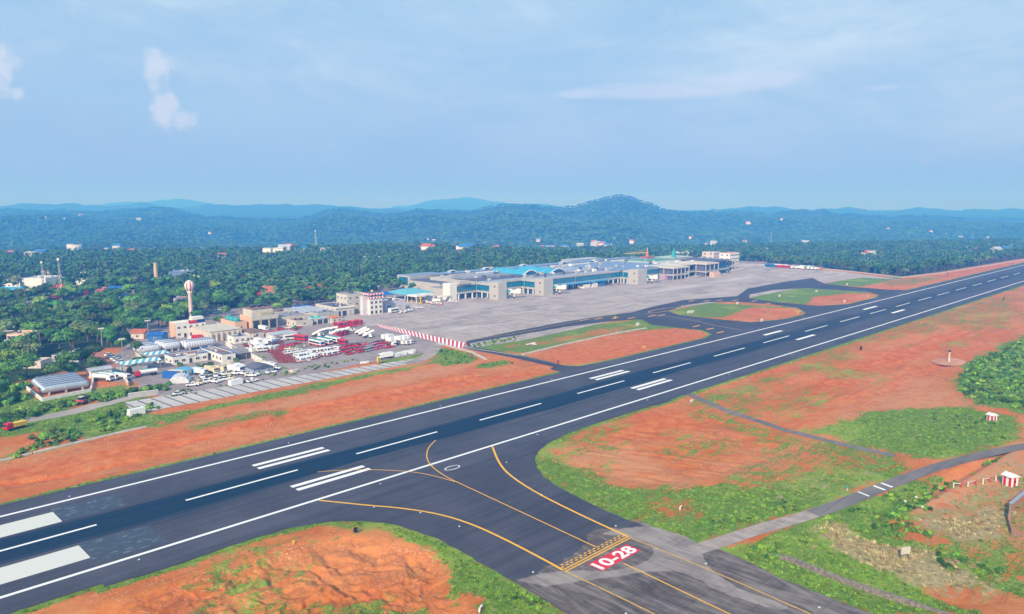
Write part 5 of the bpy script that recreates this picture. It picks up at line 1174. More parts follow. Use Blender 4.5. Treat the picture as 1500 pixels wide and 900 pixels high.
canopy('entrance_porch', 'white flat porch on square posts facing the apron', 338, 436.5, 355, 448, 4.6, 0, WHITE, flat=True)
canopy('link_porch', 'low white covered walkway joining the porch to the terminal', 355.5, 431, 366, 434, 3.4, 0, WHITE, flat=True)
for i, p in enumerate(((603, 441.5), (616.5, 445.5))):
    t = thing('yellow_lift', ['left', 'right'][i] + ' of two upright yellow hoists by the white porch', 'hoist', (*at(*p), 0), 0, 'yellow hoists'); MB().box(-.9, .9, -.9, .9, .0, .9).build('chassis', YELP, t); MB().prism([(-.45, -.45), (.45, -.45), (.45, .45), (-.45, .45)], .9, 5., top=[(-.3, -.3), (.3, -.3), (.3, .3), (-.3, .3)]).build('mast', YELP, t); MB().box(-.9, .9, -.6, .6, 3.6, 4.6).build('basket', YELP, t)
# billboard at the apron end
bx, by = 585, 391
t = thing('apron_banner', 'white banner with red patch and letters standing right of the last jetty', 'banner', (*at(966, 411), 0), math.radians(-4))
MB().box(0, 30, -.1, .1, .2, 5.2).build('panel', paint('pale_pink_panel', (.55, .42, .50)), t); MB().box(9, 16, -.2, -.1, .2, 5.2).build('red_patch', PINK, t)
letters('X.COM', 5., WHITE, t, (20, -.25, .7), stretch=1.3)
# aerobridges
def aerobridge(x, y, label):
    t = thing('passenger_bridge', label, 'passenger bridge', (x, y, 0), math.radians(-32), 'passenger bridges')
    b = MB(); b.box(0, 7, -1.5, 1.5, 4.4, 7.2); b.build('rear_tunnel', WHITE, t); MB().box(6.2, 12, -1.25, 1.25, 4.0, 6.6).build('front_tunnel', WHITE, t)
    MB().box(3, 6, -1.58, -1.5, 4.8, 6.8).build('green_panel', TEAL, t); MB().lathe(13, 0, [(2.1, 3.7), (2.2, 6.7), (1.2, 7.3)], 10).build('cabin', WHITE, t); MB().box(14.6, 15.4, -1.4, 1.4, 3.8, 6.6).build('bellows', DKG, t)
    for yy in (-1.3, 1.3): MB().box(8.8, 9.3, yy - .2, yy + .2, .6, 4.2).build('leg', WHITE, t); MB().wheel(9, yy, .55, .5).build('wheel', BLK, t)
    MB().box(.8, 1.4, -.9, .9, 0, 4.4).build('support', WHITE, t)
for (x, y), l in (((402.6, 413), 'passenger bridge with green panel at the first jetty block from the left'), ((448.6, 407), 'passenger bridge with green panel at the middle jetty block'), ((571.6, 403), 'passenger bridge at the third and farthest jetty block')): aerobridge(x, y, l)
# light masts
def mast(px_, py_, h, label, name='floodlight_mast'):
    c = at(px_, py_); t = thing(name, label, 'light mast', (*c, 0)); MB().cyl(0, 0, -.5, h, .28, .14, 8).build('pole', STEEL, t); b = MB(); b.box(-1.4, 1.4, -.25, .25, h - .3, h + .3); b.build('lamp_head', WHITE, t)
for i, (a, b_, h, w) in enumerate(((698, 438, 17, 'in front of the first glass front'), (768, 431, 16, 'between the first and second jetty blocks'), (842.5, 423, 15, 'left of the pair before the blue canopies'), (848, 422, 15, 'right of the pair before the blue canopies'), (912.5, 418, 17, 'left of the farthest jetty block'), (612.5, 447, 15, 'in front of the white porch'), (647.5, 431, 15, 'behind the walkway at the left end of the terminal'), (218, 500, 11, 'beside the blue awning'), (180, 528, 10, 'beside the red earth court'), (150, 510, 10, 'at the corner of the red earth court'), (1123, 384, 17, 'beyond the far office block'), (556, 398, 16, 'behind the car park in the wood'), (535, 398, 16, 'left of the wood car park'))): mast(a, b_, h, 'slender floodlight mast ' + w)
# ---------------------------------------------------------------- town and far houses
def hill_at(px_, py_):
    d = FW + RT * (px_ - 750) / F - UP * (py_ - 450) / F
    sample_ground(np.array([100.]), np.array([100.])); h = sample_ground.t.ray_cast(Vector((0, 0, H)), Vector(d).normalized(), 20000)
    return h[0]
def town(px_, py_, wpx, hm, label, wall, roof, name='town_building', cat='building', floors=1, nf=3, nl=1, depth=12, gab=None, base_z=None, clear_r=None, win=(1.4, 1.2), par=.4):
    p = hill_at(px_, py_); D = p.x * math.cos(YAW) + p.y * math.sin(YAW); w = wpx * D / F * .95
    rz = YAW - math.pi / 2 + .0
    # near-left corner at the pixel, width across the view
    c, s = math.cos(rz), math.sin(rz); CLEAR.append((p.x + c * w / 2 - s * depth / 2, p.y + s * w / 2 + c * depth / 2, clear_r or (max(w, depth) / 2 + 5)))
    # keep a gap in front so that it is not hidden
    [CLEAR.append((p.x + c * w / 2 + s * q_, p.y + s * w / 2 - c * q_, w / 2 + 2)) for q_ in ((9, 19, 29, 39, 50, 61, 72, 84) if py_ < 450 else (9, 19, 29))]
    if gab: return gable(name, label, cat, p.x, p.y, p.x + w, p.y + depth, hm, gab, wall, roof, 'x', None, rz, z=p.z)
    return bld(name, label, cat, p.x, p.y, p.x + w, p.y + depth, hm, wall, roof, nf, nl, floors, par, win, p.z, rz=rz)
for a, b_, w, h, wl, rf, gb, l in ((48, 446, 13, 4, WHITE, ROOFP, 0, 'small white flat roofed house below the market shed'), (60, 455, 12, 4, PINKISH, TILE, 1.6, 'small tile roofed house below the flame trees at the far left'), (140, 436, 10, 5, WHITE, RUST, 1.2, 'white house left of the boat shaped restaurant'), (168, 456, 10, 4, CREAM, TILE, 1.5, 'cream cottage below the boat shaped restaurant'), (208, 428, 9, 5, WHITE, BLV, 1.2, 'white house with a blue roof left of the ochre chimney'), (5, 470, 14, 4, CREAM, TILE, 1.5, 'tile roofed house at the very left edge above the peach house'), (38, 480, 12, 4, WHITE, ROOFP, 0, 'white flat house behind the peach house'), (214, 457, 9, 4, WHITE, ROOFG, 0, 'white house left of the lilac house'), (236, 448, 8, 4, CREAM, TILE, 1.4, 'tile roofed cottage above the lilac house'), (306, 432, 9, 4, WHITE, TILE, 1.4, 'tile roofed cottage in the palms right of the lime yellow house'), (60, 404, 13, 5, WHITE, RUST, 1.4, 'white house in the palms behind the big white hall'), (118, 407, 12, 5, CREAM, ROOFP, 0, 'cream house in the palms behind the orange shop'), (160, 402, 12, 5, WHITE, TILE, 1.4, 'tile roofed house in the palms above the boat shaped restaurant'), (150, 424, 9, 5, ORNG, ROOFG, 0, 'orange walled shop at the end of the maroon roofed row')):
    town(a, b_, w, h, l, wl, rf, 'house', 'house', nf=2, depth=9, gab=gb or None)
tm_ = town(31, 424, 39, 9, 'big windowless white hall of the shopping centre far left', WHITE, ROOFP, nf=0, nl=0, depth=24)
town(4, 421, 27, 6, 'cream shop block with a red roof line left of the big white hall', WHITE, RUST, nf=4, depth=20, floors=2)
town(-6, 431, 34, 3, 'long bright blue roofed shed below the big white hall', BLV, CYAN, nf=0, depth=16, gab=2.)
town(32, 431, 44, 3.2, 'sand coloured roofed market shed below the big white hall', CREAM, ROOFS, nf=0, depth=14, gab=1.6)
town(76, 421, 21, 7, 'white shop with red roof right of the big white hall', WHITE, RUST, floors=2, depth=14)
town(107, 421, 20, 6, 'white and orange shop front with a blue base', WHITE, ORR, nf=3, depth=12, floors=2)
town(127, 418, 24, 6, 'low shop with a long maroon roof and blue front', BLV, ROOFR, nf=4, depth=14)
town(13, 452, 36, 3.5, 'low dark roofed building with white shutters among the left trees', WHITE, ROOFD, nf=6, depth=10, gab=1.8)
tp_ = town(12, 519, 30, 9.5, 'three storey peach house with balconies at the left edge', PEACH, PEACH, floors=3, nf=4, nl=2, depth=11, win=(1.5, 1.6))
for z in (3.1, 6.2): MB().box(-.8, 12.5, -1.4, 0, z, z + .9).build('balcony', WHITE, tp_)
town(-12, 507, 18, 6, 'cream house partly hidden left of the peach house', CREAM, ROOFG, floors=2, depth=10)
town(156, 436, 21, 6, 'boat shaped restaurant with a deep blue roof and white balconies', WHITE, TARP, floors=2, nf=4, depth=12, gab=2.4)
town(177, 444, 16, 4, 'bright blue tent roof just right of the boat shaped restaurant', BLV, TARP, nf=0, depth=10, gab=2.4)
town(191, 433, 7, 7, 'small white house with a pinnacle right of the blue tent', WHITE, WHITE, nf=2, depth=7)
town(246, 411, 37, 8, 'large blue grey hall with a cream side wing in the palms', paint('slate_blue_wall', (.10, .18, .32)), ROOFB, nf=5, depth=18, floors=2)
town(283, 412, 13, 6, 'lime yellow house beside the blue grey hall', paint('lime_wall', (.58, .62, .20)), RUST, nf=3, depth=10)
town(255, 455, 14, 8, 'lilac house behind the water tower', paint('lilac_wall', (.42, .34, .50)), RUST, nf=3, floors=2, depth=10)
town(192, 497, 20, 3.2, 'small house with a red tile roof left of the airline office', PINKISH, TILE, nf=2, depth=8, gab=1.8)
town(217, 501, 22, 3.4, 'bright blue shelter roof left of the airline office', BLV, TARP, nf=0, depth=7, gab=1.4)
town(383, 436, 20, 4.5, 'house with a steep orange tile roof among the palms', WHITE, TILE, nf=2, depth=10, gab=4)
town(104, 455, 12, 4, 'orange roofed cottage among the left trees', WHITE, TILE, nf=2, depth=8, gab=2)
town(76, 531, 42, 3, 'long grey roofed shelter behind the fuel tanks', GREYC, ROOFP, nf=0, depth=7)
town(34, 540, 28, 3, 'rubble coloured low roof in the trees left of the fuel tanks', PINKISH, PINKISH, nf=1, depth=8)
p = hill_at(229, 413); t = thing('chimney_stack', 'slender yellowish chimney rising from the palms', 'chimney', tuple(p)); MB().cyl(0, 0, -1, 17, 1.9, 1.5, 12).build('shaft', paint('ochre_render', (.60, .45, .22)), t); MB().cyl(0, 0, 17, 17.6, 1.9).build('cap', CREAM, t)
for (a, b_, h, l) in ((64, 424, 24, 'thin lattice telecom mast beside the big white hall'), (90, 440, 32, 'tall lattice telecom mast beside the red flowering trees'), (463, 372, 34, 'distant pale telecom mast on the wooded slope'), (1129, 364, 42, 'distant pale telecom mast beyond the far apron'), (1424, 352, 26, 'small distant mast on the hill at the right')):
    p = hill_at(a, b_); t = thing('telecom_mast', l, 'mast', tuple(p)); b = MB(); w = h * .035
    for sx in (-1, 1):
        for sy in (-1, 1): b.tube((sx * w, sy * w, 0), (sx * w * .25, sy * w * .25, h), .22, .12, 4)
    for k in range(8):
        f0 = 1 - .75 * k / 8; f1 = 1 - .75 * (k + 1) / 8
        for sx, sy, tx, ty in ((-1, -1, 1, -1), (1, -1, 1, 1), (1, 1, -1, 1), (-1, 1, -1, -1)): b.tube((sx * w * f0, sy * w * f0, h * k / 8), (tx * w * f1, ty * w * f1, h * (k + 1) / 8), .09, .09, 3)
    b.build('lattice', STEEL, t); MB().lathe(0, 0, [(.9, h - 2), (1, h - 1), (.3, h)], 8).build('antenna', WHITE, t)
FARH = [(115, 318), (66, 321), (92, 323), (200, 324), (305, 343), (317, 350), (153, 369), (165, 369), (170, 368), (98, 367), (106, 368), (8, 378), (15, 380), (50, 382), (58, 379), (72, 380), (36, 383), (187, 376), (293, 369), (360, 373), (366, 371), (374, 372), (385, 375), (392, 374), (400, 376), (408, 375), (415, 373), (440, 374), (470, 374), (318, 384), (265, 388), (668, 370), (672, 372), (665, 367), (680, 370), (674, 368), (617, 371), (625, 371), (716, 369), (722, 370), (735, 370), (741, 370), (745, 370), (752, 369), (792, 366), (797, 367), (803, 368), (815, 369), (823, 368), (829, 369), (833, 370), (840, 368), (846, 366), (850, 368), (865, 364), (870, 362), (877, 363), (884, 365), (868, 368), (874, 367), (890, 363), (880, 360), (866, 360), (922, 357), (926, 356), (900, 349), (785, 354), (789, 353), (626, 352), (633, 354), (1009, 350), (1143, 323), (1097, 328), (1093, 329), (1174, 362), (1184, 362), (1180, 363), (1268, 379), (1276, 379), (1361, 341), (1385, 344), (1408, 349), (1445, 349), (1414, 368), (1458, 374), (1470, 371), (1477, 369), (1348, 355), (1300, 337), (1270, 332), (1032, 361), (1040, 362), (1090, 356)]
FP = {}
def far_house(i, px_, py_):
    p = hill_at(px_, py_)
    if p is None: return
    D = p.x * math.cos(YAW) + p.y * math.sin(YAW); k = R.choice(range(4)); sc__ = max(.9, D / 2100.) * R.uniform(.7, 1.25)
    zs = sc__ * (2.1 if 356 < py_ < 386 else 1.3); sc__ *= (1.15 if 356 < py_ < 386 else .75); zs *= (1 if 356 < py_ < 386 else .75)
    for q_ in (0, 14, 30, 46, 62): CLEAR.append((p.x - q_ * math.cos(YAW), p.y - q_ * math.sin(YAW), 10 * sc__))
    lb = ['small pale house with a grey roof far off among the wooded hills', 'small white house with a reddish roof far off among the wooded hills', 'small flat roofed white house far off among the wooded hills', 'small cream house with a blue roof far off among the wooded hills'][k]; gp = 'distant houses, ' + ['grey', 'red', 'flat', 'blue'][k]
    if k not in FP:
        t = gable('distant_house', lb, 'house', 0, 0, 13, 9, 5.2, [2., 2.2, .3, 1.8][k], [CREAM, WHITE, WHITE, CREAM][k], [ROOFP, TILE, WHITE, BLV][k], 'x', gp, YAW - math.pi / 2); FP[k] = t; KIDS[t.name] = list(t.children); t.location = p; t.scale = (sc__, sc__, zs)
    else: copy_tree(FP[k], tuple(p), YAW - math.pi / 2 + R.uniform(-.6, .6), lb, gp, (sc__, sc__, zs))
for i, (a, b_) in enumerate(FARH): far_house(i, a, b_)
# ================================================================== vehicles (local +x is forward)
def v_car(paint_, kind='car'):
    t = thing(kind, 'x', 'car'); L = 4.2; w = .85
    MB().prof([(-2.1, .35), (2.1, .35), (2.1, .75), (1.2, .95), (-1.9, 1.0), (-2.1, .8)], -w, w).build('body', paint_, t)
    MB().prof([(1.1, .95), (.45, 1.42), (-1.2, 1.46), (-1.75, 1.0)], -w + .12, w - .12, inset=.08, zi=1.2).build('window_band', DKG, t); MB().box(-1.2, .45, -w + .22, w - .22, 1.44, 1.5).build('roof', paint_, t)
    for x in (-1.35, 1.35):
        for y in (-w, w): MB().wheel(x, y, .33, .22).build('wheel', BLK, t)
    return t
def v_van(paint_, stripe=None, kind='van', L=4.8, hh=2.1):
    t = thing(kind, 'x', 'van'); w = .9; a = L / 2
    MB().prof([(-a, .4), (a, .4), (a, 1.0), (a - .55, hh - .12), (a - .9, hh), (-a, hh)], -w, w).build('body', paint_, t)
    b = MB(); b.box(-a + .4, a - 1.1, -w - .02, w + .02, 1.25, 1.75); b.build('window_band', DKG, t); MB().prof([(a + .02, 1.05), (a - .5, hh - .2), (a - .62, hh - .2), (a - .1, 1.05)], -w + .1, w - .1).build('windscreen', DKG, t)
    if stripe: MB().box(-a - .02, a + .03, -w - .03, w + .03, .45, .85).build('stripe', stripe, t)
    for x in (-a + .9, a - .9):
        for y in (-w, w): MB().wheel(x, y, .36, .24).build('wheel', BLK, t)
    return t
def v_bus(paint_, band=None, L=10.5, roofm=None, skirt=None):
    t = thing('apron_bus', 'x', 'bus'); w = 1.3; a = L / 2
    MB().prof([(-a, .45), (a, .45), (a + .1, 1.4), (a - .15, 2.85), (a - .5, 3.05), (-a + .2, 3.05), (-a, 2.8)], -w, w, inset=.1, zi=2.9).build('body', paint_, t)
    MB().box(-a + .5, a - .7, -w - .03, w + .03, 1.45, 2.35).build('window_band', DKG, t); MB().box(a - .05, a + .1, -w + .12, w - .12, 1.35, 2.55).build('windscreen', BGL, t)
    if band: MB().box(-a + 1, a - 1, -w + .3, w - .3, 3.06, 3.3).build('roof_unit', band, t)
    if skirt: MB().box(-a - .03, a + .12, -w - .04, w + .04, .5, 1.).build('skirt', skirt, t)
    for x in (-a + 2, a - 2):
        for y in (-w, w): MB().wheel(x, y, .5, .3).build('wheel', BLK, t)
    return t
def v_pickup(paint_, load=None):
    t = thing('pickup_truck', 'x', 'pickup'); w = .9
    MB().prof([(-2.5, .5), (2.5, .5), (2.5, 1.0), (1.4, 1.12), (-2.5, 1.12)], -w, w).build('body', paint_, t); MB().prof([(1.3, 1.1), (.7, 1.72), (-.4, 1.78), (-.5, 1.1)], -w + .1, w - .1).build('cab', paint_, t)
    MB().prof([(1.34, 1.12), (.76, 1.66), (.7, 1.64), (1.2, 1.12)], -w + .16, w - .16).build('windscreen', DKG, t); MB().box(-.3, .6, -w + .06, w - .06, 1.2, 1.6).build('window_band', DKG, t)
    MB().box(-2.4, -.6, -w + .1, w - .1, 1.121, 1.2 if not load else 1.9).build('load_bed', load or ROOFD, t)
    for x in (-1.6, 1.6):
        for y in (-w, w): MB().wheel(x, y, .38, .25).build('wheel', BLK, t)
    return t
def v_truck(cab, box, L=7., kind='box', name='lorry'):
    t = thing(name, 'x', 'lorry'); a = L / 2; w = 1.15
    MB().box(-a, a, -.5, .5, .6, .9).build('chassis', ROOFD, t)
    MB().prof([(a - 1.9, .6), (a, .6), (a, 1.5), (a - .3, 2.5), (a - 1.9, 2.6)], -w, w).build('cab', cab, t); MB().box(a - .12, a + .03, -w + .15, w - .15, 1.55, 2.2).build('windscreen', DKG, t)
    if kind == 'box': MB().box(-a, a - 2.05, -w, w, .95, 2.9).build('cargo_box', box, t)
    elif kind == 'tank':
        b = MB(); n = 12; ys = [(1.05 * math.cos(6.2832 * i / n), 1.95 + .95 * math.sin(6.2832 * i / n)) for i in range(n)]
        b.add([(-a, y, z) for y, z in ys] + [(a - 2.1, y, z) for y, z in ys], [(i, n + i, n + (i + 1) % n, (i + 1) % n) for i in range(n)] + [tuple(range(n)), tuple(range(n, 2 * n))[::-1]]); b.build('tank', box, t); MB().box(-a + .3, a - 2.4, -.3, .3, 2.9, 3.05).build('walkway', TEAL, t)
    elif kind == 'stairs':
        b = MB(); b.prof([(-a, 1.0), (-a + .6, 1.0), (a - .2, 4.1), (a + .9, 4.1), (a + .9, 3.9), (a - .1, 3.8), (-a + 1.2, .9), (-a, .8)], -.7, .7); b.build('stair_flight', box, t)
        b = MB()
        for y in (-.78, .7): b.prof([(-a, 1.8), (a - .3, 5.0), (a + .9, 5.), (a + .9, 4.1), (a - .3, 4.1), (-a, 1.0)], y, y + .08)
        b.build('handrail', WHV, t); MB().box(a - 1.6, a - 1.2, -.6, .6, .9, 3.3).build('support', STEEL, t)
    elif kind == 'lift':
        MB().box(-a, a - 2.1, -w, w, 2.9, 5.1).build('catering_box', box, t); b = MB(); b.prof([(-a + .3, .95), (-a + .6, .95), (a - 2.3, 2.9), (a - 2.6, 2.9)], -.9, .9); b.prof([(-a + .3, 2.9), (-a + .6, 2.9), (a - 2.3, .95), (a - 2.6, .95)], -.9, .9); b.build('scissor_frame', STEEL, t)
    elif kind == 'tip': MB().prism([(-a, -w), (a - 2.1, -w), (a - 2.1, w), (-a, w)], .95, 2.2, top=[(-a - .4, -w), (a - 2.0, -w), (a - 2.0, w), (-a - .4, w)]).build('tipper_body', box, t)
    for x in (-a + 1, -a + 2.2, a - 1):
        for y in (-w + .1, w - .1): MB().wheel(x, y, .48, .3).build('wheel', BLK, t)
    return t
def v_tug(paint_):
    t = thing('baggage_tractor', 'x', 'tractor'); w = .75
    MB().prof([(-1.5, .3), (1.5, .3), (1.5, .85), (.4, 1.0), (.35, .7), (-.9, .7), (-1.0, 1.0), (-1.5, 1.0)], -w, w).build('body', paint_, t); MB().box(-.7, -.2, -.5, .5, .7, 1.25).build('seat', DKG, t)
    MB().box(-1.3, .5, -w, w, 1.95, 2.03).build('canopy', paint_, t); b = MB(); [b.box(x, x + .08, y, y + .08, .8, 1.95) for x in (-1.3, .4) for y in (-w, w - .08)]; b.build('canopy_frame', ROOFD, t)
    for x in (-.95, .95):
        for y in (-w, w): MB().wheel(x, y, .32, .25).build('wheel', BLK, t)
    return t
def v_trolley(paint_, cage=True):
    t = thing('baggage_trolley', 'x', 'trolley'); w = .8
    MB().box(-1.4, 1.4, -w, w, .42, .55).build('deck', paint_, t); b = MB()
    if cage:
        for x in (-1.4, 1.32):
            b.box(x, x + .08, -w, w, .55, .65); [b.box(x, x + .08, y, y + .08, .55, 1.6) for y in (-w, 0, w - .08)]; b.box(x, x + .08, -w, w, 1.5, 1.6)
    b.box(-.05, .05, -w, w, .55, 1.3); b.build('rail', paint_, t); b = MB(); b.tube((1.4, 0, .45), (2.3, 0, .3), .05, n=4); b.build('tow_bar', paint_, t)
    for x in (-1., 1.):
        for y in (-w + .1, w - .1): MB().wheel(x, y, .22, .15, n=8).build('wheel', BLK, t)
    return t
def v_loader(paint_):
    t = thing('belt_loader', 'x', 'belt loader'); MB().prof([(-2.6, .4), (2.6, .4), (2.6, .9), (-2.6, 1.0)], -.8, .8).build('body', paint_, t); MB().prof([(-3.2, 1.0), (3.4, 2.6), (3.4, 2.85), (-3.2, 1.25)], -.45, .45).build('belt', ROOFD, t); MB().box(1.2, 2.2, .2, .8, .9, 1.9).build('cab', paint_, t)
    for x in (-1.7, 1.7):
        for y in (-.8, .8): MB().wheel(x, y, .35, .25).build('wheel', BLK, t)
    return t
def v_container(m, L=6., name='container', cat='container', h=2.3):
    t = thing(name, 'x', cat); MB().box(-L / 2, L / 2, -1.15, 1.15, .15, h).build('body', m, t); MB().box(L / 2, L / 2 + .05, -1.05, 1.05, .25, h - .1).build('door', STEEL, t); MB().box(-L / 2, L / 2, -1.15, 1.15, 0, .148).build('skid', ROOFD, t); return t
PROTO = {}
def put(key, maker, px_, py_, heading, label, group=None, jit=.06, scale=1., z=None):
    "place one vehicle; heading in degrees, 0 along the runway to the right, -90 towards the camera side"
    c = at(px_, py_) if z is None else (px_, py_)
    zz = .03; rz = math.radians(heading) + R.uniform(-jit, jit)
    if key not in PROTO:
        o = maker(); PROTO[key] = o; KIDS[o.name] = list(o.children); o.location = (*c, zz); o.rotation_euler.z = rz; o['label'] = label; o.scale = (scale,) * 3
        if group: o['group'] = group
    else:
        o = copy_tree(PROTO[key], (*c, zz), rz, label, group, scale)
        if not group and 'group' in o: del o['group']
    return o
def row(key, maker, p0, p1, n, heading, label, group, drop=.08, jx=.45, jit=.14):
    a = at(*p0); b_ = at(*p1)
    for i in range(n):
        if R.random() < drop: continue
        t = i / max(1, n - 1); put(key, maker, a[0] + (b_[0] - a[0]) * t + R.uniform(-jx, jx), a[1] + (b_[1] - a[1]) * t + R.uniform(-jx * 1.6, jx * 1.6), heading, label, group, jit, .88, z=1)
VAN = lambda: v_van(WHV, REDP, 'ramp_van'); VANP = lambda: v_van(WHV, None, 'panel_van'); BUSR = lambda: v_bus(REDP, None, 6.6); BUSW = lambda: v_bus(WHV, TEAL, 11, skirt=REDP)
TUGR = lambda: v_tug(REDP); TUGG = lambda: v_tug(GRV); TUGP = lambda: v_tug(PINK); TRO = lambda: v_trolley(RUST); TRW = lambda: v_trolley(WHV); STW = lambda: v_truck(WHV, WHV, 6.5, 'stairs', 'stair_truck'); STR = lambda: v_truck(REDP, WHV, 6.5, 'stairs', 'stair_truck')
PKW = lambda: v_pickup(WHV); CARW = lambda: v_car(WHV); CARG = lambda: v_car(GRV); CARR = lambda: v_car(REDP); LIFT = lambda: v_truck(WHV, WHV, 6.5, 'lift', 'catering_truck'); BXW = lambda: v_truck(WHV, WHV, 7); BXR = lambda: v_truck(RUST, RUST, 7); BXC = lambda: v_truck(CRV, CRV, 7); LDW = lambda: v_loader(CRV); LDR = lambda: v_loader(REDP); CONW = lambda: v_container(WHV, 4.5)
# apron vehicle park, row by row
row('busr', BUSR, (496, 479), (526, 475), 6, -90, 'red service bus in the row at the top of the vehicle park', 'red buses, top row')
row('tror', lambda: v_trolley(REDP), (500, 481), (530, 477), 7, -90, 'red trolley in front of the top row of red buses', 'red trolleys, top row')
row('stw', STW, (464, 493), (486, 489), 6, -60, 'white stair truck in the slanting row beside the oval lawn', 'white stair trucks')
row('str', STR, (489, 493), (505, 490), 4, -75, 'red cabbed stair truck right of the white stair trucks', 'red stair trucks')
row('busr', BUSR, (487, 497.5), (503, 505), 4, -85, 'red bus in the short row right of the three white buses', 'red buses beside the white buses')
for i, p in enumerate(((464, 506.5), (476, 504), (488, 501.5))): put('busw', BUSW, *p, -88, ['left', 'middle', 'right'][i] + ' of the three long white buses with red skirts', 'three white buses', .02)
put('busred', lambda: v_bus(REDP, None, 9, skirt=REDP), 441, 499, -80, 'single bright red bus left of the three white buses')
put('busplain', lambda: v_bus(WHV, None, 8), 426, 497.5, -10, 'plain white bus parked sideways left of the bright red bus')
row('van', VAN, (439, 529.5), (458, 526), 6, -80, 'white van with red stripe in the nearest packed row', 'vans, nearest row')
row('van', VAN, (461, 524), (494, 519), 9, -80, 'white van with red stripe in the front row below the three buses', 'vans, front row')
row('van', VAN, (455, 518.5), (492, 513), 9, -80, 'white van with red stripe in the middle row below the three buses', 'vans, middle row', .1)
row('panel', VANP, (436, 524), (455, 520.5), 6, -80, 'plain white van in the second packed row', 'plain vans, second row')
row('ldr', LDR, (497, 511.5), (530, 506.5), 9, -60, 'red belt loader in the upper row of red equipment', 'red loaders, upper row')
row('tugr', TUGR, (501, 516), (533, 511), 11, -70, 'red baggage tractor in the middle row of red equipment', 'red tractors, middle row')
row('tugr', TUGR, (508, 519.5), (532, 515.5), 8, -70, 'red baggage tractor in the front row of red equipment', 'red tractors, front row')
row('tugg', TUGG, (536, 515.5), (548, 512), 6, -70, 'grey baggage tractor between the red and pink ones', 'grey tractors'); row('tugg', TUGG, (537, 512), (549, 509), 5, -70, 'grey baggage tractor between the red and pink ones', 'grey tractors')
row('tugp', TUGP, (549, 512.5), (560, 510), 5, -70, 'pink baggage tractor in the small pink group', 'pink tractors'); row('tugp', TUGP, (548, 508.5), (558, 506.5), 4, -70, 'pink baggage tractor in the small pink group', 'pink tractors')
row('ldr', LDR, (546, 506), (566, 503), 6, -20, 'red belt loader behind the pink tractors', 'red loaders behind the pink tractors')
row('tror', lambda: v_trolley(REDP), (564, 511), (574, 509.5), 5, -20, 'low red trolley right of the pink tractors', 'red trolleys right of the pink tractors')
row('lift', LIFT, (573, 507), (604, 503), 6, -75, 'white catering truck in the row at the right end of the vehicle park', 'white catering trucks'); row('conw', CONW, (574, 502), (592, 499.5), 4, 10, 'white container behind the catering trucks', 'white containers')
row('truckt', lambda: v_container(WHV, 2.8, h=1.9), (577, 523), (606, 517.5), 7, -5, 'grey dolly container in the line on the small lawn', 'dolly containers'); put('bxw', BXW, 565, 525.5, 170, 'lorry with dark front at the head of the dolly containers')
row('stw', STW, (528, 490), (540, 495), 3, -60, 'cream stair truck standing alone on the open paving', 'lone stair trucks'); row('pkw', PKW, (524, 489), (534, 487), 3, 0, 'white pickup behind the lone stair trucks', 'pickups behind the lone stair trucks')
put('conw', CONW, 565, 496, 5, 'left of two white crates on the open paving'); put('conw', CONW, 571, 496.5, 5, 'right of two white crates on the open paving')
row('pkw', PKW, (505, 487), (520, 485.5), 4, 10, 'white pickup in the short row below the top red buses', 'pickups below the red buses')
row('pkf', PKW, (417, 519), (441, 515), 9, -82, 'white jeep with dark windscreen in the tight row left of the three buses', 'tight row of jeeps')
row('ldw', LDW, (420, 513), (440, 509), 6, -70, 'cream belt loader behind the tight row of jeeps', 'cream loaders'); row('ldr', LDR, (418, 509), (436, 505), 5, -70, 'red belt loader behind the cream loaders', 'red loaders behind the cream ones')
for r_ in range(5): row('tro', TRO, (397 + r_ * 3.2, 517 + r_ * 3.6), (411 + r_ * 6., 515 + r_ * 4.0), 7, -80, 'faded red baggage trolley in the big block of trolleys', 'block of faded red trolleys', .12, .5)
row('trw', TRW, (436, 531), (452, 529), 4, -80, 'white trolley beside the block of red trolleys', 'white trolleys')
# mixed equipment at the left of the park
MIX = [('bxw', BXW, 'white lorry'), ('pkw', PKW, 'white pickup'), ('ldr', LDR, 'red belt loader'), ('ldw', LDW, 'cream belt loader'), ('van', VAN, 'white and red van'), ('tugr', TUGR, 'red baggage tractor'), ('tro', TRO, 'faded red trolley'), ('conw', CONW, 'white container')]
for r_ in range(4):
    for i in range(9):
        k = R.choice(MIX); px_ = 360 + i * 6.3 + r_ * 4; py_ = 503 + r_ * 4.2 - i * .55
        if px_ > 412 + r_ * 1: continue
        put(k[0], k[1], px_, py_, R.choice((-90, -70, 0, 20)), k[2] + ' in the jumbled equipment right of the cream site office', 'jumble: ' + k[2], .3)
for a, b_, k in ((396, 493, ('bxr', BXR, 'rusty brown lorry beside the fire station court')), (407, 492, ('bxr', BXR, 'second rusty lorry beside the fire station court')), (424, 491, ('busr', BUSR, 'red bus parked behind the rusty lorries')), (411, 483, ('tugr', CARR, 'red car in front of the fire station bays')), (386, 484.5, ('bxw', BXW, 'white lorry standing in the middle fire station bay')), (372, 486, ('pkw', PKW, 'white pickup before the left fire station bay'))):
    put(k[0] if 'car' not in k[2] else 'carr', k[1], a, b_, -85 if 'lorry' in k[2] else -10, k[2])
row('pkw', PKW, (423, 482), (436, 479), 4, -30, 'white pickup below the maroon roofed store', 'pickups below the maroon store'); row('carr', CARR, (428, 484), (438, 481), 3, -30, 'red car below the maroon roofed store', 'red cars below the maroon store')
row('pkw', PKW, (330, 494), (345, 503), 3, -45, 'white pickup beside the lean-to of the hall', 'pickups beside the hall')
put('bxw2', lambda: v_truck(WHV, REDP, 7), 285, 499, 160, 'white and red lorry in front of the airline office')
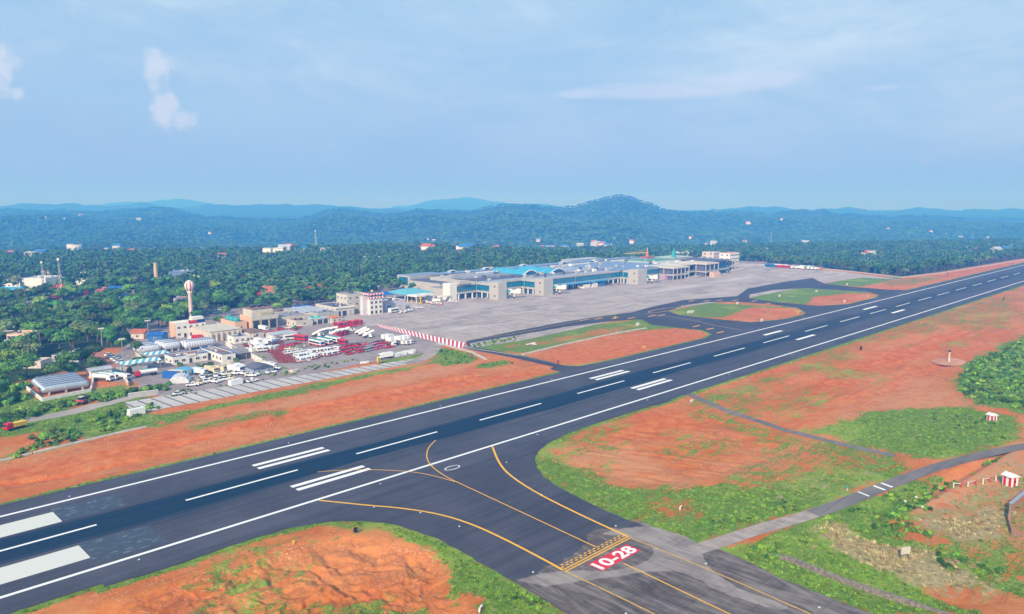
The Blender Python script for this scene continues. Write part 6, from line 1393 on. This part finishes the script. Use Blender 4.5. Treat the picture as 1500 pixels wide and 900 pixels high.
# junk yard in the lower left
YM = [('pky', lambda: v_pickup(CRV), 'cream pickup'), ('pkw', PKW, 'white pickup'), ('carg', CARG, 'grey car'), ('carw', CARW, 'white car'), ('bxw', BXW, 'white lorry'), ('bxc', BXC, 'yellowish lorry')]
for i, (a, b_, kk) in enumerate(((293, 549, 4), (303, 551, 2), (296, 554, 1), (310, 546, 5), (319, 545, 5), (328, 543, 5), (336, 542, 5), (345, 545, 4), (352, 543, 4), (291, 563, 0), (299, 561, 1), (307, 560, 1), (314, 561, 1), (322, 558, 3), (329, 557, 3), (336, 556, 0), (316, 552, 1), (325, 550, 1), (334, 549, 0), (343, 549, 1), (355, 549, 1), (361, 546, 2), (368, 552, 1), (376, 549, 1), (383, 545, 2), (371, 545, 3), (390, 547, 1), (399, 546, 3), (404, 541, 1), (395, 540, 4), (384, 538, 5))):
    k = YM[kk]; put(k[0], k[1], a, b_, R.choice((-70, -60, -80, -110)) if b_ > 545 else R.choice((-60, 10, -90)), k[2] + (' in the front row of the lower junk yard' if b_ >= 555 else ' among the parked wrecks of the lower junk yard'), 'junk yard: ' + k[2] + (' front' if b_ >= 555 else ''), .2)
put('pkw', PKW, 370, 560, 8, 'white pickup alone on the lower yard paving')
for a, b_, m, l in ((251, 554, TARP, 'leftmost deep blue tarpaulin covered container'), (259, 552, CRV, 'sand coloured container between blue ones'), (268, 550, paint('light_blue_container', (.10, .36, .62)), 'light blue container in the lower yard'), (276, 548, paint('light_blue_container', (.10, .36, .62)), 'second light blue container in the lower yard')):
    o = put('c' + l[:9], lambda: v_container(m, 7, h=2.8), a, b_, -60, l, jit=.05)
def arch_shed(px_, py_, w, L, label):
    c = at(px_, py_); t = thing('arched_shelter', label, 'shelter', (*c, 0), math.radians(-30)); n = 8; pts = [(w / 2 * math.cos(math.pi * i / n), 3. * math.sin(math.pi * i / n)) for i in range(n + 1)]
    b = MB(); b.prof(pts, 0, L); b.build('shell', CORR, t); MB().prof([(p_[0] * .97, p_[1] * .97) for p_ in pts], -.06, -.01).build('end_panel', paint('pale_sheet', (.6, .62, .66)), t)
arch_shed(262, 562, 8, 7, 'grey white corrugated arched shelter at the front of the lower yard')
put('pkw', PKW, 282, 566, -20, 'white pickup poking out of the arched shelter')
# tankers
for i, (a, b_) in enumerate(((151, 558), (160, 556), (177, 556))): put('tank', lambda: v_truck(WHV, WHV, 9, 'tank', 'tanker_lorry'), a, b_, -60, ['leftmost', 'middle', 'rightmost'][i] + ' of three white fuel tankers beside the fuel farm', 'white fuel tankers')
put('tankr', lambda: v_truck(REDP, WHV, 9, 'tank', 'tanker_lorry'), 214, 551, 175, 'red cabbed tanker under the long striped awning')
put('blt', lambda: v_truck(BLK, GRV, 8), 201, 547, 170, 'black lorry under the long striped awning')
put('pkw', PKW, 233, 533, -80, 'white pickup under the smaller striped awning')
for i in range(5): put('carw', CARW, 160 + i * 4.4, 521.5 + i * 2.6, 20, 'white car in the line along the red earth court', 'cars along the red court')
for i in range(5): put(('carw', 'carg')[i % 2], (CARW, CARG)[i % 2], 112 + i * 4.5, 516.5 - (i % 2) * 1.5, -70, ('white', 'grey')[i % 2] + ' car under the trees behind the red earth court', 'shaded cars ' + ('white', 'grey')[i % 2])
# near left road
put('tip', lambda: v_truck(REDP, YELP, 6, 'tip', 'tipper_lorry'), 22, 629, 200, 'red and yellow tipper lorry on the dusty road far left')
def digger(px_, py_):
    c = at(px_, py_); t = thing('bulldozer', 'rusty red bulldozer on the earth heap below the fuel farm', 'bulldozer', (*c, .1), 2.2)
    MB().box(-2, 2, -1.2, -.6, 0, .9).build('track', BLK, t); MB().box(-2, 2, .6, 1.2, 0, .9).build('track', BLK, t); MB().box(-1.9, 1.4, -.9, .9, .7, 1.6).build('body', RUST, t); MB().box(-1.3, .3, -.8, .8, 1.6, 2.6).build('cab', DKG, t); MB().box(-1.4, .4, -.9, .9, 2.6, 2.75).build('cab_roof', CREAM, t); MB().prof([(2.2, .1), (2.6, .2), (2.7, 1.1), (2.4, 1.2)], -1.6, 1.6).build('blade', RUST, t)
digger(118, 592)
put('cbx', lambda: v_container(WHV, 5.2, 'cargo_container'), 200 * 0 + 200, 608, 5, 'white container at the near end of the paved bays')
put('cbx', None, 193, 609.5, 5, 'small white box beside the container at the bay strip', scale=.55)
put('cbx', None, 345, 564, 5, 'white container at the upper edge of the paved bays')
put('carw', CARW, 262, 578.5, 10, 'white car at the left upper corner of the paved bays')
for i, p in enumerate(((531.5, 533), (537, 532.5))): put('cbx', None, *p, 0, ['left', 'right'][i] + ' of two small white cabinets beside the bay strip', scale=.42)
c = at(554, 534); t = thing('yellow_radar_dish', 'bright yellow round marker standing at the right end of the bay strip', 'marker', (*c, 0)); MB().box(-.15, .15, -.15, .15, 0, 1.).build('post', STEEL, t); b = MB(); b.wheel(0, 0, 1.7, .5, n=16); b.build('disc', YELP, t, (0, 0, .4), math.pi / 4)
c = at(432, 545.5); t = thing('concrete_heap', 'pile of pale broken slabs beside the yard road', 'rubble', (*c, 0)); [MB().box(-1, 1, -.7, .7, 0, .5).build('slab', PINKISH, t, (R.uniform(-1.6, 1.6), R.uniform(-1, 1), R.uniform(0, .7)), R.uniform(0, 3)) for _ in range(6)]
# by the garages and the terminal
put('busplain', None, 577, 458, 5, 'white bus standing before the lilac garage')
row('pkw', PKW, (588, 459), (604, 456), 4, 20, 'white pickup before the lilac garage', 'pickups before the lilac garage')
row('pkw', PKW, (599, 451), (616, 452), 4, -20, 'white pickup near the yellow hoists', 'pickups near the hoists')
row('van', VAN, (622, 444), (642, 447), 4, -30, 'white and red van before the white porch', 'vans before the porch')
row('bxw', BXW, (628, 441), (640, 443), 2, -30, 'white lorry before the white porch', 'lorries before the porch')
put('carr', CARR, 645, 445.5, 0, 'red car between the porch and the terminal')
put('stw', STW, 661, 439, -20, 'stair truck with blue steps at the left end of the terminal'); row('trw', TRW, (658, 442.5), (668, 443.5), 3, 0, 'white trolley at the left end of the terminal', 'trolleys at the terminal')
row('carw', CARW, (674, 439.5), (735, 437), 4, 0, 'white car under the first jetty of the terminal', 'cars under the jetty')
row('tugg', TUGG, (836, 424), (905, 417), 8, 0, 'grey tractor along the blue canopies of the terminal', 'tractors along the terminal')
row('carw', CARW, (545, 421), (584, 421), 12, -80, 'white car in the tree shaded public car park', 'public car park, front', .1); row('carg', CARG, (548, 417), (584, 417.5), 12, -80, 'grey car in the tree shaded public car park', 'public car park, middle', .1); row('carr', CARR, (552, 414), (584, 414), 8, -80, 'red car in the tree shaded public car park', 'public car park, back', .2)
row('carg', CARG, (292, 462), (322, 458), 12, -80, 'grey car in the car park beside the water tower', 'tower car park, front', .1); row('carw', CARW, (294, 457), (325, 454), 11, -80, 'white car in the car park beside the water tower', 'tower car park, back', .2)
# far end of the apron
FARV = [('busw', BUSW, 'white bus'), ('busr', BUSR, 'red bus'), ('van', VAN, 'white van'), ('bxw', BXW, 'white lorry'), ('blb', lambda: v_bus(BLV, None, 8), 'blue bus')]
for i in range(26):
    px_ = 1124 + i * 2.9; py_ = 389.3 + i * .17 + (i % 2) * 1.6; k = FARV[4] if i < 4 else (FARV[1] if (i < 13 and i % 2) else R.choice((FARV[0], FARV[2], FARV[3])))
    put(k[0], k[1], px_, py_ + .5, R.choice((0, -90)), k[2] + ' in the distant vehicle line at the far apron corner', 'far line: ' + k[2], .1)
put('ora', lambda: v_container(ORNG, 5), 1201, 394.5, 0, 'orange container at the end of the distant vehicle line'); put('blu', lambda: v_container(BLV, 5), 1205, 393, 0, 'blue container at the end of the distant vehicle line')
# white and lilac water filled barriers along the works fence
def barrier():
    t = thing('barrier', 'x', 'barrier'); MB().prof([(-1, 0), (1, 0), (.9, .5), (.9, 1.1), (-.9, 1.1), (-.9, .5)], -.25, .25).build('body', WHITE, t); MB().box(-1.02, 1.02, -.3, .3, 0, .25).build('foot', paint('violet_plastic', (.28, .20, .48)), t); return t
row('bar', barrier, (1004, 408.5), (1090, 394), 44, 0, 'white and violet plastic barrier in the long line before the unfinished blocks', 'line of barriers')
row('bar', barrier, (1018, 405), (1080, 395.5), 22, 0, 'white and violet plastic barrier in the second line before the unfinished blocks', 'second line of barriers')
# compound walls
def wall(pts, h, th, label, m=None, cap=None):
    t = thing('compound_wall', label, 'wall', (0, 0, 0)); P0 = [at(*p) for p in pts]
    for i in range(len(P0) - 1):
        MB().prism(strip([P0[i], P0[i + 1]], th), -1, h).build('wall_panel', m or PINKISH, t); MB().prism(strip([P0[i], P0[i + 1]], th + .16), h, h + .12).build('coping', cap or WHITE, t)
wall([(318, 478), (345, 487), (372, 497)], 2.3, .25, 'long weathered wall running from the fire station down to the yard')
wall([(331, 506), (340, 512)], 2.2, .25, 'short white wall beside the narrow blue trimmed building', WHITE)
wall([(341, 512), (361, 526)], 2.0, .25, 'dark stained wall between the yard and the equipment park', paint('stained_wall', (.32, .26, .22)))
wall([(361, 521), (384, 533)], 2.2, .25, 'bright white wall between the two vehicle yards', WHITE)
wall([(199, 522), (209, 530)], 1.8, .25, 'short ochre wall behind the round bush', CREAM)
wall([(188, 583), (232, 577)], 1.6, .3, 'grey block wall in front of the tanker yard', GREYC)
wall([(148, 548), (182, 556), (188, 566)], 1.6, .25, 'low wall along the tanker yard', PINKISH)
wall([(140, 548), (200, 541)], 1.8, .25, 'pale wall between the red court and the tanker yard', WHITE)
sheet('red_court_ground', [jit(P((125, 523), (150, 513), (165, 530), (178, 541), (140, 545)), 3, .4, 44)], .0065, paint('red_court_earth', (.40, .17, .11), .95))
sheet('yard_road', [strip([at(*p) for p in ((205, 568), (240, 553), (272, 538), (320, 528))], 5)], .0068, M_PRK)
sheet('service_yard_ground', [jit([(190, 380), (235, 380), (300, 400), (345, 428), (375, 428), (400, 512), (400, 560), (330, 545), (290, 520), (240, 505), (186, 500), (150, 470), (140, 430), (140, 395)], 6, .5, 45)], -.004, M_PRK)
sheet('service_yard_ground', [[(395, 380), (880, 380), (880, 470), (760, 560), (390, 560)]], -.008, M_PRK)
# ---------------------------------------------------------------- airfield furniture
def sign_box(px_, py_, w, h, face, label, rz=0, legs=True, m2=None, text=None, name='taxiway_sign'):
    c = at(px_, py_); t = thing(name, label, 'sign', (*c, 0), rz)
    MB().box(-w / 2, w / 2, -.15, .15, .35 if legs else .0, .35 + h).build('case', face, t)
    if m2: MB().box(-w * .1, w / 2 - .08, -.19, -.15, .45, .25 + h).build('face', m2, t)
    if legs: [MB().box(x, x + .1, -.06, .06, -.3, .35).build('leg', STEEL, t) for x in (-w / 2 + .1, w / 2 - .2)]
    if text: letters(text, h * .8, WHITE, t, (w * .15, -.2, .5))
sign_box(521, 782, .9, 1.1, BLK, 'black square sign back on the bank below the runway', -.4)
sign_box(817, 534, 1.6, 1.6, RUST, 'dark red rounded drum sign beside the orange earth patch', .3)
sign_box(944, 511, 2.0, 1.0, YELP, 'yellow sign on the orange earth patch')
sign_box(1013, 590, 1.6, .8, WHITE, 'white sign at the start of the narrow dark path')
sign_box(1261, 514, 1.8, 1.9, BLK, 'black square sign back on the red strip beyond the path')
sign_box(1470, 441, 2.2, 2.2, BLK, 'black square sign back near the far right edge of the runway')
sign_box(997, 748, 1.5, .7, WHITE, 'red and white sign on the grass right of the taxiway', .3, m2=REDP)
sign_box(704, 897, 1.5, .7, WHITE, 'red and white sign on the bank at the bottom edge', .5, m2=REDP)
sign_box(1326, 814, 2.2, 1.5, paint('weathered_board', (.55, .52, .42)), 'weathered white board in the dry grass', -.5, m2=None, name='notice_board')
for a, b_, l in ((934, 477, 'white sign on the green end of the turf patch'), (1009, 459, 'left of two white signs on the oval turf patch'), (1014, 458.5, 'right of two white signs on the oval turf patch'), (1080, 446, 'pale green sign on the oval turf patch'), (1116, 471, 'white sign on the orange end of the oval patch'), (1241, 418, 'white sign on the far green turf'), (1142, 435, 'white sign on the grey turf of the far oval patch'), (1196, 428, 'white sign by the upper edge of the far oval patch'), (1237, 443, 'white sign on the orange end of the far oval patch')): sign_box(a, b_, 3.0, 1.3, WHITE, l, legs=False)
for a, b_, l in ((1169, 460, 'small yellow sign on the tip of the oval patch'), (1272, 435, 'small yellow sign on the tip of the far oval patch'), (901, 467, 'small yellow sign by the apron shoulder'), (430, 797, 'tiny yellow marker on the bank below the runway')): sign_box(a, b_, 2. if b_ < 600 else .4, 1.1 if b_ < 600 else .4, YELP, l, legs=False)
sign_box(1388, 404, 3, 3, RUST, 'dark red drum sign on the far red strip', legs=False); sign_box(1483, 388, 3, 3, RUST, 'farthest dark red drum sign on the red strip', legs=False)
# landing tee
c = at(778, 505); t = thing('landing_tee', 'white landing tee lying on the turf patch', 'landing tee', (*c, .0), .1); MB().box(-3.6, 3.6, -.45, .45, .3, .7).build('crossbar', WHITE, t); MB().box(-.5, .5, -3.4, -.45, .3, .7).build('stem', WHITE, t); MB().cyl(0, 0, -.2, .3, .4).build('pivot', STEEL, t)
# light fittings along the pavements
def light():
    t = thing('taxiway_light', 'x', 'light'); MB().cyl(0, 0, 0, .12, .22, .18, 10).build('base', WHITE, t); MB().lathe(0, 0, [(.1, .12), (.12, .3), (.04, .36)], 8).build('lens', BLV, t); return t
LTS = [(548, 743), (616, 751.5), (673, 771.5), (742, 677.5), (755, 702), (793, 725), (781, 838.5), (902, 771), (917, 899), (1034, 826), (1200, 890)]
WHS = ['in the curve of the lower yellow line', 'below the curve of the lower yellow line', 'below the straight of the lower yellow line', 'near the top of the right yellow line', 'inside the right yellow line', 'right of the right yellow line', 'at the left end of the holding line', 'at the right end of the holding line', 'at the bottom edge of the taxiway', 'below the perimeter road junction', 'at the lower right of the taxiway']
for p, w in zip(LTS, WHS): put('lt', light, *p, 0, 'low taxiway light ' + w)
for i in range(20): put('rl', lambda: tag(light(), None, 'light'), -10 + 60 * i, 206.6 if i % 2 == 0 else 206.6, 0, 'white edge light along the far side of the runway', 'far runway edge lights', z=1); put('rl', None, -10 + 60 * i, 158.6, 0, 'white edge light along the near side of the runway', 'near runway edge lights', z=1)
c = at(1241, 718); t = thing('marker_post', 'small white and black marker post in the grass above the perimeter road', 'post', (*c, 0)); MB().cyl(0, 0, -.2, .9, .14).build('post', WHITE, t); MB().box(-.3, .3, -.2, .2, .5, 1.0).build('plate', TEAL, t)
for i, p in enumerate(((1326, 733), (1342, 727), (1351, 741))): c = at(*p); t = thing('stone', ['left', 'middle', 'right'][i] + ' pale stone in the ditch below the perimeter road', 'stone', (*c, -.5), 0, 'ditch stones'); MB().lathe(0, 0, [(.3, 0), (.42, .25), (.2, .5)], 7).build('rock', CREAM, t)
# striped huts
def hut(px_, py_, s, label, rz):
    c = at(px_, py_); t = thing('marker_hut', label, 'hut', (*c, -.3), rz); g_ = stripemat('red_white_hut_boards', (.72, .72, .72), (.62, .015, .025), 0, .95 * s, .785)
    z0 = 0.2
    MB().box(-1.1 * s, 1.1 * s, -1.1 * s, 1.1 * s, -.6, 2.3 * s).build('wall', g_, t)
    MB().add([(-1.5 * s, -1.4 * s, 2.2 * s), (1.5 * s, -1.4 * s, 2.2 * s), (1.5 * s, 1.4 * s, 2.2 * s), (-1.5 * s, 1.4 * s, 2.2 * s), (0, -1.4 * s, 2.9 * s), (0, 1.4 * s, 2.9 * s)], [(0, 4, 5, 3), (1, 2, 5, 4), (0, 1, 4), (2, 3, 5), (0, 3, 2, 1)]).build('roof', WHITE, t)
    MB().box(-.25 * s, .25 * s, -1.16 * s, -1.1 * s, .9 * s, 1.4 * s).build('window', DKG, t)
hut(1480, 709, 1.15, 'red and white striped hut with a white gable roof at the right edge', -.5)
hut(1453, 616, 1., 'small red and white hut on the green slope above the perimeter road', -.4)
# red and white barrier fence
t = thing('barrier_fence', 'low red and white rail fence climbing to the striped hut', 'fence', (0, 0, 0)); pts = [(1386, 717), (1397, 712), (1408, 713), (1418, 711), (1429, 708), (1440, 706.5), (1450, 704), (1459, 702)]
W_ = [at(*p) for p in pts]
for i, p in enumerate(W_):
    MB().box(-.11, .11, -.11, .11, -1, .95).build('post', WHITE if i % 2 else REDP, t, (*p, 0))
    if i: b = MB(); b.tube((*W_[i - 1], .75), (*p, .75), .07, n=5); b.build('rail', REDP if i % 2 else WHITE, t)
# windsock mast with apron circle
c = at(1390, 530); t = thing('wind_indicator', 'cream mast with a dark vane on a pink paved circle', 'mast', (*c, 0)); MB().cyl(0, 0, -.3, 4.6, .45, .3, 8).build('mast', CREAM, t); MB().lathe(0, 0, [(.5, 4.6), (.8, 5.), (.3, 5.5)], 8).build('vane', DKG, t)
sheet('paved_circle_ground', [[(c[0] + 10.5 * math.cos(k * .3142), c[1] + 6.5 * math.sin(k * .3142)) for k in range(20)]], .005, asphalt('pink_paving', (.50, .22, .13), (.58, .30, .20)))
# brick retaining wall at the right edge
def rwall():
    t = thing('brick_wall', 'ruined brick wall with a slate coloured top at the right edge', 'wall', (0, 0, 0)); g_ = G('brickwork', .9); n = g_.n.new('ShaderNodeTexBrick'); n.inputs['Scale'].default_value = 3.; n.inputs['Color1'].default_value = (.30, .14, .09, 1); n.inputs['Color2'].default_value = (.38, .22, .14, 1); n.inputs['Mortar'].default_value = (.32, .28, .24, 1); g_.l(g_.tc.outputs['Object'], n.inputs[0]); g_.l(n.outputs[0], g_.b.inputs['Base Color'])
    A = [at(1478, 760), at(1480, 745), at(1500, 728), at(1530, 700)]; MB().prism(strip(A, .4), -1.5, 1.2).build('wall_panel', g_.m, t); MB().prism(strip([at(1480, 745), at(1500, 728), at(1530, 700)], .9), 1.2, 1.32).build('coping', paint('slate_coping', (.30, .33, .40)), t); MB().prism(strip([at(1478, 762), at(1483, 778), at(1500, 785)], .35), -1.5, .3).build('lower_wall', g_.m, t)
rwall()
# bushes and single plants near buildings
def bush(px_, py_, s, label, m=None):
    c = at(px_, py_); t = thing('bush', label, 'bush', (*c, 0)); b = crown_mb(R, 1.6, 1.8, 6, 260, .34); b.build('crown', m or L_GRN, t, (0, 0, 1.1)); MB().cyl(0, 0, -.3, 1., .12).build('stem', M_BARK, t); t.scale = (s,) * 3
for a, b_, s, l in ((205, 538, 2.2, 'round green bush beside the striped awning'), (305, 544, 2., 'dense green bush below the narrow blue trimmed building'), (264, 537, .9, 'small bush before the door of the white bungalow'), (255, 550, 1.2, 'green bush beside the blue tarpaulin container'), (290, 538, .8, 'small bush at the right corner of the bungalow'), (318, 473, 2.0, 'leafy bush left of the peach annex'), (248, 565, .9, 'bush beside the arched shelter'), (430, 484, 1.3, 'bush below the maroon roofed store'), (195, 578, 1.3, 'bush at the end of the grey block wall'), (345, 533, 1.2, 'weedy bush beside the stained wall'), (665, 420, 2.6, 'tree like bush behind the left end of the terminal')): bush(a, b_, s, l)
build_haze(1 / 2250., (.055, .34, 1.0), 235., True)
plant_trees()
ground_plants()
bpy.context.view_layer.update()
print('objects', len(bpy.data.objects))
